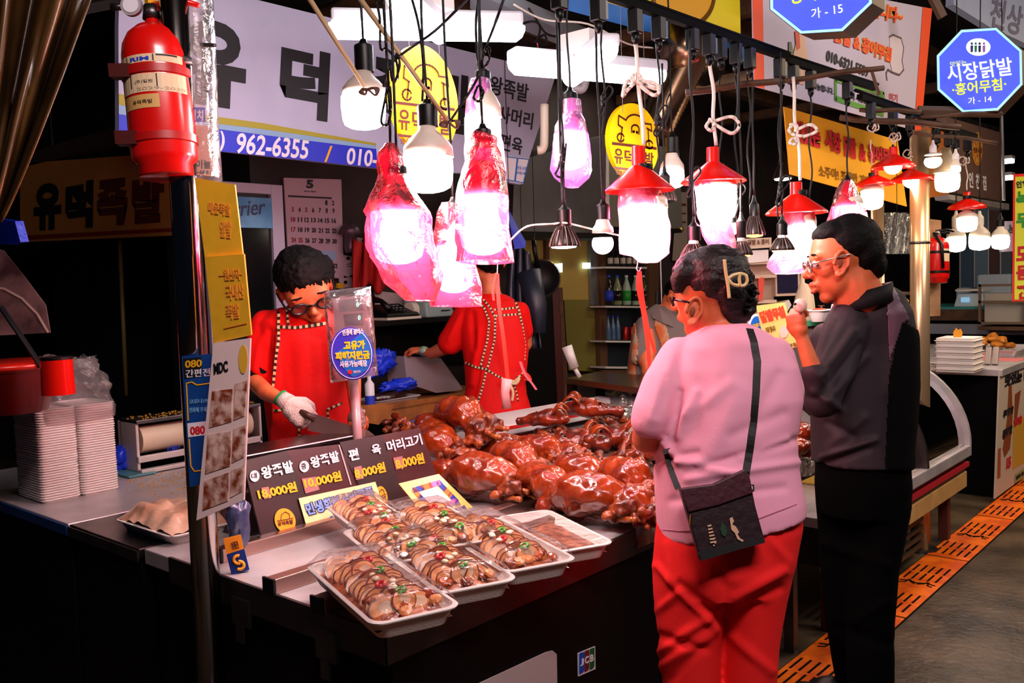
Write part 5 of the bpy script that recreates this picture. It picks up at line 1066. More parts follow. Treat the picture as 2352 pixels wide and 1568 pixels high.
t = on_wall('yellow_sticker', [(776, 650), (790, 650), (790, 662), (776, 662)], .02, M('yellow sticker', '#d8a020', .5), 'small yellow sticker on the wall notes', 'sticker')
t = thing('wall_hook_lamp', P(805, 545, X=XB), 'small grey wall fitting with a round cap right of the calendar', 'wall fitting')
build(G().lathe(P(805, 580, X=XB+.1), [(.03, 0), (.035, .03), (.03, .1), (.07, .11), (.05, .15), (.02, .17)], 20), 'body', M('mauve grey metal', '#5a4650', .4, .4), t, smooth=True)
# red cloth hanging
rows = []
for i in range(14):
    f = i/13; rows.append([P(810+k*4.2+(1-f)*8*math.sin(k*.5), 545+f*118+12*math.sin(k*.55), X=XB+.12+.05*math.sin(k*.9+f*2)) for k in range(20)])
o = build(G().sheet(rows), 'red_cloth', M('red cloth', '#b01008', .8, bump=.3), smooth=True); o.modifiers.new('s', 'SOLIDIFY').thickness = .006; tag(o, 'red cloth bundle hanging on the wall above the telephone', 'cloth')
# shelf with phone and card terminal
t = thing('wall_shelf', P(950, 735, X=-2.55), 'dark shelf top carrying the phone and card terminal', 'shelf'); a = P(850, 735, X=-2.5); b = P(1085, 732, X=-2.5)
build(G().box(XB, -2.5, a.y-.05, 3.55, a.z-.04, a.z-.01), 'board', dark, t, bevel=.003); build(G().box(XB, -2.9, a.y, 3.5, a.z-.35, a.z-.04), 'bracket_panel', dark, t); SZ = a.z-.01
t = thing('telephone', P(900, 728, X=-2.62), 'black desk telephone with handset on the back shelf', 'telephone'); c = P(905, 728, X=-2.62)
build(G().hexa([(c.x-.09, c.y-.13, SZ), (c.x+.09, c.y-.13, SZ), (c.x+.09, c.y+.13, SZ), (c.x-.09, c.y+.13, SZ)], [(c.x-.09, c.y-.12, SZ+.09), (c.x+.08, c.y-.12, SZ+.035), (c.x+.08, c.y+.12, SZ+.035), (c.x-.09, c.y+.12, SZ+.09)]), 'base', black, t, bevel=.006)
build(G().tube([V((c.x+.07, c.y-.09, SZ+.06)), V((c.x, c.y-.095, SZ+.11)), V((c.x-.08, c.y-.09, SZ+.12))], [.022, .014, .022], 12), 'handset', black, t, smooth=True)
build(G().box(c.x-.09, c.x+.092, c.y-.131, c.y+.131, SZ, SZ+.014), 'lower_edge', cream, t)
for r_ in range(4):
    for k in range(3): build(G().obox((c.x-.04+.03*r_, c.y+.0+.03*k, SZ+.078-.013*r_), (.014, .016, .006)), 'key', M('grey key', '#6a6a70', .4), t)
t = thing('card_terminal', P(985, 728, X=-2.6), 'pale grey-green card payment terminal beside the telephone', 'card terminal'); c = P(985, 728, X=-2.6)
gt = M('grey green plastic', '#8aa09c', .4)
build(G().hexa([(c.x-.11, c.y-.11, SZ), (c.x+.1, c.y-.11, SZ), (c.x+.1, c.y+.13, SZ), (c.x-.11, c.y+.13, SZ)], [(c.x-.11, c.y-.10, SZ+.15), (c.x+.08, c.y-.10, SZ+.09), (c.x+.08, c.y+.12, SZ+.07), (c.x-.11, c.y+.12, SZ+.13)]), 'body', gt, t, bevel=.012)
build(G().box(c.x-.1, c.x-.04, c.y-.07, c.y+.06, SZ+.148, SZ+.152), 'screen', black, t); build(G().box(c.x+.098, c.x+.104, c.y+.01, c.y+.08, SZ+.035, SZ+.04), 'slot', blackm, t)
build(G().tube([V((c.x, c.y-.16, SZ+.05)), V((c.x, c.y-.115, SZ+.05))], .045, 20), 'paper_roll', cream, t, smooth=True, auto=True)
for r_ in range(3):
    for k in range(4): build(G().obox((c.x-.01+.03*r_, c.y-.06+.03*k, SZ+.13-.018*r_-.006*k), (.014, .018, .012)), 'key', M('pale key', '#c8ccd0', .4), t)
t = thing('sign_board_blank', P(905, 690, X=-2.8), 'blank cream board leaning behind the telephone', 'board'); build(G().pxpoly(PX(-2.8), [(862, 668), (905, 672), (1000, 700), (1000, 733), (862, 731)], 0, .01), 'panel', M('cream board', '#a89a98', .6), t)
# back freezer/table with trays and cardboard
t = thing('back_table', P(940, 985, X=-2.2), 'low back table covered in torn brown cardboard', 'table')
tz = P(930, 930, X=-2.25).z; ya = P(780, 930, X=-2.25).y; yb = P(1080, 905, X=-2.25).y
build(G().box(-2.75, -2.22, ya, yb+.3, tz-.04, tz-.01), 'table_top', dark, t); 
for x, y in ((-2.7, ya+.05), (-2.3, ya+.05), (-2.7, yb+.2), (-2.3, yb+.2)): build(G().box(x-.02, x+.02, y-.02, y+.02, 0, tz-.04), 'leg', dark, t)
cb = M('brown cardboard', '#a8682a', .75, col2='#6a3c14', vscale=5)
pcb = PX(-2.2); build(G().pxpoly(pcb, [(845, 930), (1062, 905), (1060, 925), (1010, 935), (985, 960), (970, 990), (905, 1000), (910, 965), (850, 968)], 0, .008), 'cardboard_front', cb, t)
build(G().pxpoly(PX(-2.19), [(770, 930), (905, 930), (895, 950), (870, 975), (800, 965)], 0, .008), 'cardboard_flap', cb, t)
build(G().box(-2.75, -2.2, ya, yb+.3, tz-.01, tz), 'cardboard_cover', cb, t)
c = P(890, 918, X=-2.38); c.z = tz; t = thing('steel_tray', c, 'steel tray with dark meat in clear film on the back table', 'tray'); g = tray_mesh(.2, .34, .035); g.v = [v+c for v in g.v]; build(g, 'tray', steel, t, smooth=True, auto=True)
g = G().ell(c+V((0, 0, .035)), (.07, .13, .05), n=10); g.v = [v+V((0, 0, .02*noise.noise(v*20))) for v in g.v]; build(g, 'dark_meat', M('dark dried meat', '#2a1208', .3, coat=.6, bump=.5), t, smooth=True)
c = P(995, 905, X=-2.42); t = thing('white_paper_box', V((c.x, c.y, tz)), 'tall white paper bag box with folded sides on the back table', 'box')
pbx = PX(-2.36); build(G().pxpoly(pbx, [(928, 818), (1012, 822), (1060, 888), (1062, 895), (1002, 902), (935, 880)], 0, .16), 'body', M('grey white card', '#9a9094', .6), t)
crumple(P(865, 835, X=-2.4), (.06, .13, .08), 'bright blue plastic bag lump on the back table', M('blue plastic', '#1838d8'), 3)
crumple(P(915, 885, X=-2.35), (.05, .14, .035), 'flat blue plastic bag beside the white paper box', M('blue plastic', '#1838d8'), 9)
c = P(849, 900, X=-2.25); t = thing('small_bottle', V((c.x, c.y, tz)), 'small blue and white bottle standing near the steel tray', 'bottle'); build(G().lathe(V((c.x, c.y, tz)), [(.025, 0), (.025, .08)], 16), 'body', inkb, t, smooth=True, auto=True); build(G().lathe(V((c.x, c.y, tz+.08)), [(.025, 0), (.025, .06), (.01, .08), (.01, .1)], 16), 'label', inkw, t, smooth=True, auto=True)
# hanging jacket, blue umbrella, pan, dark partition
jk = M('navy nylon', '#1c2230', .45, bump=.3, bscale=12)
rows = []
for i in range(22):
    f = i/21; xl = 1168+8*f-10*math.sin(f*3); xr = 1215+30*f; rows.append([Q(xl+(xr-xl)*k/18, 585+f*(215 if True else 0)-25*math.sin(math.pi*k/18)*(1-f), 5.2+.04*math.sin(k*1.1+f*3)) for k in range(19)])
t = thing('hanging_jacket', Q(1200, 800, 5.2), 'dark navy jacket hanging behind the right worker', 'jacket'); o = build(G().sheet(rows), 'body', jk, t, smooth=True); o.modifiers.new('s', 'SOLIDIFY').thickness = .01
build(G().tube([Q(1215, 625, 5.15), Q(1232, 700, 5.12), Q(1236, 765, 5.12)], [.07, .06, .045], 12), 'sleeve', jk, t, smooth=True)
o = build(G().add([Q(1165, 480, 4.9), Q(1208, 555, 4.9), Q(1206, 568, 4.9), Q(1182, 572, 4.9), Q(1165, 520, 5.0), Q(1172, 520, 4.85)], [(0, 5, 1), (5, 2, 1), (5, 3, 2), (5, 4, 3), (0, 4, 5)]), 'blue_umbrella', M('umbrella blue', '#3048c0', .5)); o.modifiers.new('s', 'SOLIDIFY').thickness = .01; tag(o, 'folded blue fabric cone showing at the right of the red wrapped lamp', 'umbrella')
t = thing('frying_pan', Q(1245, 640, 5.3), 'black frying pan hanging by its handle left of the glass door', 'pan')
c = Q(1243, 640, 5.3); build(G().lathe(c, [(.09, 0), (.11, .03), (.105, .03), (.088, .004)], 32, -FW), 'pan_body', black, t, smooth=True); build(G().lathe(c, [(.112, .026), (.115, .03), (.112, .034)], 32, -FW, caps=False), 'brass_rim', M('brass', '#a8803a', .3, 1), t)
build(G().tube([Q(1236, 615, 5.28), Q(1228, 575, 5.26), Q(1226, 552, 5.26)], [.012, .014, .014], 10), 'handle', black, t, smooth=True); build(G().tube([Q(1226, 552, 5.26), Q(1228, 535, 5.26)], .003, 5), 'hanging_wire', steel_d, t)
ppt = PX(-2.3); t = thing('dark_divider', ppt.at(1275, 930), 'dark wooden divider panel with a reddish edge behind the right worker', 'divider')
build(G().pxpoly(ppt, [(1205, 665), (1270, 662), (1282, 955), (1205, 960)], 0, .03), 'panel', dark, t); build(G().pxpoly(ppt, [(1268, 662), (1284, 662), (1298, 940), (1282, 950)], .004, .03), 'edge', M('reddish wood edge', '#4a1c1c', .4), t); build(G().pxpoly(ppt, [(1284, 660), (1292, 660), (1308, 935), (1298, 940)], .006, .03), 'worn_edge', wood, t)
for nm, p_, lb in (('hanger_wire', Q(1200, 590, 5.2), 'thin wire the navy jacket hangs from'), ('hanger_wire', Q(1228, 540, 5.26), 'thin wire the frying pan hangs from'), ('hanger_wire', Q(1170, 485, 4.9), 'thin wire above the folded blue fabric cone'), ('hanger_wire', Q(2060, 492, 5.3), 'thin wire the milky bag between the steel posts hangs from')): tag(build(G().tube([p_-V((0, 0, .02)), V((p_.x, p_.y, 3.45))], .002, 5), nm, cable), lb, 'wire')
# stainless hood
ph_ = PX(-2.35); t = thing('range_hood', ph_.at(1350, 540), 'big stainless steel extractor hood box behind the hanging lamps', 'range hood')
hs = M('hood steel', '#7c7a80', .35, .9, var=.3, vscale=2); hs2 = M('hood steel lit side', '#a8a49c', .35, .9)  # same steel twice; light on the right side painted into the paler one
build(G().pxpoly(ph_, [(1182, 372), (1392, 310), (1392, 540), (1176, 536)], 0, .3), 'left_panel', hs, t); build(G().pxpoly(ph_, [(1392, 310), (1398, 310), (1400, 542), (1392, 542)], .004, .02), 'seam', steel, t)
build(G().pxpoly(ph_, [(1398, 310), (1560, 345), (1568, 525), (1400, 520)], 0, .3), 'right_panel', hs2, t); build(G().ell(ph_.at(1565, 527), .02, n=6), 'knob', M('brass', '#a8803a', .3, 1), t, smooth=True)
build(G().pxpoly(ph_, [(1170, 530), (1420, 536), (1560, 524), (1568, 534), (1420, 548), (1170, 544)], .01, .3), 'lower_rim', dark, t)
t = on_wall('paper_chart', [(1560, 440), (1578, 442), (1580, 600), (1548, 598)], .02, M('note chart', '#8a7a70', .6), 'white price chart hanging right of the extractor hood', 'chart')
build(G().pxline(PX(XB+.02), [(1562, 470), (1575, 470)], 3, .002).pxline(PX(XB+.02), [(1562, 490), (1575, 490)], 2, .002).pxline(PX(XB+.02), [(1562, 510), (1575, 510)], 2, .002), 'printed_rows', inkbr, t)
# interior wall, glass sliding door and drinks fridge
pin = PX(-2.9); iv = M('warm cream interior wall', '#b09a4c', .7, emit=0); t = thing('sliding_glass_door', pin.at(1400, 860), 'sliding glass door with brown frames looking onto a cream wall', 'door')
build(G().pxpoly(pin, [(1186, 545), (1380, 545), (1388, 690), (1300, 690), (1186, 690)], .004, .004), 'upper_pane_backing', iv, t)
build(G().pxpoly(pin, [(1296, 688), (1388, 688), (1392, 855), (1306, 850)], .006, .004), 'frosted_pane', M('frosted olive glass', '#7a7434', .4), t)
fw_ = M('brown door frame', '#6a4a34', .45, .3)
build(G().pxpoly(pin, [(1372, 545), (1392, 545), (1396, 858), (1380, 858)], .05, .05), 'frame_stile', fw_, t); build(G().pxpoly(pin, [(1254, 545), (1262, 545), (1262, 690), (1254, 690)], .03, .03), 'frame_stile', fw_, t); build(G().pxpoly(pin, [(1355, 545), (1372, 545), (1380, 700), (1360, 700)], .035, .03), 'aluminium_stile', M('cool aluminium', '#98a4a8', .4, .8), t)
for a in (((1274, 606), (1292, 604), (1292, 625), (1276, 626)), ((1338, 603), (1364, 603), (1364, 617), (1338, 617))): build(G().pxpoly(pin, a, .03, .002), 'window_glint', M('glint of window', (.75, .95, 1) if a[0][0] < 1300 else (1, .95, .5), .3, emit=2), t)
pfd = PX(-2.88); t = thing('bottle_fridge', pfd.at(1440, 860), 'open lit fridge shelves of bottles behind the glass door', 'fridge')
build(G().pxpoly(pfd, [(1390, 540), (1492, 540), (1496, 856), (1394, 856)], .0, .02), 'back', M('fridge dark interior', '#16202a', .5), t)
for y in (612, 702, 782, 842): build(G().pxpoly(pfd, [(1390, y), (1492, y+1), (1492, y+5), (1391, y+4)], .16, .15), 'shelf', white, t)
build(G().pxpoly(pfd, [(1490, 545), (1512, 545), (1516, 860), (1494, 860)], .18, .04), 'door_stile', fw_, t); build(G().pxpoly(pfd, [(1386, 850), (1500, 850), (1500, 862), (1386, 862)], .18, .04), 'bottom_rail', fw_, t)
def bottle(x, y, h, r, bm, lm, cm, label, grp, can=False):
    p = PX(-2.76).at(x, y); zd = (p-V(CAM)).dot(FW); h = h*zd/F; r = r*zd/F; t = thing('can' if can else 'bottle', p, label, 'can' if can else 'bottle', grp)
    prof = [(r*.95, 0), (r, h*.05), (r, h*.95), (r*.85, h)] if can else [(r*.9, 0), (r, h*.04), (r, h*.55), (r*.75, h*.68), (r*.35, h*.85), (r*.33, h*.94)]
    build(G().lathe(p, prof, 16), 'body', bm, t, smooth=True)
    if lm: build(G().lathe(p, [(r*1.02, h*.14), (r*1.02, h*.48)], 16), 'label', lm, t, smooth=True)
    if cm: build(G().lathe(p, [(r*.4, h*.93), (r*.4, h), (r*.3, h)], 12), 'cap', cm, t)
bg = M('green bottle glass', '#1c5a30', .15, emit=0); bd = M('dark bottle glass', '#1c1a1c', .15); bw = M('milky bottle', '#9ab8a0', .3); lb_ = M('pale label', '#c8c4b8', .5); can_r = M('red can', '#a01418', .3, .5)
for k, x in enumerate((1402, 1416, 1431, 1445, 1459, 1474)): bottle(x, 611, 40, 6, bd, lb_, None, 'dark bottle with a pale label on the top fridge shelf', 'bottles on the top fridge shelf')
for k, (x, m1, m2, lb) in enumerate([(1400, bd, inkb, 'dark bottle with blue cap at left of the middle fridge shelf'), (1419, M('clear green bottle', '#7a8a60', .2), bd, 'tall clear green bottle on the middle fridge shelf'), (1440, bw, M('vivid green label', '#1f9a30', .5), 'milky bottle with a vivid green label on the middle fridge shelf'), (1461, bw, bd, 'milky bottle with a dark label on the middle fridge shelf'), (1480, bg, bd, 'green bottle at right of the middle fridge shelf')]): bottle(x, 700, 68, 10, m1, m2, white if k > 1 else inkb, lb, None)
for k, x in enumerate((1398, 1409, 1420)): bottle(x, 780, 55, 5.5, M('water bottle', '#4a6a88', .2), None, inkb, 'blue capped water bottle on the lower fridge shelf', 'water bottles on the lower fridge shelf')
for k, x in enumerate((1437, 1452, 1467)): bottle(x, 780, 30, 6.5, can_r, None, None, 'red drink can on the lower fridge shelf', 'red cans on the lower fridge shelf', True)
t = thing('fridge_handle_cord', Q(1515, 700, 5.5), 'dark pull handle with a thin cord on the fridge door edge', 'handle'); build(G().tube([Q(1510, 670, 5.6), Q(1510, 718, 5.6)], .012, 8), 'grip', black, t); build(G().tube([Q(1516, 560, 5.5), Q(1520, 705, 5.5)], .004, 5), 'cord', white, t)
# counter table in front of the seated man
a = P(1372, 862, Z=.98); t = thing('inner_table', Q(1430, 900, 4.5), 'dark reflective table top the leaning man rests his elbow on', 'table')
zt_ = .96; tb = [P(x, y, Z=zt_) for x, y in ((1300, 868), (1490, 893), (1575, 868), (1372, 853))]
build(G().hexa([v-V((0, 0, .03)) for v in tb], tb), 'table_top', M('dark glossy top', '#3a2a18', .2), t)
for v in tb: c_ = (tb[0]+tb[2])/2; u = v+(c_-v)*.1; build(G().box(u.x-.02, u.x+.02, u.y-.02, u.y+.02, 0, zt_-.03), 'leg', dark, t)
tag(build(G().tube([Q(1302, 795, 4.2), Q(1320, 845, 4.2)], [.025, .02], 12).tube([Q(1320, 845, 4.2), Q(1332, 866, 4.2)], .01, 8), 'white_pen_knife', M('pale grey handle', '#a8a8a0', .4), smooth=True), 'pale grey handled steel tool leaning by the dark divider', 'tool')
# red ribbon hanging from a hook under the nearest red shade
def hang_ribbon(pts, wpx, z, label, name='red_ribbon', mat=None):
    pts = smooth_pts(pts, 5); g = G()
    for (a, b) in zip(pts[:-1], pts[1:]):
        A, B = Q(a[0], a[1], z), Q(b[0], b[1], z); w_ = wpx*z/F/2; g.poly([A-RT*w_, B-RT*w_, B+RT*w_, A+RT*w_], -FW, .0015)
    return g
rb = M('red ribbon', '#f03018', .4)
t = thing('red_ribbon', Q(1470, 830, 2.9), 'long red ribbon hanging from a wire hook under the nearest red shade', 'ribbon')
build(hang_ribbon([(1468, 622), (1466, 660), (1478, 720), (1488, 790), (1492, 850)], 9, 2.9, ''), 'strip', rb, t); build(hang_ribbon([(1470, 622), (1476, 680), (1490, 760), (1505, 810)], 7, 2.92, ''), 'strip', rb, t)
build(G().tube([Q(x, y, 2.89) for x, y in smooth_pts([(1466, 592), (1464, 608), (1462, 618), (1468, 622), (1473, 614)])], .002, 5), 'wire_hook', steel, t)
t = thing('red_ribbon', Q(1150, 880, 3.3), 'long red ribbon hanging in front of the right worker\'s back', 'ribbon')
build(hang_ribbon([(1142, 628), (1146, 700), (1158, 790), (1166, 870)], 9, 3.3, ''), 'strip', rb, t); build(hang_ribbon([(1140, 628), (1132, 660), (1134, 690)], 6, 3.28, ''), 'strip', rb, t)
build(G().tube([Q(1143, 605, 3.3), Q(1142, 628, 3.3)], .002, 5), 'wire_hook', steel, t)
build(G().tube([Q(1165, 870, 3.28), Q(1160, 900, 3.28), Q(1164, 938, 3.28)], [.02, .016, .017], 12), 'plastic_handle', M('milky pink tube', '#d8a0a0', .4), t, smooth=True)
# ================================================================ NEXT STALL (between the woman and the man)
t = thing('stall_shelving', Q(1755, 800, 5.0), 'white plastic shelving unit with stacked containers behind the hanging lamps', 'shelf unit')
pv = P3((1715, 560, 5.0), (1800, 560, 5.0), (1715, 760, 5.0)); cw = M('dusty cream plastic', '#b8a088', .5)
build(G().pxpoly(pv, [(1716, 605), (1775, 600), (1778, 700), (1800, 690), (1800, 760), (1716, 770)], -.1, .25), 'back_panel', cw, t)
for y in (600, 632, 690): build(G().pxpoly(pv, [(1712, y), (1784, y-2), (1784, y+5), (1712, y+8)], .02, .2), 'shelf_board', cw, t)
build(G().pxpoly(pv, [(1718, 575), (1765, 573), (1765, 600), (1718, 604)], .03, .12), 'container', white, t); build(G().pxpoly(pv, [(1742, 640), (1752, 636), (1756, 642), (1752, 688), (1742, 690)], .05, .02), 'red_carton', M('red carton', '#c03820', .5), t)
build(G().pxpoly(pv, [(1712, 548), (1772, 545), (1772, 568), (1712, 572)], .06, .01), 'printed_strip', M('tan label', '#c8b8a0', .5), t); build(G().text('닭발 & 홍어', pv, (1718, 563), (1766, 561), (1718, 550), .02, .07), 'strip_lettering', inkbr, t)
t = thing('monitor', Q(1810, 680, 4.9), 'black monitor with a cream bezel in the next stall', 'monitor')
build(G().pxpoly(pv, [(1780, 600), (1836, 598), (1838, 678), (1782, 680)], .0, .05), 'bezel', cw, t); build(G().pxpoly(pv, [(1784, 604), (1832, 602), (1833, 672), (1786, 674)], .004, .004), 'screen', M('dark screen', '#1c1a30', .2, coat=.5), t)
t = thing('kitchen_machine', Q(1850, 730, 4.6), 'cream food machine with a stepped spout beside the monitor', 'machine')
build(G().tube([Q(1843, 625, 4.6), Q(1843, 650, 4.6), Q(1846, 655, 4.6), Q(1848, 680, 4.6), Q(1846, 720, 4.6), Q(1846, 745, 4.6)], [.008, .012, .025, .045, .06, .06], 20), 'body', M('cream machine', '#c8b898', .4), t, smooth=True); build(G().pxpoly(pv, [(1770, 712), (1812, 688), (1818, 700), (1790, 745), (1770, 745)], .1, .1), 'side_unit', cream, t)
t = thing('black_sign_panel', Q(1880, 690, 5.6), 'black panel with a red word mark and a white letter T behind the man\'s face', 'sign')
pt_ = P3((1836, 600, 5.6), (1930, 600, 5.6), (1836, 760, 5.6)); build(G().pxpoly(pt_, [(1836, 560), (1960, 560), (1960, 760), (1836, 760)], 0, .03), 'panel', blackm, t); build(G().text('T', pt_, (1879, 708), (1894, 708), (1879, 701), .05, .004).text('S', pt_, (1842, 641), (1860, 641), (1842, 615), .08, .004), 'lettering', M('muted letters', '#b07068', .5), t)
pm = P3((1735, 700, 3.7), (1800, 692, 3.6), (1750, 790, 3.7)); t = thing('menu_card', pm.at(1790, 800), 'yellow laminated menu card with red Korean words and a ray drawing', 'menu card')
build(G().pxpoly(pm, [(1736, 702), (1800, 694), (1832, 796), (1762, 812)], 0, .004), 'card', M('pale yellow card', '#f2d678'), t); build(G().text('닭발무침', pm, (1750, 742), (1806, 728), (1742, 716), .06, .004), 'red_letters', M('red letters', '#d84828', .5), t); build(G().text('포장 됩니다', pm, (1760, 765), (1782, 760), (1757, 752), .02, .004).text('홍어무침', pm, (1796, 802), (1830, 794), (1793, 794), .02, .004), 'small_letters', M('olive ink', '#6a5a10', .5), t)
build(G().pxell(pm, 1800, 762, 10, 14, .004), 'ray_drawing', M('pale pink print', '#f0c8b8', .5), t)
pb2 = P3((1718, 720, 3.8), (1745, 715, 3.75), (1722, 790, 3.8)); t = thing('blue_sticker_card', pb2.at(1730, 780), 'white card with a blue oval half hidden by the woman\'s shoulder', 'card'); build(G().pxpoly(pb2, [(1716, 724), (1752, 718), (1762, 790), (1726, 796)], 0, .004), 'card', inkw, t); build(G().pxell(pb2, 1738, 756, 15, 30, .002), 'blue_oval', M('sticker blue', '#1468c8', .4), t); build(G().text('고유가', pb2, (1729, 754), (1749, 750), (1728, 744), .04, .004), 'yellow_letters', M('sticker yellow', '#f8c818'), t)
t = thing('next_stall_counter', Q(1880, 770, 4.0), 'grey counter block of the next stall with a pink sticker', 'counter'); pg2 = P3((1800, 745, 4.0), (1920, 745, 4.0), (1800, 860, 4.0))
build(G().pxpoly(pg2, [(1770, 752), (1960, 740), (1960, 900), (1770, 900)], 0, .4), 'block', M('grey appliance', '#6e625c', .4, .3), t); build(G().pxpoly(pg2, [(1770, 742), (1960, 730), (1960, 742), (1770, 754)], .03, .5), 'top', M('sea green mat', '#2f8a60', .5), t); build(G().pxpoly(pg2, [(1870, 774), (1899, 778), (1898, 798), (1869, 795)], .004, .001), 'sticker', M('pink sticker', '#e86a90', .5), t)
build(G().text('냉장고 에어컨', pg2, (1874, 785), (1897, 787), (1874, 777), .03, .006).text('제빙기 맞춤러', pg2, (1874, 791), (1896, 793), (1874, 787), .03, .006), 'sticker_print', inkbr, t)
g = tray_mesh(.09, .13, .05); c = Q(1882, 738, 3.95); g.v = [v+c for v in g.v]; t = thing('foam_bowl', c, 'white foam bowl of red seasoned food left of the man\'s chin', 'bowl'); build(g, 'bowl', foam, t, smooth=True, auto=True); build(G().ell(c+V((0, 0, .045)), (.035, .05, .014), n=8), 'red_food', M('red seasoned food', '#c02808', .4, bump=.6), t, smooth=True)
t = thing('blue_screen_device', Q(1918, 720, 3.95), 'white framed device with a deep blue screen under the man\'s chin', 'tablet'); build(G().pxpoly(pg2, [(1912, 698), (1950, 698), (1945, 736), (1904, 736)], .05, .01), 'frame', white, t); build(G().pxpoly(pg2, [(1916, 701), (1946, 701), (1940, 724), (1910, 724)], .052, .001), 'screen', M('blue screen', (.0, .02, .35), .3, emit=.8), t)
# inside of next stall's counter edge between the two customers: foam dish
g = tray_mesh(.2, .14, .03); c = P(1845, 975, Z=TOP+.02); g.v = [v+V((c.x, c.y, TOP+.001)) for v in g.v]; tag(build(g, 'foam_dish', foam, smooth=True, auto=True), 'white foam dish seen between the woman and the man', 'dish')
# ================================================================ SIGNS AT UPPER RIGHT
py_ = PX(-.9); t = thing('yellow_banner', py_.at(1500, 60), 'large yellow banner with a blue band hanging at the top centre', 'banner')
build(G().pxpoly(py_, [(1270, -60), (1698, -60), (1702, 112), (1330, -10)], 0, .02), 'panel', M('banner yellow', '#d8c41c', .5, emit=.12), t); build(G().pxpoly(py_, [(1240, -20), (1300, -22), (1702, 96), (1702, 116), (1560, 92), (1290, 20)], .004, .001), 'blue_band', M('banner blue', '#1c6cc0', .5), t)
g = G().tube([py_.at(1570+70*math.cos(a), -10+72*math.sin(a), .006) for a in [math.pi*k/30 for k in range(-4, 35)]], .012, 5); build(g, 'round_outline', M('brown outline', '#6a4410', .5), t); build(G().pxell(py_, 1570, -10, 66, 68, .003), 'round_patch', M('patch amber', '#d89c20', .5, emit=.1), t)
pb3 = PX(-.3); t = thing('hanging_price_banner', pb3.at(1900, 230), 'tall white fabric banner with orange side bands and a phone number', 'banner')
build(G().pxpoly(pb3, [(1728, -60), (2138, 20), (2112, 302), (1733, 198)], 0, .006), 'cloth', M('lilac banner cloth', '#c4b8c8', .6), t)
orb = M('orange band cloth', '#f04a10', .6); build(G().pxpoly(pb3, [(1728, -60), (1751, -56), (1756, 204), (1733, 198)], .003, .001), 'orange_band', orb, t); build(G().pxpoly(pb3, [(2120, 16), (2141, 20), (2115, 303), (2100, 298)], .003, .001), 'orange_band', orb, t)
def t3(s, bl, br, tl, m_, b=.03, o_=.005, nm='lettering'): build(G().text(s, pb3, bl, br, tl, b, o_), nm, m_, t)
t3('010-6321-5559', (1898, 140), (1994, 178), (1900, 114), ink, .03)
for dz_, mm, bb in ((.004, M('yellow halo', '#f8c020', .5), .09), (.007, M('hot orange letters', '#f04818', .5), .04)):
    t3('닭발 & 홍어무침', (1916, 96), (2046, 144), (1920, 58), mm, bb, dz_); t3('맛집입니다~', (1955, 28), (2072, 56), (1960, -12), mm, bb, dz_)
t3('가능합니다.', (1868, 204), (1915, 218), (1868, 188), ink, .02); t3('여기', (2043, 232), (2062, 236), (2043, 212), inkr, .0); t3('맛집', (2043, 262), (2062, 266), (2043, 242), inkr, .0)
build(G().pxline(pb3, [(1920, 182), (1920, 226), (2028, 262), (2030, 216), (1920, 182)], 5, .004), 'green_box', M('box green', '#5a9a38', .5), t); build(G().pxpoly(pb3, [(2016, 212), (2031, 217), (2030, 266), (2015, 261)], .005), 'green_block', M('box green', '#5a9a38', .5), t); t3('우리 시장닭발', (1945, 226), (2002, 242), (1946, 208), ink, .03)
g = G().pxpoly(pb3, [(1838, 66), (1850, 92), (1858, 150), (1846, 195), (1830, 190), (1818, 150), (1826, 110), (1832, 90)], .004); build(g, 'chicken_print', M('peach print', '#d8a888', .5), t); build(G().pxpoly(pb3, [(1826, 72), (1836, 68), (1838, 110), (1830, 116)], .005), 'red_comb', M('comb red', '#c83818', .5), t); build(G().pxpoly(pb3, [(1812, 96), (1818, 96), (1822, 120), (1822, 142), (1812, 140)], .005), 'bottle_print', M('bottle print', '#4a5a40', .5), t)
build(G().pxline(pb3, [(2044, 84), (2052, 80), (2070, 88), (2076, 110), (2072, 140), (2076, 160), (2066, 172), (2050, 166), (2040, 160), (2036, 168), (2038, 184)], 1.5, .004), 'ray_outline', M('grey outline', '#5a4a50', .5), t); build(G().pxpoly(pb3, [(2044, 84), (2052, 80), (2070, 88), (2076, 110), (2072, 140), (2076, 160), (2066, 172), (2050, 166), (2044, 140)], .003), 'ray_print', M('pale ray', '#d8c8cc', .5), t)
pb4 = PX(-.55); t = thing('yellow_shop_banner', pb4.at(1900, 400), 'yellow Korean banner with red letters hanging behind the red shades', 'banner')
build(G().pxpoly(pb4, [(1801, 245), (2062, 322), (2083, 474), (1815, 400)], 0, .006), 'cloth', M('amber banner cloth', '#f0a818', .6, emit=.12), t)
g = G()
for s, bl, br, tl in [('맛있는', (1828, 326), (1886, 342), (1826, 274)), ('시장', (1896, 342), (1934, 356), (1893, 292)), ('닭발', (1940, 358), (1968, 366), (1938, 310)), ('&', (1975, 368), (1990, 372), (1974, 328)), ('홍어무침', (1996, 372), (2058, 386), (1994, 328))]:
    build(G().text(s, pb4, bl, br, tl, .09, .006), 'letter_outline', M('deep maroon', '#5a1018', .5), t); build(G().text(s, pb4, bl, br, tl, .045, .009), 'lettering', M('crimson letters', '#e02838', .5), t)
build(G().text('소주야! 조금만 기다려', pb4, (1882, 406), (2010, 432), (1880, 378), .02, .006), 'sub_lettering', M('olive brown letters', '#8a5a08', .5), t)
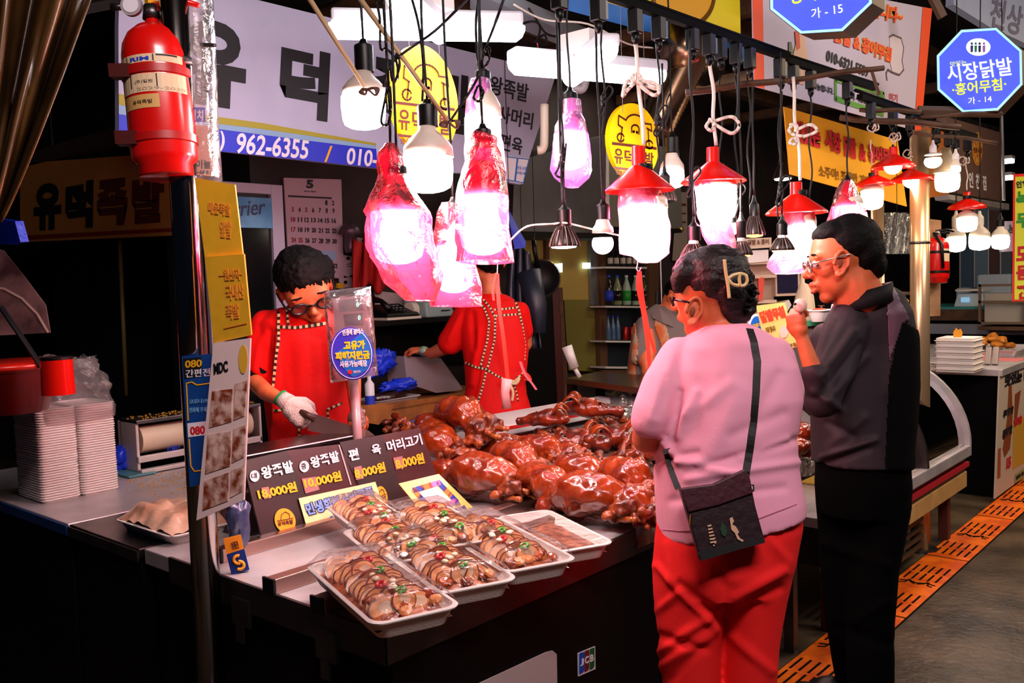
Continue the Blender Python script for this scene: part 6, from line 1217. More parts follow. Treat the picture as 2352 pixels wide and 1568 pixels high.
# octagon light box signs
def octagon(cx, cy, rx, ry, z, label, lines, rot=math.radians(22.5)):
    th = .12; c = Q(cx, cy, z); p = PY(c.y); t = thing('octagon_sign', c, label, 'light box sign')
    oc = lambda s: [(cx+rx*s*math.cos(a)+2*math.sin(a), cy+ry*s*math.sin(a)-rx*.06*math.cos(a)) for a in [rot+k*math.pi/4 for k in range(8)]]
    build(G().pxpoly(p, oc(1.0), 0, th), 'case', M('sign case', '#4a3018', .5), t); build(G().pxpoly(p, oc(.985), .003, .002), 'lit_edge', M('lit cyan edge', (.25, .65, 1), .4, emit=1.6), t); build(G().pxpoly(p, oc(.93), .006, .002), 'face', M('lit blue face', (.06, .10, .82), .4, emit=.85), t)
    for s, bl, br, tl, mm, bo in lines: build(G().text(s, p, bl, br, tl, bo, .01), 'lettering', mm, t)
    return p, t
lw = M('lit white letters', (.85, .87, 1), .4, emit=.8); ly = M('lit yellow letters', (.75, .85, .05), .4, emit=.8)
p, t = octagon(2250, 161, 107, 104, 4.2, 'smaller blue lit octagon sign reading market chicken feet, at right', [('맛있는', (2183, 154), (2220, 149), (2182, 142), ly, .0), ('시장닭발', (2178, 190), (2328, 172), (2172, 150), lw, .012), ('·홍어무침·', (2188, 220), (2312, 206), (2186, 192), ly, .015), ('가 - 14', (2224, 240), (2278, 234), (2223, 224), lw, .0)])
build(G().pxell(p, 2247, 108, 28, 20, .009), 'oval_emblem', lw, t)
for k, (x, cc) in enumerate([(2232, '#2a3a7a'), (2241, '#1f9a80'), (2250, '#20305a'), (2260, '#a878d0')]): build(G().pxpoly(p, [(x-2.5, 120), (x+2.5, 119), (x+3, 104), (x-3, 105)], .011).pxell(p, x, 100, 2.6, 3, .011, n=10), 'emblem_figure', M('fig'+cc, cc, .5), t)
p, t = octagon(1885, -28, 128, 112, 3.2, 'larger blue lit octagon sign cut by the top edge', [('가 - 15', (1864, 44), (1936, 30), (1862, 20), lw, .0), ('·홍어무침·', (1808, 12), (1950, -12), (1806, -34), ly, .015)])
# brown shop sign and far signs
pi_ = PX(-.6); t = thing('brown_shop_sign', pi_.at(2240, 460), 'brown shop sign box with white Korean name and a round food picture', 'sign')
build(G().pxpoly(pi_, [(2171, 262), (2300, 302), (2302, 462), (2178, 440)], 0, .06), 'panel', M('taupe panel', '#6a5048', .5), t); build(G().pxpoly(pi_, [(2171, 255), (2300, 294), (2300, 304), (2171, 266)], .004, .07), 'top_trim', steel_d, t); build(G().pxpoly(pi_, [(2178, 446), (2318, 468), (2318, 482), (2182, 458)], .02, .1), 'lower_trim', steel, t)
for k, ch in enumerate('인천집'): build(G().text(ch, pi_, (2226+16*k, 430+3*k), (2236+15*k, 432+3*k), (2225+16*k, 394+4*k), .03, .005), 'lettering', inkw, t)
build(G().pxell(pi_, 2245, 342, 12, 39, .005), 'food_picture', M('pancake print', '#d8a040', .5, col2='#b85a20', vscale=30), t); build(G().text('전통시장', pi_, (2236, 350), (2256, 352), (2236, 338), .0, .008), 'picture_lettering', inkbr, t)
build(G().pxpoly(PX(-.58), [(2130, 290), (2172, 300), (2180, 445), (2132, 455)], 0, .04), 'amber_side', M('amber lit board', '#a85a20', .6), t)
pfs = PY(6.6); t = thing('vertical_green_sign', pfs.at(2340, 690), 'tall yellow-green vertical sign with red border and Korean letters at the right edge', 'sign')
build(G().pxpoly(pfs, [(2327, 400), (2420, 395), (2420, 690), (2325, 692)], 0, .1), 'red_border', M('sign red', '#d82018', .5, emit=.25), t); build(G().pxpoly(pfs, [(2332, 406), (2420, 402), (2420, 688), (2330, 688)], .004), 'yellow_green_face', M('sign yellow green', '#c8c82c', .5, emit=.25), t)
for s, y, mm in (('인천', 432, ink), ('녹', 474, inkg), ('두', 524, inkg), ('모', 600, inkr), ('듬', 644, inkr), ('전', 688, inkr)): build(G().text(s, pfs, (2334, y), (2366 if len(s) == 1 else 2360, y-2), (2334, y-(34 if len(s) == 1 else 16)), .05, .008), 'lettering', mm, t)
pfl = PX(-.0); t = thing('corner_banner', Q(2300, 60, 5.6), 'pale banner with faint grey letters in the top right corner', 'banner'); pc_ = P3((2200, 0, 5.5), (2352, 110, 6.0), (2200, 60, 5.5))
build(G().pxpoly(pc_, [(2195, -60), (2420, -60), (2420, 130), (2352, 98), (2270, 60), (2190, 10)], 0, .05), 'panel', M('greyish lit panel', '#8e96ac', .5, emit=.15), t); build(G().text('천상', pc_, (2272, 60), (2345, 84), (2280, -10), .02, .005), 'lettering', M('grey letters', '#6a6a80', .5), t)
for x0, y0, x1, y1, z, lb in ((2108, 255, 2302, 258, 4.3, 'rusty beam carrying the octagon signs, upper'), (2140, -10, 2165, 40, 4.6, 'concrete coloured bracket at the top near the corner banner')): tag(build(G().tube([Q(x0, y0, z), Q(x1, y1, z)], .025, 4), 'sign_bracket', M('rusty bracket', '#5a4430', .7)), lb, 'bracket')
tag(build(G().tube([Q(2300, 258, 4.3), Q(2306, 460, 4.3)], .008, 6), 'thin_post', steel_d), 'thin vertical rod right of the brown shop sign', 'rod')
for i, y in enumerate((372, 410)): t = thing('far_tube_light', Q(2330, y, 9), ['upper', 'lower'][i]+' of two distant tube lights behind the brown sign', 'tube light'); build(G().tube([Q(2302, y, 9), Q(2328, y-2, 9)], .02, 8), 'tube', lampc, t); build(G().obox(Q(2315, y-3, 9)+V((0, 0, .03)), (.1, .14, .03)), 'batten', white, t)
# ---- right-hand pole with extinguisher board
def post(cx, z, r, label, hz=3.3): p = Q(cx, 700, z); t = thing('steel_post', (p.x, p.y, 0), label, 'post'); build(G().lathe((p.x, p.y, 0), [(r, 0), (r, hz)], 28), 'tube', M('brassy lit tube', '#c8a880', .28, .7), t, smooth=True); build(G().lathe((p.x, p.y, 1.62), [(r, 0), (r*1.08, .003), (r*1.08, .012), (r, .015)], 28), 'clamp', steel_d, t, smooth=True); build(G().lathe((p.x, p.y, 0), [(r*1.8, 0), (r*1.8, .01)], 24), 'foot', steel_d, t); return t
post(2113, 4.75, .048, 'polished steel post right of the man carrying the extinguisher board', 2.2); post(2016, 5.1, .036, 'thinner steel post directly behind the man\'s head', 1.86)
pex = P3((2125, 500, 4.96), (2165, 500, 4.96), (2125, 700, 4.96)); t = thing('extinguisher_board', pex.at(2145, 725), 'cream stained board behind the small fire extinguisher', 'board'); build(G().pxpoly(pex, [(2130, 502), (2162, 506), (2160, 725), (2133, 726)], 0, .02), 'board', M('stained cream board', '#c89868', .6, col2='#8a5a30', vscale=6), t); build(G().pxpoly(pex, [(2124, 452), (2134, 453), (2134, 510), (2124, 508)], .01, .02), 'red_tag', M('red tag', '#c83820', .5), t)
build(G().pxpoly(pex, [(2126, 545), (2136, 550), (2136, 650), (2126, 648)], .02, .06), 'red_bracket', M('extinguisher red'), t)
# plastic bag hanging between posts
rows = [[Q(2032+ (60)*k/16+0, 488+95*i/14, 5.3+.03*math.sin(k*1.3+i*.3)) for k in range(17)] for i in range(15)]
tag(build(G().sheet(rows), 'hanging_white_bag', FILM('milky bag', '#a8b0b0', clear=.5, lucent=.5, bump=.8), smooth=True), 'milky plastic bag hanging between the two steel posts', 'bag')
# ---- glass display case beside the man
t = thing('display_case', (-.35, 3.3, 0), 'refrigerated display case with curved glass and a red stripe right of the man', 'display case')
ya, yb = 2.35, 4.2; cs = M('case grey', '#3c3634', .35, .6); fx = -.0
build(G().box(-.75, -.02, ya, yb, .30, .46), 'lower_body', cs, t, bevel=.01); build(G().box(-.02, .012, ya, yb, .46, .52), 'sill', steel, t, bevel=.006); build(G().box(-.016, .0, ya, yb, .40, .425), 'red_stripe', M('case red stripe', '#b01828', .4), t); build(G().box(-.75, -.03, ya, yb, .46, .50), 'deck', steel, t)
k = 0; y = ya
while y < yb-.01:
    build(G().box(-.03, -.012, y+.003, min(y+.15, yb)-.003, .285, .37), 'tile', M('amber tile', '#d0a060', .4, var=.2), t, bevel=.002); y += .15
arc = lambda y, r=.46: [V((-.48+r*math.cos(a), y, .52+r*.98*math.sin(a))) for a in [math.pi/2*k/14 for k in range(15)]]
build(G().sheet([arc(ya+.02), arc(yb-.02)]), 'curved_glass', FILM('case glass', '#ffffff', clear=.95, lucent=.05, gloss=.35, rough=.03, bump=0), t, smooth=True)
for y in (ya+.01, 3.45, yb-.01):
    rs = [[p+V((0, -.015, 0)), p+V((0, .015, 0)), p+V((0, .015, 0))+(p-V((-.48, y, .52))).normalized()*.03, p+V((0, -.015, 0))+(p-V((-.48, y, .52))).normalized()*.03] for p in arc(y)]; build(G().rings(rs), 'glass_rib', steel if y > 3.5 else cs, t)
build(G().box(-.75, -.48, ya, yb, .96, .99).box(-.75, -.72, ya, yb, .5, .96), 'back_frame', steel, t); 
for y in (2.9, 3.3, 3.7, 3.95): build(G().box(-.45, -.15, y, y+.22, .5, .6), 'food_pan', M('pan yellow', '#d8b848', .4), t, bevel=.01)
for y in (ya+.1, yb-.15):
    for x in (-.7, -.12): build(G().box(x, x+.05, y, y+.05, 0, .30), 'leg', M('rusty leg', '#4a1e10', .6), t)
for k in range(5): build(G().box(-.10, -.09, ya+.2, yb-.5, .06+.045*k, .08+.045*k), 'vent_slat', M('vent slat', '#2a2c20', .5), t)
# ---- counter panels behind the man's legs: stickers
pfp = PX(-.19); t = thing('side_notice', pfp.at(1890, 1300), 'narrow cream notice with red Korean words beside the man\'s leg', 'notice'); build(G().pxpoly(pfp, [(1876, 1145), (1892, 1140), (1900, 1300), (1884, 1315)], 0, .004), 'card', M('dim notice', '#b8a888', .6), t); build(G().text('국산', pfp, (1878, 1245), (1894, 1238), (1877, 1220), .03, .004).text('족발', pfp, (1880, 1275), (1896, 1268), (1879, 1252), .03, .004), 'lettering', inkr, t)
# ---- far counter with poster, foam boxes, tray of fried chicken
yc = 5.2; t = thing('far_counter', (-.4, yc, 0), 'steel topped counter with a menu poster on its aisle side at far right', 'counter')
zc = P(2290, 850, X=-.08).z
build(G().box(-1.6, -.06, yc-.02, yc+1.9, zc-.045, zc), 'worktop', steel, t, bevel=.004); build(G().box(-1.58, -.45, yc, yc+1.85, .18, zc-.045), 'steel_side', M('stained steel side', '#8a7050', .45, .7, var=.5), t); build(G().box(-.45, -.10, yc+.02, yc+1.85, .0, zc-.045), 'dark_end', blackm, t)
build(G().tube([V((-.42, yc-.03, zc-.1)), V((-.30, yc-.05, .12))], .012, 6), 'leaning_stick', wood, t)
for x in (-1.5, -.55): build(G().box(x, x+.05, yc+.05, yc+.1, 0, .18), 'leg', steel_d, t)
pq2 = PX(-.075); t = thing('menu_poster', pq2.at(2320, 1120), 'tall poster with Korean dish names and food pictures on the far counter\'s side', 'poster')
build(G().pxpoly(pq2, [(2296, 853), (2420, 815), (2420, 1045), (2285, 1145)], 0, .008), 'sheet', M('poster lilac white', '#c0b0a0', .6), t)
build(G().text('맛있는 닭발', pq2, (2308, 890), (2375, 865), (2310, 862), .06, .004).text('무뼈닭발', pq2, (2304, 962), (2327, 950), (2306, 942), .07, .004).text('통닭발', pq2, (2303, 1010), (2325, 995), (2304, 988), .07, .004), 'dark_lettering', ink, t)
build(G().text('15', pq2, (2312, 1078), (2322, 1072), (2313, 1052), .06, .004).text('닭발', pq2, (2330, 980), (2348, 970), (2330, 962), .05, .006), 'red_lettering', inkr, t)
build(G().pxpoly(pq2, [(2328, 970), (2420, 920), (2420, 1020), (2326, 1078)], .002), 'yellow_box', M('poster yellow', '#c89830', .6), t); build(G().pxpoly(pq2, [(2318, 885), (2324, 883), (2326, 960), (2320, 1030), (2308, 1050), (2304, 1030), (2314, 960)], .003), 'food_print', M('food print brown', '#8a4420', .5), t); build(G().pxpoly(pq2, [(2332, 905), (2345, 895), (2336, 960), (2330, 965)], .003), 'food_print', M('food print brown'), t); build(G().pxpoly(pq2, [(2294, 1030), (2299, 1028), (2298, 1095), (2292, 1098)], .004), 'pot_print', M('pot print', '#a84a30', .5), t)
build(G().pxpoly(pq2, [(2332, 1090), (2352, 1075), (2352, 1098), (2331, 1110)], .004), 'green_box', M('olive green print', '#8a9a60', .5), t); build(G().text('정량제 사용', pq2, (2334, 1103), (2352, 1090), (2334, 1094), .04, .006), 'small_lettering', ink, t)
def far_at(x, y, z_): return P(x, y, Z=z_)
c = far_at(2194, 855, zc); grp = 'closed foam boxes stacked on the far counter'
for k in range(6):
    s = 1-.0*(k); g = G().box(c.x-.11, c.x+.11, c.y-.02, c.y+.20, zc+.001+k*.036, zc+.016+k*.036).box(c.x-.118, c.x+.118, c.y-.028, c.y+.208, zc+.016+k*.036, zc+.021+k*.036).box(c.x-.108, c.x+.108, c.y-.018, c.y+.198, zc+.021+k*.036, zc+.036+k*.036)
    tag(build(g, 'foam_box', foam, bevel=.004), 'closed white foam box on the far counter, %s of its stack' % ['bottom', 'second from the bottom', 'third from the bottom', 'third from the top', 'second from the top', 'topmost'][k], 'foam box', grp)
tag(build(G().add([V(c)+V((-.0+dx*.02, .05, .217+dz)) for dx, dz in ((-1.2, 0), (1.2, 0), (1.5, .03), (.9, .055), (.2, .045), (-.4, .06), (-1.3, .03))], [tuple(range(7))]), 'paper_hand_toothpicks', M('orange pick', '#f0a020', .5)), 'tiny orange hand-shaped marker standing on the foam boxes', 'marker')
c = far_at(2140, 850, zc); tag(build(G().box(c.x-.12, c.x+.10, c.y-.05, c.y+.14, zc+.001, zc+.03).box(c.x-.13, c.x+.11, c.y-.06, c.y+.15, zc+.03, zc+.038), 'foam_container', foam, bevel=.006), 'low white foam container left of the foam box stack', 'foam box')
c = far_at(2300, 800, zc+.05); t = thing('fried_chicken_tray', V((c.x, c.y, zc)), 'steel tray heaped with golden fried chicken at the right edge', 'tray'); g = tray_mesh(.5, .6, .05, ins=.03); g.v = [v+V((c.x-.1, c.y+.1, zc+.001)) for v in g.v]; build(g, 'tray', steel, t, smooth=True, auto=True)
fc = M('golden fried crust', '#d88a20', .5, col2='#a85a10', vscale=30, bump=.6)
for k in range(16):
    a = rnd.uniform(0, 6.28); r_ = rnd.uniform(0, .15); p = V((c.x-.1+r_*math.cos(a), c.y+.1+r_*1.4*math.sin(a), zc+.05+max(0, .12-r_*.8)*rnd.uniform(.5, 1))); g = G().ell(p, (.05, .035, .025), Matrix.Rotation(a, 3, 'Z'), n=7); g.v = [v+(v-p)*.5*noise.noise(v*30) for v in g.v]; build(g, 'chicken_piece', fc, t, smooth=True)
c = far_at(2248, 820, zc); t = thing('steel_pan', V((c.x, c.y, zc)), 'shallow steel pan with tongs behind the foam boxes', 'pan'); g = tray_mesh(.34, .5, .04, ins=.02); g.v = [v+V((c.x-.1, c.y+.2, zc+.001)) for v in g.v]; build(g, 'pan', steel, t, smooth=True, auto=True)
for k, (x, lb) in enumerate(((2270, 'clear bottle-like sauce tube leaning at the counter edge, left'), (2287, 'clear plastic card stand leaning at the counter edge, right'))):
    c = far_at(x, 838, zc); tag(build(G().obox(V((c.x, c.y, zc+.06)), (.035, .03, .12), Matrix.Rotation(-.35, 3, 'X'), 0), 'card_stand', M('clear grey plastic', '#a89890', .25), bevel=.004), lb, 'stand')
c = far_at(2290, 828, zc); tag(build(G().box(c.x-.22, c.x+.14, c.y-.03, c.y+.22, zc+.0005, zc+.003), 'pink_paper', M('pink paper', '#d87878', .6)), 'pink printed paper lying on the far counter', 'paper')
# far back row: teal cloth table, scales, racks, blue glass doors
yf = 7.6; pff = PY(yf); t = thing('teal_table', pff.at(2230, 760), 'table with a teal cloth and white front rail in the far stall', 'table')
zz = pff.at(2200, 705).z; build(G().box(-3.0, .2, yf, yf+.9, zz-.02, zz), 'teal_cloth', M('teal cloth', '#2a8a88', .6, bump=.3), t); build(G().box(-3.0, .2, yf-.01, yf+.02, zz-.12, zz-.02), 'front_shelf', wood, t); build(G().box(-3.0, .2, yf-.04, yf-.01, zz-.24, zz-.15), 'white_rail', M('cool white rail', '#8a8c98', .5), t); build(G().box(-3.0, .2, yf+.02, yf+.1, 0, zz-.12), 'dark_base', blackm, t)
for x0, x1, y0, y1, lb, nm in ((2186, 2256, 703, 728, 'pale blue digital scale on the teal cloth', 'digital_scale'),):
    a = pff.at(x0, y1); b = pff.at(x1, y0); t = thing(nm, (a.x, yf+.1, zz), lb, 'scale'); w_ = b.x-a.x
    build(G().hexa([(a.x, yf+.05, zz), (b.x, yf+.05, zz), (b.x, yf+.35, zz), (a.x, yf+.35, zz)], [(a.x+.02, yf+.10, zz+.12), (b.x-.02, yf+.10, zz+.12), (b.x-.02, yf+.33, zz+.12), (a.x+.02, yf+.33, zz+.12)]), 'body', M('pale blue grey plastic', '#a8bcc8', .4), t, bevel=.01); build(G().box(a.x+.01, b.x-.01, yf+.07, yf+.34, zz+.14, zz+.155), 'pan', white, t); build(G().box(a.x+.06, b.x-.12, yf+.058, yf+.07, zz+.04, zz+.085), 'display', M('pale blue display', (.3, .6, .9), .4, emit=.5), t)
for x0, x1, lb in ((2208, 2290, 'white paper-covered box behind the digital scale'), (2158, 2188, 'small white carton left of the digital scale')):
    a = pff.at(x0, 700); b = pff.at(x1, 700); tag(build(G().box(a.x, b.x, yf+.5, yf+.8, zz, zz+(.28 if x0 > 2200 else .16)), 'white_carton', M('cool white carton', '#9aa8b8', .5), bevel=.02), lb, 'box')
t = thing('wire_rack', pff.at(2270, 745), 'rusty rack holding cartons at the far right', 'rack'); a = pff.at(2268, 745); rk = M('rusty rack metal', '#6a5440', .6)
for z_ in (.02, .2, .34): build(G().box(a.x, a.x+.8, yf-.3, yf-.28, a.z+z_, a.z+z_+.02), 'rail', rk, t)
for x in (a.x, a.x+.35, a.x+.7): build(G().box(x, x+.02, yf-.3, yf-.28, a.z-.0, a.z+.36), 'upright', rk, t)
build(G().box(a.x+.04, a.x+.8, yf-.26, yf-.02, a.z+.02, a.z+.28), 'carton', M('cool beige carton', '#a8a498', .6), t); build(G().box(a.x, a.x+.8, yf-.3, yf, a.z-.03, a.z), 'base_board', wood, t)
pgd = PY(8.8); 
for i, (x0, x1, y0, y1, mt, lb) in enumerate([(2205, 2235, 500, 700, M('blue grey glass', '#2a4458', .3), 'blue-grey glass door panel, leftmost in the far stall'), (2238, 2268, 470, 700, M('blue grey metal', '#4a6478', .4), 'blue-grey metal cabinet panel in the far stall'), (2270, 2296, 480, 700, M('reddish dark board', '#3a1c18', .6), 'dark reddish board in the far stall'), (2298, 2324, 560, 700, M('grey blue pipe', '#3a4a58', .4), 'grey-blue tall cylinder cover near the green sign')]):
    t = thing('glass_panel', pgd.at(x0, 970), lb, 'panel'); build(G().pxpoly(pgd, [(x0, y0), (x1, y0), (x1, 970), (x0, 970)], 0, .05), 'pane', mt, t); build(G().pxline(pgd, [(x0, y0), (x0, y1)], 3, .01, .03), 'frame', M('cool aluminium'), t)
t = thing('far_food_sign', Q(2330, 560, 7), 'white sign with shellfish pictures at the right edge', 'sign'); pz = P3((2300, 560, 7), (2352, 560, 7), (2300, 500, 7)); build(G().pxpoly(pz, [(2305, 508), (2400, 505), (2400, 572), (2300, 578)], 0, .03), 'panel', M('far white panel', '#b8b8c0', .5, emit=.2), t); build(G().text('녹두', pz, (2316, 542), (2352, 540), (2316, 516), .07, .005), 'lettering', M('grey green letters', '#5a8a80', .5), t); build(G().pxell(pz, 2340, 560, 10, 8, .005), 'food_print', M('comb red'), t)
t = thing('dark_under_counter', pff.at(2050, 720), 'shadowy worktop with bottles behind the man\'s collar', 'worktop'); build(G().pxpoly(P3((2030, 680, 5.8), (2095, 680, 5.8), (2030, 760, 5.8)), [(2020, 668), (2100, 670), (2100, 676), (2020, 674)], 0, .3), 'shelf', wood, t); build(G().pxpoly(P3((2030, 680, 5.8), (2095, 680, 5.8), (2030, 760, 5.8)), [(2066, 685), (2075, 678), (2088, 690), (2084, 715), (2066, 712)], .02, .04), 'yellow_packet', M('yellow packet', '#d8a828', .5), t)
# ================================================================ PEOPLE
def cv(r, d, f): return (RT*r+DN*d+FW*f)          # vector in camera directions (right, down, forward)
def head_prims(g, c, fwd, upv, H, w=1.0, jaw=1.0, mouth=0.0, ears=True):
    f = fwd.normalized(); u = (upv-f*upv.dot(f)).normalized(); s = f.cross(u).normalized(); M3 = Matrix((s, f, u)).transposed()
    E_ = lambda x, y, z, rx, ry, rz, n=10, rot=None: g.ell(c+M3 @ V((x*H, y*H, z*H)), (rx*H, ry*H, rz*H), (M3 @ rot) if rot else M3, n=n)
    E_(0, -.06, .13, .325*w, .395, .36, 14); E_(0, .08, .02, .30*w, .30, .30, 12); E_(0, .12, -.20, .245*w*jaw, .235, .24, 12); E_(0, .245, -.385, .115*jaw, .10, .085)
    for sd in (-1, 1):
        E_(sd*.17, .235, -.08, .10, .09, .10); E_(sd*.15, .30, .085, .11, .05, .035)
        if ears: E_(sd*.33*w, -.04, -.02, .035, .075, .115, 8, Matrix.Rotation(-.2, 3, 'X')); E_(sd*.36*w, -.075, .0, .02, .05, .10, 8, Matrix.Rotation(-.2, 3, 'X')); E_(sd*.34*w, -.03, -.10, .025, .035, .04, 7)
        E_(sd*.045, .40, -.115, .035, .04, .03, 7)
        E_(sd*.155, .295, .01, .075, .055, .042, 8)
    P_ = lambda x, y, z: c+M3 @ V((x*H, y*H, z*H))
    g.tube([P_(0, .335, .06), P_(0, .39, -.02), P_(0, .445, -.09), P_(0, .435, -.115)], [.032*H, .036*H, .05*H, .045*H], 10); E_(0, .445, -.10, .045, .045, .04)
    E_(0, .375+mouth*.03, -.215, .095, .05, .028, 8); E_(0, .365+mouth*.02, -.265-mouth*.035, .085, .05, .03, 8); E_(0, .33, -.22, .12, .06, .06)
    return M3, P_
def face_parts(t, P_, M3, H, closed=True):
    ey = M('eye white', '#d8c8c0', .2); ir = M('dark iris', '#120a08', .15)
    for sd in (-1, 1):
        if not closed:
            build(G().ell(P_(sd*.155, .325, .012), H*.052, n=8), 'eye', ey, t, smooth=True); build(G().ell(P_(sd*.155, .367, .008), H*.022, n=6), 'iris', ir, t, smooth=True)
        build(G().tube([P_(sd*(.155+.085*x), .352-.03*abs(x), .085+.012*(1-x*x)+.03) for x in (-1, -.5, 0, .5, 1)], [.006*H, .012*H, .014*H, .012*H, .005*H], 6), 'eyebrow', hairm, t, smooth=True)
        build(G().tube([P_(sd*(.155+.07*x), .362-.045*abs(x), -.002-.012*(1-x*x)) for x in (-1, -.5, 0, .5, 1)], .006*H, 5), 'eyelash_line', hairm, t, smooth=True)
    build(G().tube([P_(x, .392-.35*abs(x)**1.3*1.0, -.240) for x in (-.09, -.05, 0, .05, .09)], .006*H, 5), 'mouth_line', M('lip shadow', '#4a0e0a', .5), t, smooth=True)
def glasses(t, P_, H, mat, thick=.008, lens=None):
    for sd in (-1, 1):
        build(G().tube([P_(sd*.165+.105*math.cos(a), .405, .0+.072*math.sin(a)) for a in [2*math.pi*k/20 for k in range(21)]], thick*H*2, 6, caps=False), 'glasses_rim', mat, t, smooth=True)
        build(G().tube([P_(sd*.27, .405, .02), P_(sd*.335, .30, .03), P_(sd*.37, -.02, .04)], thick*H*1.6, 6), 'glasses_temple', mat, t, smooth=True)
        build(G().add([P_(sd*.165+.1*math.cos(a), .405, .068*math.sin(a)) for a in [2*math.pi*k/16 for k in range(16)]], [tuple(range(16))]), 'lens', FILM('spectacle lens', '#f4f0f0', clear=.97, lucent=.03, gloss=.3, rough=.02, bump=0), t)
    build(G().tube([P_(-.06, .405, .02), P_(0, .44, .035), P_(.06, .405, .02)], thick*H*1.6, 6), 'bridge', mat, t, smooth=True)
def hand_prims(g, wrist, dirv, palmn, L, curl=.9, thumb=1, spread=.0, grip=None):
    # wrist -> knuckles along dirv, palm faces palmn, L = hand length
    d = dirv.normalized(); n = (palmn-d*palmn.dot(d)).normalized(); s = d.cross(n).normalized()
    for x, y, r in ((.08, 0, .13), (.2, .05, .15), (.2, -.06, .15), (.34, .10, .125), (.34, 0, .13), (.34, -.11, .12), (.45, .13, .10), (.45, .04, .105), (.45, -.05, .105), (.45, -.14, .095)):
        g.ell(wrist+d*x*L+s*y*L, (r*L,)*3, n=7)
    for i, (off_, ln, r) in enumerate(((.15, .44, .052), (.05, .49, .054), (-.05, .46, .052), (-.145, .36, .045))):
        p = wrist+d*.48*L+s*off_*L; a = .25; pts = [wrist+d*.25*L+s*off_*.8*L, p]; cu = curl*(1+.06*i)
        for k, fr_ in enumerate((.42, .33, .25)):
            a += cu*(.75 if k == 0 else .85); p = p+(d*math.cos(a-.25)+n*math.sin(a-.25)+s*spread*(off_)*1.2)*ln*fr_*L; pts.append(p)
        g.tube(pts, [r*L*1.1, r*L*1.1, r*L*1.03, r*L*.95, r*L*.78], 10); g.ell(pts[-1], r*L*.8, n=6)
        for q in pts[1:-1]: g.ell(q, r*L*1.1, n=6)
    b = wrist+d*.12*L+s*thumb*.10*L; pts = [b, b+(d*.16+s*thumb*.14+n*.05)*L, b+(d*.30+s*thumb*.17+n*.16)*L, b+(d*.38+s*thumb*.12+n*.26)*L]; g.tube(pts, [.085*L, .075*L, .06*L, .048*L], 10)
    for q, r in zip(pts, (.085, .075, .06, .046)): g.ell(q, r*L, n=6)
    return [wrist+d*.55*L+n*.18*L]
hairm = M('black hair', '#040303', .65, bump=.3, bscale=160, spec=.12)
skinm = M('warm skin', '#d87446', .5, sss=.1, col2='#c86038', vscale=14, bump=.08, bscale=90); lipm = M('lip', '#a83828', .4)
redT = M('red tee cloth', '#e00a06', .85, bump=.06, bscale=140, spec=.2); redA = M('red apron cloth', '#d80804', .7, bump=.15, bscale=60, spec=.25)
trimA = M('trim cream', '#d8c090', .7); trimB = M('trim black', '#181008', .7)
shoe = M('black shoe', '#0c0a0a', .45)
def finish(t, bodyg, voxel=.0065, sm=5, name='body'): return skin_obj(remesh(bodyg, voxel, sm), name, skinm, t)
def shoe_at(t, p, fwd, L=.26, mat=None):
    f = V((fwd.x, fwd.y, 0)).normalized(); s = V((-f.y, f.x, 0)); M3 = Matrix((s, f, V((0, 0, 1)))).transposed(); p = V((p.x, p.y, 0)); g = G()
    for y, rx, ry, rz, z in ((-.05, .036, .06, .05, .05), (.03, .042, .07, .05, .05), (.11, .046, .06, .036, .04), (.15, .042, .045, .028, .034), (-.06, .033, .045, .06, .07)): g.ell(p+M3 @ V((0, y, z)), (rx, ry, rz), M3, n=9)
    me = remesh(g, .006, 4); a = arr(me); a[:, 2] = np.maximum(a[:, 2], .012); put(me, a); o = skin_obj(me, 'shoe', mat or shoe, t)
    build(G().poly([p+M3 @ V((.050*math.cos(a)*(1.0 if math.sin(a) > 0 else .8), .05+.155*math.sin(a), .016)) for a in [2*math.pi*k/24 for k in range(24)]], (0, 0, 1), .016), 'sole', M('sole rubber', '#3a2418', .7), t)
# ---------------- woman in pink, seen from behind
zW = 2.3; T = thing('person', (Q(1660, 1900, zW).x, Q(1660, 1900, zW).y, 0), 'woman in pink shirt and red trousers seen from behind, bag on her hip', 'person')
SH = [(748, 742, 1612, 1712, zW, .075), (768, 758, 1582, 1748, zW, .105), (800, 790, 1552, 1796, zW, .13), (850, 842, 1528, 1826, zW, .15), (920, 915, 1515, 1836, zW, .165), (1000, 985, 1506, 1824, zW, .17), (1060, 1045, 1503, 1822, zW, .172), (1120, 1100, 1506, 1830, zW, .18), (1180, 1140, 1510, 1838, zW, .188), (1232, 1170, 1513, 1840, zW, .19)]
TRr = [(1190, 1140, 1514, 1832, zW, .176), (1240, 1200, 1508, 1832, zW, .18), (1300, 1285, 1504, 1815, zW, .178), (1350, 1345, 1504, 1796, zW, .16)]
LEGL = [(1590, 1290, zW, 82), (1580, 1370, zW, 78), (1580, 1470, zW, 71), (1588, 1568, zW, 63), (1592, 1700, zW, 56), (1594, 1900, zW, 54)]
LWL = [(1290, 1286, 1506, 1676, zW, .155), (1370, 1368, 1504, 1662, zW, .135), (1470, 1470, 1512, 1652, zW, .115), (1568, 1568, 1524, 1650, zW, .10), (1750, 1750, 1535, 1648, zW, .09), (1925, 1925, 1540, 1645, zW, .085)]
LWR = [(1284, 1275, 1636, 1816, zW, .155), (1370, 1366, 1652, 1798, zW, .135), (1470, 1470, 1657, 1784, zW, .115), (1568, 1568, 1656, 1776, zW, .10), (1750, 1750, 1662, 1768, zW, .09), (1925, 1925, 1665, 1764, zW, .085)]
LEGR = [(1738, 1280, zW, 84), (1728, 1370, zW, 74), (1716, 1470, zW, 66), (1714, 1568, zW, 60), (1712, 1700, zW, 54), (1712, 1900, zW, 52)]
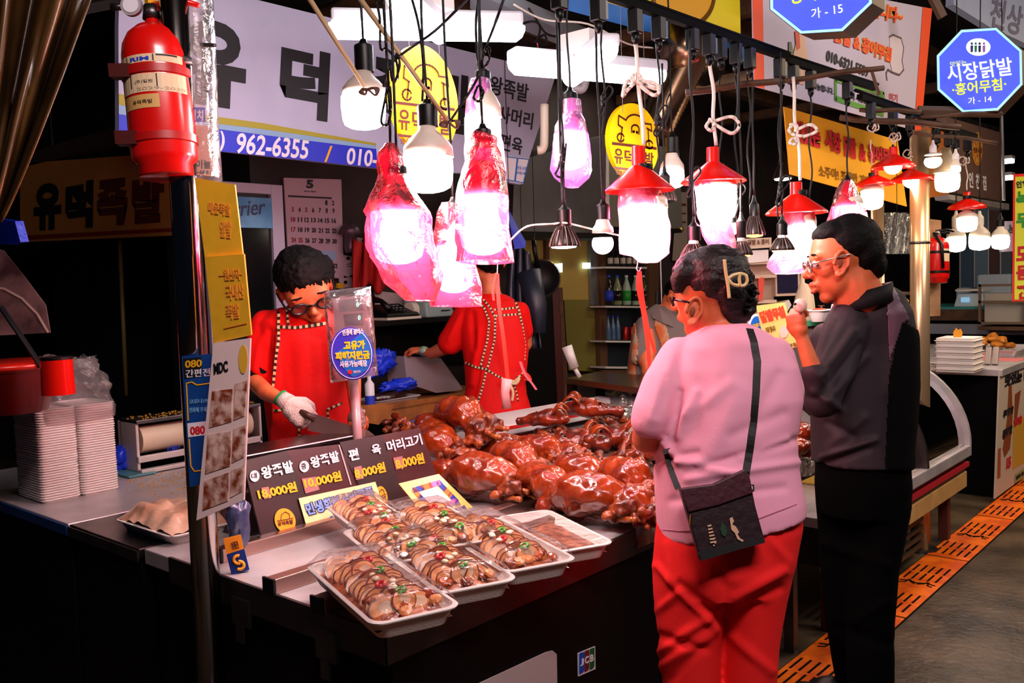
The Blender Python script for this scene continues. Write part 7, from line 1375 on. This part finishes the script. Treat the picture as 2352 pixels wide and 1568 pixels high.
ARML = [(1560, 830, zW-.02, 48), (1522, 910, zW-.05, 48), (1494, 975, zW-.06, 40), (1482, 1008, zW-.03, 33), (1530, 1030, zW+.2, 26), (1600, 1010, zW+.38, 18)]
ARMR = [(1776, 830, zW, 46), (1800, 900, zW, 42), (1812, 955, zW+.02, 30), (1812, 985, zW+.06, 26), (1760, 1010, zW+.3, 20), (1700, 1000, zW+.42, 17)]
bw_ = G(); loft(bw_, SH, .88); loft(bw_, TRr, .84); limb(bw_, LEGL[:-1]+[(1594, 1930, zW, 36)], .76); limb(bw_, LEGR[:-1]+[(1712, 1930, zW, 36)], .76); limb(bw_, ARML[:3], .84); limb(bw_, ARML[2:], .97); limb(bw_, ARMR, .97)
limb(bw_, [(1655, 800, zW, 50), (1650, 745, zW-.01, 44), (1638, 700, zW-.01, 44)])
fd = cv(-.80, .12, .55); hc = Q(1628, 672, zW); M3w, Pw = head_prims(bw_, hc, fd, cv(-.03, -1, 0)+fd*-.25, .222, 1.05, 1.12, 0, False)
for (wr, ds) in ((ARML[-1], cv(.5, .1, .8)), (ARMR[-1], cv(-.5, .1, .8))): hand_prims(bw_, Q(*wr[:3]), ds, cv(0, 1, 0), .165)
body = finish(T, bw_, .0065); bvW = bvh(body)
# hair: swept up with a bun
g = G(); Hh = .222
for x, y, z, r in ((0, -.10, .17, (.37, .42, .37)), (0, .06, .24, (.34, .34, .27)), (0, -.30, .02, (.31, .20, .34)), (0, -.28, -.16, (.24, .16, .22))): g.ell(Pw(x, y, z), tuple(v*Hh for v in r), M3w, n=12)
for px_, py_, r in ((1700, 660, 34), (1712, 640, 22), (1716, 690, 24), (1700, 715, 30), (1680, 735, 30), (1690, 620, 18), (1722, 668, 16), (1722, 712, 15), (1560, 640, 20), (1575, 625, 26), (1556, 660, 14)): g.ell(Q(px_, py_, zW-.03), r*zW/F, n=9)
me = remesh(g, .006, 3); a = arr(me); put(me, a+nrm(me)*(.004*nz3(a*np.array([1, 1, 2.5]), 30, 1)+.0015*nz3(a, 90, 3))[:, None])
bn_ = G()
for k in range(26):
    a0 = 2*math.pi*k/26; x_, y_ = 1702+22*math.cos(a0)*rnd.uniform(.4, 1.1), 672+52*math.sin(a0)*rnd.uniform(.4, 1.0); bn_.tube([Q(x_, y_, zW-.05), Q(x_+rnd.uniform(4, 12), y_+rnd.uniform(-10, 10), zW-.07), Q(x_+rnd.uniform(10, 20), y_+rnd.uniform(-14, 16), zW-.03)], [.009, .008, .003], 7)
locks = build(bn_, 'bun_locks', hairm, T, smooth=True); locks['kind'] = 'stuff'
HW = skin_obj(me, 'hair', M('dark auburn hair', '#150608', .5, bump=.4, bscale=130, spec=.4, col2='#0a0506', vscale=12), T)
# carve the face/ear side free of hair: ear and cheek
lm = lambda lst, r: build(G().tube([Q(x, y, z) for x, y, z in lst], r, 8), 'earlobe_rim', skinm, T, smooth=True)
bm_ = M('cream claw clip', '#e0c088', .3)
for pts in ([(1664, 596), (1667, 625), (1672, 655), (1675, 685)], [(1672, 640), (1684, 632), (1700, 628)], [(1672, 640), (1682, 652), (1698, 656)], [(1700, 628), (1712, 632), (1716, 645), (1710, 655), (1700, 656)], [(1700, 628), (1698, 640), (1700, 656)]): build(G().tube([Q(x, y, zW-.125) for x, y in smooth_pts(pts)], .0042, 8), 'hair_clip', bm_, T, smooth=True)
def ear(bv, px_, py_, h, T, tilt=.15, face=-1):
    q = hit(bv, px_, py_, 0.004); u = (-DN+RT*tilt).normalized(); r_ = RT.copy(); n_ = -FW; er = G()
    er.ell(q, (h*.26, h*.10, h*.44), Matrix((r_, FW, u)).transposed(), n=9)
    er.tube([q+r_*(h*.27*math.cos(a)*(1.0 if math.sin(a) > -.2 else .7))+u*(h*.46*math.sin(a))+n_*h*.12 for a in [math.radians(x) for x in range(-100, 190, 18)]], h*.075, 8)
    er.ell(q-u*h*.42-r_*h*.05+n_*h*.05, (h*.13, h*.07, h*.13), n=7)
    skin_obj(remesh(er, .0028, 3), 'ear', skinm, T)
    build(G().ell(q+n_*h*.11-r_*h*.04*face*-1-u*h*.02, (h*.09, h*.05, h*.18), Matrix((r_, FW, u)).transposed(), n=7), 'ear_hollow', M('ear shadow skin', '#8a3a20', .6), T, smooth=True)
ear(bvW, 1592, 714, .072, T)
gl = M('dark spectacle frame', '#200c10', .3); build(G().tube([Q(1583, 694, zW-.06), Q(1560, 690, zW-.03), Q(1546, 688, zW+.0)], .003, 8).tube([Q(1548, 682, zW-.005), Q(1544, 690, zW), Q(1547, 702, zW+.005)], .004, 8), 'glasses', gl, T, smooth=True)
# shirt
g = G(); loft(g, SH, 1.0); limb(g, [(1565, 822, zW-.01, 52), (1528, 890, zW-.04, 56), (1500, 950, zW-.06, 50), (1494, 966, zW-.06, 47)]); limb(g, [(1774, 822, zW, 52), (1800, 900, zW, 48), (1806, 950, zW+.01, 36)])
me = remesh(g, .006, 5)
folds(me, [(1545, 820, 1500, 960, 16, .006), (1562, 900, 1548, 1010, 9, -.006), (1556, 1000, 1600, 900, 12, .009), (1600, 1075, 1830, 1010, 9, -.007), (1560, 1055, 1700, 1090, 12, .008), (1580, 1100, 1840, 1060, 10, .006), (1700, 900, 1640, 1040, 26, .006), (1620, 830, 1590, 1000, 24, -.005), (1790, 860, 1740, 960, 16, -.005), (1540, 1150, 1800, 1120, 10, -.004), (1640, 770, 1740, 790, 18, .004), (1530, 870, 1512, 950, 10, -.005), (1810, 1010, 1700, 1050, 8, .006), (1520, 1010, 1560, 1060, 8, .008), (1600, 1040, 1500, 1060, 9, -.006), (1580, 950, 1680, 880, 16, .005), (1680, 1000, 1800, 950, 14, -.004)])
a = arr(me); px_, py_, z_ = proj(a)
pinkc = M('pink cotton', '#e8a0b8', .85, bump=.06, bscale=160, spec=.2); SHW = skin_obj(me, 'shirt', pinkc, T, 2, .001, 8)
bvS = bvh(SHW); ribbon(bvS, [(1515, 1216), (1560, 1220), (1640, 1216), (1740, 1192), (1830, 1158)], 2, 'hem_stitch', M('pink stitch', '#b86a88', .8), T, .002)
# trousers
g = G(); loft(g, TRr, 1.0); loft(g, LWL, p=2.1); loft(g, LWR, p=2.1); me = remesh(g, .0065, 5)
folds(me, [(1510, 1300, 1640, 1440, 9, .010), (1560, 1345, 1660, 1420, 12, -.010), (1650, 1400, 1510, 1500, 10, .010), (1515, 1460, 1620, 1490, 10, -.010), (1520, 1530, 1640, 1450, 12, .009), (1540, 1560, 1600, 1500, 9, -.006), (1690, 1370, 1800, 1310, 11, .010), (1700, 1400, 1790, 1350, 10, -.010), (1680, 1460, 1770, 1540, 12, .008), (1620, 1280, 1680, 1360, 16, -.006), (1510, 1400, 1560, 1360, 9, .006), (1664, 1310, 1662, 1380, 8, -.006), (1530, 1250, 1540, 1340, 10, .006), (1760, 1230, 1810, 1290, 12, .005)], 1.0)
skin_obj(me, 'trousers', M('red cotton trousers', '#f42424', .8, bump=.06, bscale=120, spec=.2), T, 4, .003, 7)
for x in (1594, 1712): shoe_at(T, Q(x, 1900, zW), cv(-.4, 0, .9))
# bag and strap
stm = M('black webbing', '#0a0809', .6); bgm = M('dark maroon nylon', '#1e0710', .5, bump=.2, bscale=60)
ribbon(bvS, [(1722, 754), (1732, 785), (1740, 830), (1737, 900), (1730, 980), (1720, 1050), (1713, 1092)], 17, 'bag_strap', stm, T, .004, th=.004); ribbon(bvS, [(1532, 1030), (1537, 1050), (1545, 1080), (1560, 1120)], 20, 'bag_strap', stm, T, .004, th=.004)
bg_ = thing('crossbody_bag', Q(1660, 1280, zW-.22), 'flat dark maroon crossbody bag with pale printed figures hanging at the woman\'s hip', 'bag')
pB = P3((1563, 1118, zW-.215), (1716, 1080, zW-.215), (1608, 1285, zW-.235)); pts = [(1562, 1122), (1640, 1112), (1712, 1078), (1722, 1092), (1735, 1160), (1757, 1240), (1752, 1248), (1690, 1262), (1614, 1288), (1606, 1284), (1604, 1270)]
o = build(G().pxpoly(pB, pts, 0, .03), 'pouch', bgm, bg_, bevel=.008, seg=3); build(G().pxpoly(pB, [(1562, 1122), (1640, 1112), (1712, 1078), (1722, 1095), (1730, 1132), (1650, 1160), (1583, 1176)], .006, .006), 'flap', M('maroon nylon flap', '#3a0a1a', .5, bump=.2, bscale=60), bg_, bevel=.002)
build(G().pxpoly(pB, [(1604, 1268), (1690, 1246), (1756, 1236), (1757, 1246), (1690, 1264), (1612, 1288)], .004, .004), 'bottom_edge', stm, bg_)
pr = M('cream print', '#d0a888', .6)
for k in range(6): build(G().pxpoly(pB, [(1625+1.2*k, 1206+7.5*k-1*0), (1634+2.2*k, 1204+7.5*k), (1634.5+2.2*k, 1207.5+7.5*k), (1626+1.2*k, 1210+7.5*k)], .004, .001), 'printed_bar', pr, bg_)
build(G().pxpoly(pB, [(1676, 1190), (1682, 1187), (1686, 1196), (1682, 1204), (1690, 1208), (1698, 1222), (1694, 1226), (1700, 1236), (1708, 1240), (1706, 1244), (1694, 1238), (1688, 1224), (1680, 1216), (1678, 1204)], .004, .001), 'printed_cat', pr, bg_)
build(G().pxpoly(pB, [(1658, 1200), (1666, 1206), (1671, 1222), (1666, 1232), (1658, 1228), (1654, 1214)], .004, .001), 'printed_leaf', M('dark green print', '#0e3a20', .6), bg_)
for x, y in ((1638, 1238), (1643, 1246), (1640, 1252)): build(G().pxell(pB, x, y, 2, 2, .004, .001, n=8), 'printed_dot', pr, bg_)
build(G().pxpoly(pB, [(1719, 1114), (1732, 1112), (1733, 1128), (1721, 1131)], -.01, .003), 'side_label', ink, bg_); build(G().text('8', pB, (1724, 1126), (1729, 1125), (1724, 1116), .06, -.008), 'label_print', inkw, bg_); build(G().tube([Q(1588, 1182, zW-.24), Q(1586, 1206, zW-.24)], .003, 6), 'zip_pull', M('brass'), bg_)
# ---------------- man in dark jacket, profile to the left
zM = 2.95; T = thing('person', (Q(1960, 1600, zM).x, Q(1960, 1600, zM).y, 0), 'man in dark purple zip jacket and glasses eating with his hand raised to his mouth', 'person')
JK = [(672, 655, 1932, 2040, zM-.06, .07), (700, 672, 1920, 2066, zM-.04, .10), (740, 715, 1900, 2086, zM-.02, .13), (800, 780, 1884, 2097, zM, .145), (880, 870, 1874, 2099, zM, .15), (960, 955, 1870, 2092, zM, .155), (1030, 1025, 1872, 2083, zM, .16), (1064, 1066, 1874, 2082, zM, .165)]
TM = [(1040, 1040, 1882, 2078, zM, .15), (1110, 1110, 1880, 2082, zM, .155), (1180, 1180, 1884, 2076, zM, .15)]
LM1 = [(1150, 1150, 1881, 2010, zM+.04, .14), (1300, 1300, 1891, 2000, zM+.07, .115), (1420, 1420, 1900, 1995, zM+.1, .095), (1520, 1520, 1914, 1998, zM+.14, .085), (1572, 1572, 1924, 1992, zM+.16, .07)]
LM2 = [(1150, 1150, 1945, 2081, zM, .145), (1300, 1300, 1946, 2054, zM-.02, .12), (1420, 1420, 1946, 2047, zM-.03, .10), (1540, 1540, 1950, 2047, zM-.04, .09), (1650, 1650, 1956, 2046, zM-.04, .08)]
L1 = [(1940, 1180, zM+.02, 56), (1944, 1300, zM+.08, 50), (1948, 1420, zM+.12, 44), (1958, 1520, zM+.16, 38), (1950, 1560, zM+.18, 32)]
L2 = [(2015, 1180, zM, 60), (2000, 1300, zM-.02, 54), (1996, 1420, zM-.04, 50), (2000, 1540, zM-.04, 46), (2002, 1640, zM-.04, 40)]
bm_ = G(); loft(bm_, JK, .88); loft(bm_, TM, .84); limb(bm_, L1, .72); limb(bm_, L2, .72)
AR = [(1948, 745, zM-.10, 46), (1905, 850, zM-.16, 40), (1884, 922, zM-.18, 24), (1868, 850, zM-.22, 23), (1850, 800, zM-.22, 19), (1842, 775, zM-.22, 16)]
limb(bm_, AR[:3], .74); limb(bm_, AR[2:], .93); AR2 = [(1900, 780, zM+.10, 38), (1880, 880, zM+.12, 30), (1862, 920, zM+.08, 22), (1846, 905, zM+.06, 15)]; limb(bm_, AR2, .8)
zH = 2.86; limb(bm_, [(1975, 700, zH+.02, 58), (1962, 640, zH, 52), (1955, 600, zH, 50)])
fm = cv(-.97, .20, .16); up_ = cv(-.18, -.98, 0); hm_ = Q(1935, 597, zH); HM = .268
M3m, Pm = head_prims(bm_, hm_, fm, up_, HM, .98, 1.05, .5, False)
hand_prims(bm_, Q(1840, 778, zM-.22), cv(-.25, -.95, .05), cv(.75, -.1, .5), .15, 1.15, 1); hand_prims(bm_, Q(1846, 905, zM+.06), cv(-.6, -.5, .2), cv(0, .5, .5), .14, 1.0)
bodyM = finish(T, bm_, .0058, 4); bvB = bvh(bodyM)
g = G()
for x, y, z, r in ((0, -.13, .19, (.36, .36, .335)), (0, .03, .33, (.29, .26, .16)), (0, -.24, .03, (.33, .25, .28)), (0, -.33, -.12, (.27, .14, .18))): g.ell(Pm(x, y, z), tuple(v*HM for v in r), M3m, n=12)
me = remesh(g, .006, 3); a = arr(me); put(me, a+nrm(me)*(.003*nz3(a, 30, 2)+.0015*nz3(a, 110, 3))[:, None]); skin_obj(me, 'hair', hairm, T)
ear(bvB, 1930, 604, .082, T)
face_parts(T, Pm, M3m, HM, False); glasses(T, Pm, HM, M('silver spectacle frame', '#d0c8c0', .25, .8), .006)
build(G().ell(Pm(0, .40, -.205), (.018, .007, .006), M3m, n=8).ell(Pm(0, .392, -.300), (.018, .009, .007), M3m, n=8), 'lips', lipm, T, smooth=True)
g = G(); loft(g, JK, 1.0); limb(g, [(1950, 742, zM-.09, 52), (1908, 850, zM-.15, 47), (1888, 920, zM-.19, 42), (1874, 880, zM-.21, 33), (1868, 858, zM-.22, 29)]); limb(g, [(1902, 780, zM+.10, 42), (1884, 870, zM+.11, 36)])
me = remesh(g, .006, 5)
folds(me, [(1960, 760, 1890, 860, 9, .008), (1975, 790, 1900, 890, 9, -.007), (1990, 820, 1900, 920, 10, .006), (1868, 848, 1890, 880, 6, .005), (1985, 960, 1900, 1030, 12, .006), (2010, 1010, 1890, 1050, 8, .010), (1995, 1030, 1885, 1066, 7, -.008), (1900, 970, 1960, 1000, 9, -.007), (2060, 720, 2040, 900, 14, .004), (1920, 740, 1880, 820, 8, -.005), (1870, 900, 1930, 940, 9, .008)])
JK_ = skin_obj(me, 'jacket', M('dark plum knit jacket', '#1a0714', .75, bump=.05, bscale=120, spec=.5), T, 3, .002, 8)
patch(JK_, [(2030, 665), (2052, 660), (2090, 735), (2070, 745), (2040, 850), (2038, 760)], .003, 'shoulder_sheen', M('greyish mauve sheen', '#5a3c4a', .5, bump=.2), T, .002)  # purple sheen of the shoulder painted as a paler cloth patch
patch(JK_, [(2070, 730), (2110, 760), (2115, 1080), (2030, 1080), (2040, 860)], .002, 'side_panel', M('black knit panel', '#030203', .85, spec=.08), T, .002)
g = G(); rs = []
for f, dx in ((0, 1.06), (.5, 1.0), (1, .95)):
    c = (Q(1922, 720-38*f, zH+.02)+Q(2048, 688-42*f, zH+.02))/2; u = (Q(2048, 688-42*f, zH+.02)-Q(1922, 720-38*f, zH+.02))/2*dx; rs.append([c+u*math.cos(a)+FW*.095*math.sin(a)*dx for a in [2*math.pi*k/36 for k in range(36)]])
o = build(g.rings(rs, caps=False), 'collar', M('black collar', '#070406', .7, spec=.2), T, smooth=True); o.modifiers.new('s', 'SOLIDIFY').thickness = .008
g = G(); loft(g, TM, 1.0); loft(g, LM1, p=2.1); loft(g, LM2, p=2.1); me = remesh(g, .0065, 5); folds(me, [(1900, 1250, 2040, 1300, 14, .006), (1920, 1440, 2040, 1480, 14, -.006), (2040, 1380, 1960, 1430, 12, .006)]); skin_obj(me, 'trousers', M('black trousers', '#030303', .9, spec=.05), T, 5, .002, 7)
shoe_at(T, Q(1925, 1590, 3.14), cv(-.9, 0, .1)); shoe_at(T, Q(1990, 1660, zM-.04), cv(-.8, 0, .3))
f_ = thing('food_morsel', Q(1837, 706, zM-.25), 'pale pink morsel of food held in the man\'s raised hand', 'food'); build(G().ell(Q(1838, 702, zM-.25), (.020, .018, .022), n=9), 'morsel', M('pale morsel', '#f0c0b0', .5), f_, smooth=True); build(G().ell(Q(1826, 698, zM-.27), (.005, .005, .005), n=5), 'dark_filling', ink, f_, smooth=True)
# ---------------- left worker
z1 = 3.16; T = thing('person', (Q(710, 1500, z1).x, Q(710, 1500, z1).y, 0), 'stall worker with permed black hair and glasses in red apron cutting with a big cleaver', 'person')
S1 = [(706, 706, 645, 740, z1, .065), (716, 712, 618, 765, z1, .09), (740, 736, 596, 792, z1, .12), (790, 786, 588, 806, z1, .13), (860, 856, 600, 806, z1, .13), (930, 926, 612, 808, z1, .135), (1000, 996, 622, 812, z1, .14), (1100, 1096, 622, 818, z1, .15)]
b1 = G(); loft(b1, S1, .87); limb(b1, [(680, 1120, z1, 46), (680, 1500, z1, 38), (680, 1640, z1, 28)], .9); limb(b1, [(760, 1120, z1, 46), (760, 1500, z1, 38), (760, 1640, z1, 28)], .9)
A1 = [(612, 748, z1-.02, 26), (600, 810, z1-.05, 25), (582, 872, z1-.08, 23), (610, 900, z1-.2, 21), (650, 920, z1-.26, 15)]; limb(b1, A1, .95)
A2 = [(785, 760, z1-.02, 30), (806, 830, z1-.08, 24), (812, 880, z1-.12, 19), (816, 935, z1-.18, 14)]; limb(b1, A2, .95)
limb(b1, [(695, 735, z1+.01, 34), (694, 700, z1-.03, 32), (697, 670, z1-.06, 32)])
f1 = cv(.38, .56, -.72); h1 = Q(702, 665, z1-.09); H1 = .257; M31, P1 = head_prims(b1, h1, f1, cv(-.05, -.75, -.6), H1, 1.0, 1.0)
hand_prims(b1, Q(655, 922, z1-.26), cv(.75, .62, .05), cv(.1, .4, .9), .15, 1.1, 1); hand_prims(b1, Q(816, 938, z1-.18), cv(.1, .95, -.2), cv(-.3, 0, .9), .14, .8)
finish(T, b1, .006); face_parts(T, P1, M31, H1, True); glasses(T, P1, H1, M('black spectacle frame', '#120a0c', .3), .009)
g = G()
g.ell(Q(705, 628, z1-.06), (.086, .097, .074), n=12); g.ell(P1(0, -.1, .2), (.36*H1, .42*H1, .36*H1), M31, n=12); g.ell(Q(690, 660, z1-.02), (.065, .07, .05), n=10)
for k in range(60):
    a = rnd.uniform(0, 6.28); b_ = rnd.uniform(-.5, 1.5); d = V((math.cos(a)*math.cos(b_), math.sin(a)*math.cos(b_), math.sin(b_)+.15)); p = Q(704, 632, z1-.055)+V((d.x*.083, d.y*.083, d.z*.068))
    if (p-P1(0, .42, -.1)).length > .115: g.ell(p, rnd.uniform(.012, .02), n=6)
me = remesh(g, .005, 2); a = arr(me); put(me, a+nrm(me)*(.005*nz3(a, 60, 2)+.003*nz3(a, 130, 5))[:, None]); skin_obj(me, 'hair', hairm, T)
g = G(); loft(g, S1, 1.0); limb(g, [(614, 746, z1-.02, 38), (600, 800, z1-.05, 36), (595, 846, z1-.07, 34)]); limb(g, [(784, 756, z1-.02, 34), (800, 800, z1-.05, 32)]); me = remesh(g, .006, 5)
folds(me, [(640, 800, 630, 960, 10, .006), (620, 760, 610, 850, 7, -.007), (690, 780, 700, 960, 16, .004), (740, 780, 760, 980, 14, -.004), (600, 780, 586, 850, 8, .005)])
TS1 = skin_obj(me, 'shirt', redT, T, 1, .002, 8); bv1 = bvh(TS1)
build(G().tube([Q(596, 848, z1-.075), Q(584, 868, z1-.085), Q(588, 884, z1-.1)], [.046, .038, .034], 16), 'black_sleeve_band', blackm, T, smooth=True)
ap = patch(TS1, [(636, 748), (742, 744), (752, 700), (800, 700), (812, 1000), (815, 1120), (622, 1120), (628, 860)], .006, 'apron', redA, T, .003)
tr = lambda pts, w_=7, bv_=bv1, tt=T, st=6, o_=.014: ribbon(bv_, pts, w_, 'apron_trim', [trimA, trimB], tt, o_, st, None, True, .002)
tr([(630, 692), (640, 720), (640, 748), (640, 780), (634, 820), (630, 860), (626, 900)], 6); tr([(654, 695), (660, 722), (662, 746)], 5); tr([(636, 750), (680, 752), (720, 747), (748, 742)], 7); tr([(757, 1000), (752, 940), (786, 925)], 5); tr([(622, 942), (645, 942)], 5); tr([(686, 970), (688, 1010)], 5)
# glove, cleaver
gg = G(); hand_prims(gg, Q(655, 922, z1-.26), cv(.75, .62, .05), cv(.1, .4, .9), .163, 1.1, 1); me = remesh(gg, .0045, 3); gl_ = M('white knitted glove', '#cfc4bc', .8, bump=.5, bscale=180); a = arr(me); put(me, a+nrm(me)*.004); skin_obj(me, 'work_glove', gl_, T)
build(G().tube([Q(646, 914, z1-.255), Q(662, 926, z1-.262)], [.026, .031], 18), 'glove_wrist', gl_, T, smooth=True); build(G().tube([Q(643, 912, z1-.254), Q(647, 915, z1-.256)], .028, 18), 'green_cuff', M('green cuff', '#108a48', .7), T, smooth=True)
gg = G().ell(Q(820, 962, z1-.19), (.030, .028, .040), n=12); gg.v = [v+V((.006, .006, .004))*noise.noise(v*60)*1.5 for v in gg.v]; build(gg, 'clear_glove', FILM('clear glove', '#f4e8e4', clear=.5, lucent=.5, gloss=.4, bump=.8), T, smooth=True)
ck_ = thing('cleaver', Q(780, 990, z1-.30), 'large steel cleaver held in the left worker\'s white glove', 'cleaver'); pcl = P3((722, 952, z1-.28), (858, 992, z1-.31), (708, 985, z1-.28))
build(G().pxpoly(pcl, [(722, 950), (790, 972), (845, 988), (860, 1000), (830, 1006), (780, 1004), (706, 988)], 0, .003), 'blade', M('blade steel', '#b8a098', .3, .85), ck_); build(G().tube([Q(724, 962, z1-.28), Q(690, 945, z1-.27)], .011, 10), 'handle', M('dark wood handle', '#3a1c10', .5), ck_, smooth=True)
# ---------------- right worker (from behind)
z2 = 4.85; T = thing('person', (Q(1135, 1200, z2).x, Q(1135, 1200, z2).y, 0), 'stall worker in red shirt and trimmed apron seen from behind beyond the meat', 'person')
S2 = [(676, 676, 1100, 1160, z2, .07), (688, 686, 1078, 1180, z2, .10), (712, 706, 1062, 1198, z2, .125), (760, 755, 1056, 1212, z2, .14), (830, 826, 1066, 1212, z2, .14), (890, 886, 1070, 1204, z2, .145), (940, 936, 1062, 1220, z2, .155), (1010, 1006, 1060, 1224, z2, .16)]
b2 = G(); loft(b2, S2, .87); limb(b2, [(1105, 1010, z2, 34), (1105, 1150, z2, 28), (1105, 1330, z2, 20)]); limb(b2, [(1175, 1010, z2, 34), (1175, 1150, z2, 28), (1175, 1330, z2, 20)]); limb(b2, [(1128, 690, z2, 26), (1125, 650, z2, 22), (1122, 620, z2, 22)])
A3 = [(1074, 712, z2, 20), (1040, 770, z2+.02, 23), (1018, 800, z2+.05, 18), (990, 812, z2+.12, 14), (972, 806, z2+.16, 10)]; limb(b2, A3, .95); limb(b2, [(1195, 715, z2, 22), (1206, 790, z2+.08, 18), (1180, 830, z2+.3, 13), (1120, 820, z2+.35, 10)], .95)
M32, P2_ = head_prims(b2, Q(1120, 600, z2), cv(-.3, .25, .9), cv(0, -1, .1), .26); hand_prims(b2, Q(972, 806, z2+.16), cv(-.85, -.1, .3), cv(.2, .9, 0), .15, .8); hand_prims(b2, Q(1120, 820, z2+.35), cv(-.85, .1, .3), cv(.2, .9, 0), .15, .8)
finish(T, b2, .007); g = G(); g.ell(P2_(0, -.08, .12), (.09, .10, .095), M32, n=12); g.ell(P2_(0, -.2, -.08), (.075, .06, .06), M32, n=10); me = remesh(g, .007, 3); a = arr(me); put(me, a+nrm(me)*(.008*nz3(a, 50, 2))[:, None]); skin_obj(me, 'hair', hairm, T)
g = G(); loft(g, S2, 1.0); limb(g, [(1078, 710, z2, 30), (1046, 765, z2+.01, 29), (1034, 786, z2+.02, 30)]); limb(g, [(1193, 715, z2, 24), (1203, 760, z2+.04, 22)]); me = remesh(g, .007, 5)
folds(me, [(1085, 720, 1090, 800, 7, -.010), (1100, 760, 1085, 880, 9, .010), (1130, 730, 1180, 900, 12, .006), (1060, 720, 1030, 780, 7, .008), (1150, 880, 1200, 860, 6, .008)])
TS2 = skin_obj(me, 'shirt', redT, T, 1, .002, 8); bv2 = bvh(TS2); t2r = lambda p, w_=4.5: tr(p, w_, bv2, T, 4, .012)
ap2 = patch(TS2, [(1112, 690), (1180, 690), (1212, 800), (1204, 880), (1222, 1010), (1066, 1010), (1100, 880), (1124, 740)], .005, 'apron', redA, T, .003)
for p in ([(1092, 690), (1112, 706), (1124, 736), (1120, 780), (1108, 825), (1104, 842)], [(1110, 687), (1126, 706), (1138, 730), (1136, 780), (1124, 830), (1118, 850), (1108, 890), (1092, 942)], [(1180, 686), (1192, 710), (1200, 750), (1206, 790), (1204, 830)], [(1135, 711), (1160, 709), (1188, 706)], [(1138, 725), (1165, 723), (1194, 721)], [(1068, 832), (1090, 842), (1118, 848), (1140, 862), (1162, 872)], [(1203, 846), (1196, 862), (1186, 868)], [(1178, 880), (1186, 900), (1190, 922)]): t2r(p)
build(G().tube([Q(x, y, z2-.2) for x, y in smooth_pts([(1168, 872), (1180, 876), (1192, 868), (1186, 880), (1172, 882), (1178, 900), (1176, 920)])], .008, 6), 'apron_bow', trimA, T, smooth=True)
build(G().tube([Q(972, 812, z2+.13), Q(976, 802, z2+.15)], .028, 14), 'bracelet', M('pale bracelet', '#9ac0a0', .4), T, smooth=True)
build(hang_ribbon([(1195, 830), (1206, 860), (1222, 880), (1232, 895)], 6, z2-.2, ''), 'pink_apron_string', M('pink string', '#f07080', .5), T)
build(hang_ribbon([(1196, 832), (1202, 850), (1214, 862), (1218, 874), (1204, 870)], 7, z2-.19, ''), 'red_apron_string', rb, T)
# ---------------- man leaning on the inner table
z4 = 5.25; T = thing('person', (Q(1540, 1000, z4).x, Q(1540, 1000, z4).y, 0), 'man in grey and cream printed polo leaning on the dark inner table', 'person')
S4 = [(698, 715, 1505, 1560, z4, .06), (715, 735, 1482, 1590, z4, .10), (745, 760, 1462, 1608, z4, .13), (800, 805, 1450, 1620, z4, .15), (860, 862, 1444, 1622, z4, .16), (940, 940, 1446, 1618, z4, .17)]
b4 = G(); loft(b4, S4, .87); limb(b4, [(1500, 940, z4, 36), (1500, 1270, z4, 22)]); limb(b4, [(1570, 940, z4, 36), (1570, 1270, z4, 22)]); limb(b4, [(1535, 730, z4, 26), (1548, 690, z4-.02, 26)]); limb(b4, [(1485, 755, z4-.05, 26), (1486, 830, z4-.16, 20), (1490, 852, z4-.18, 18), (1540, 835, z4-.24, 14), (1590, 815, z4-.26, 11)])
limb(b4, [(1600, 770, z4+.02, 24), (1620, 840, z4-.05, 18), (1600, 850, z4-.2, 12)])
M34, P4 = head_prims(b4, Q(1566, 678, z4-.06), cv(.45, .75, -.3), cv(-.1, -.9, -.3), .262); hand_prims(b4, Q(1590, 815, z4-.26), cv(.9, -.1, 0), cv(0, .9, .2), .15, .7); hand_prims(b4, Q(1600, 850, z4-.2), cv(-.7, .1, -.3), cv(0, .9, .2), .15, .7)
finish(T, b4, .008); g = G(); g.ell(P4(0, -.08, .15), (.085, .10, .085), M34, n=12); g.ell(P4(0, -.2, 0), (.08, .07, .07), M34, n=10); me = remesh(g, .008, 3); skin_obj(me, 'hair', hairm, T); face_parts(T, P4, M34, .262, True); glasses(T, P4, .262, M('black spectacle frame'), .008)
g = G(); loft(g, S4, 1.0); limb(g, [(1487, 752, z4-.04, 30), (1484, 815, z4-.12, 28)]); limb(g, [(1600, 768, z4+.02, 28), (1612, 810, z4, 26)]); me = remesh(g, .008, 4); folds(me, [(1470, 760, 1455, 860, 8, .012), (1500, 760, 1510, 840, 9, -.010)])
S4o = skin_obj(me, 'shirt', M('grey polo', '#6e625c', .8), T); patch(S4o, [(1440, 770), (1462, 740), (1468, 790), (1462, 870), (1440, 870)], .006, 'cream_print_panel', M('cream orange print', '#b8a888', .8, col2='#b85a20', vscale=14), T, .003); patch(S4o, [(1508, 728), (1530, 745), (1545, 800), (1530, 860), (1520, 800), (1500, 745)], .006, 'cream_print_panel', M('cream orange print'), T, .003)
o = build(G().sheet([[Q(1498, 722, z4-.10), Q(1514, 706, z4-.12), Q(1540, 730, z4-.12)], [Q(1500, 730, z4-.12), Q(1522, 742, z4-.14), Q(1546, 752, z4-.14)]]), 'collar', M('grey polo'), T); o.modifiers.new('s', 'SOLIDIFY').thickness = .006
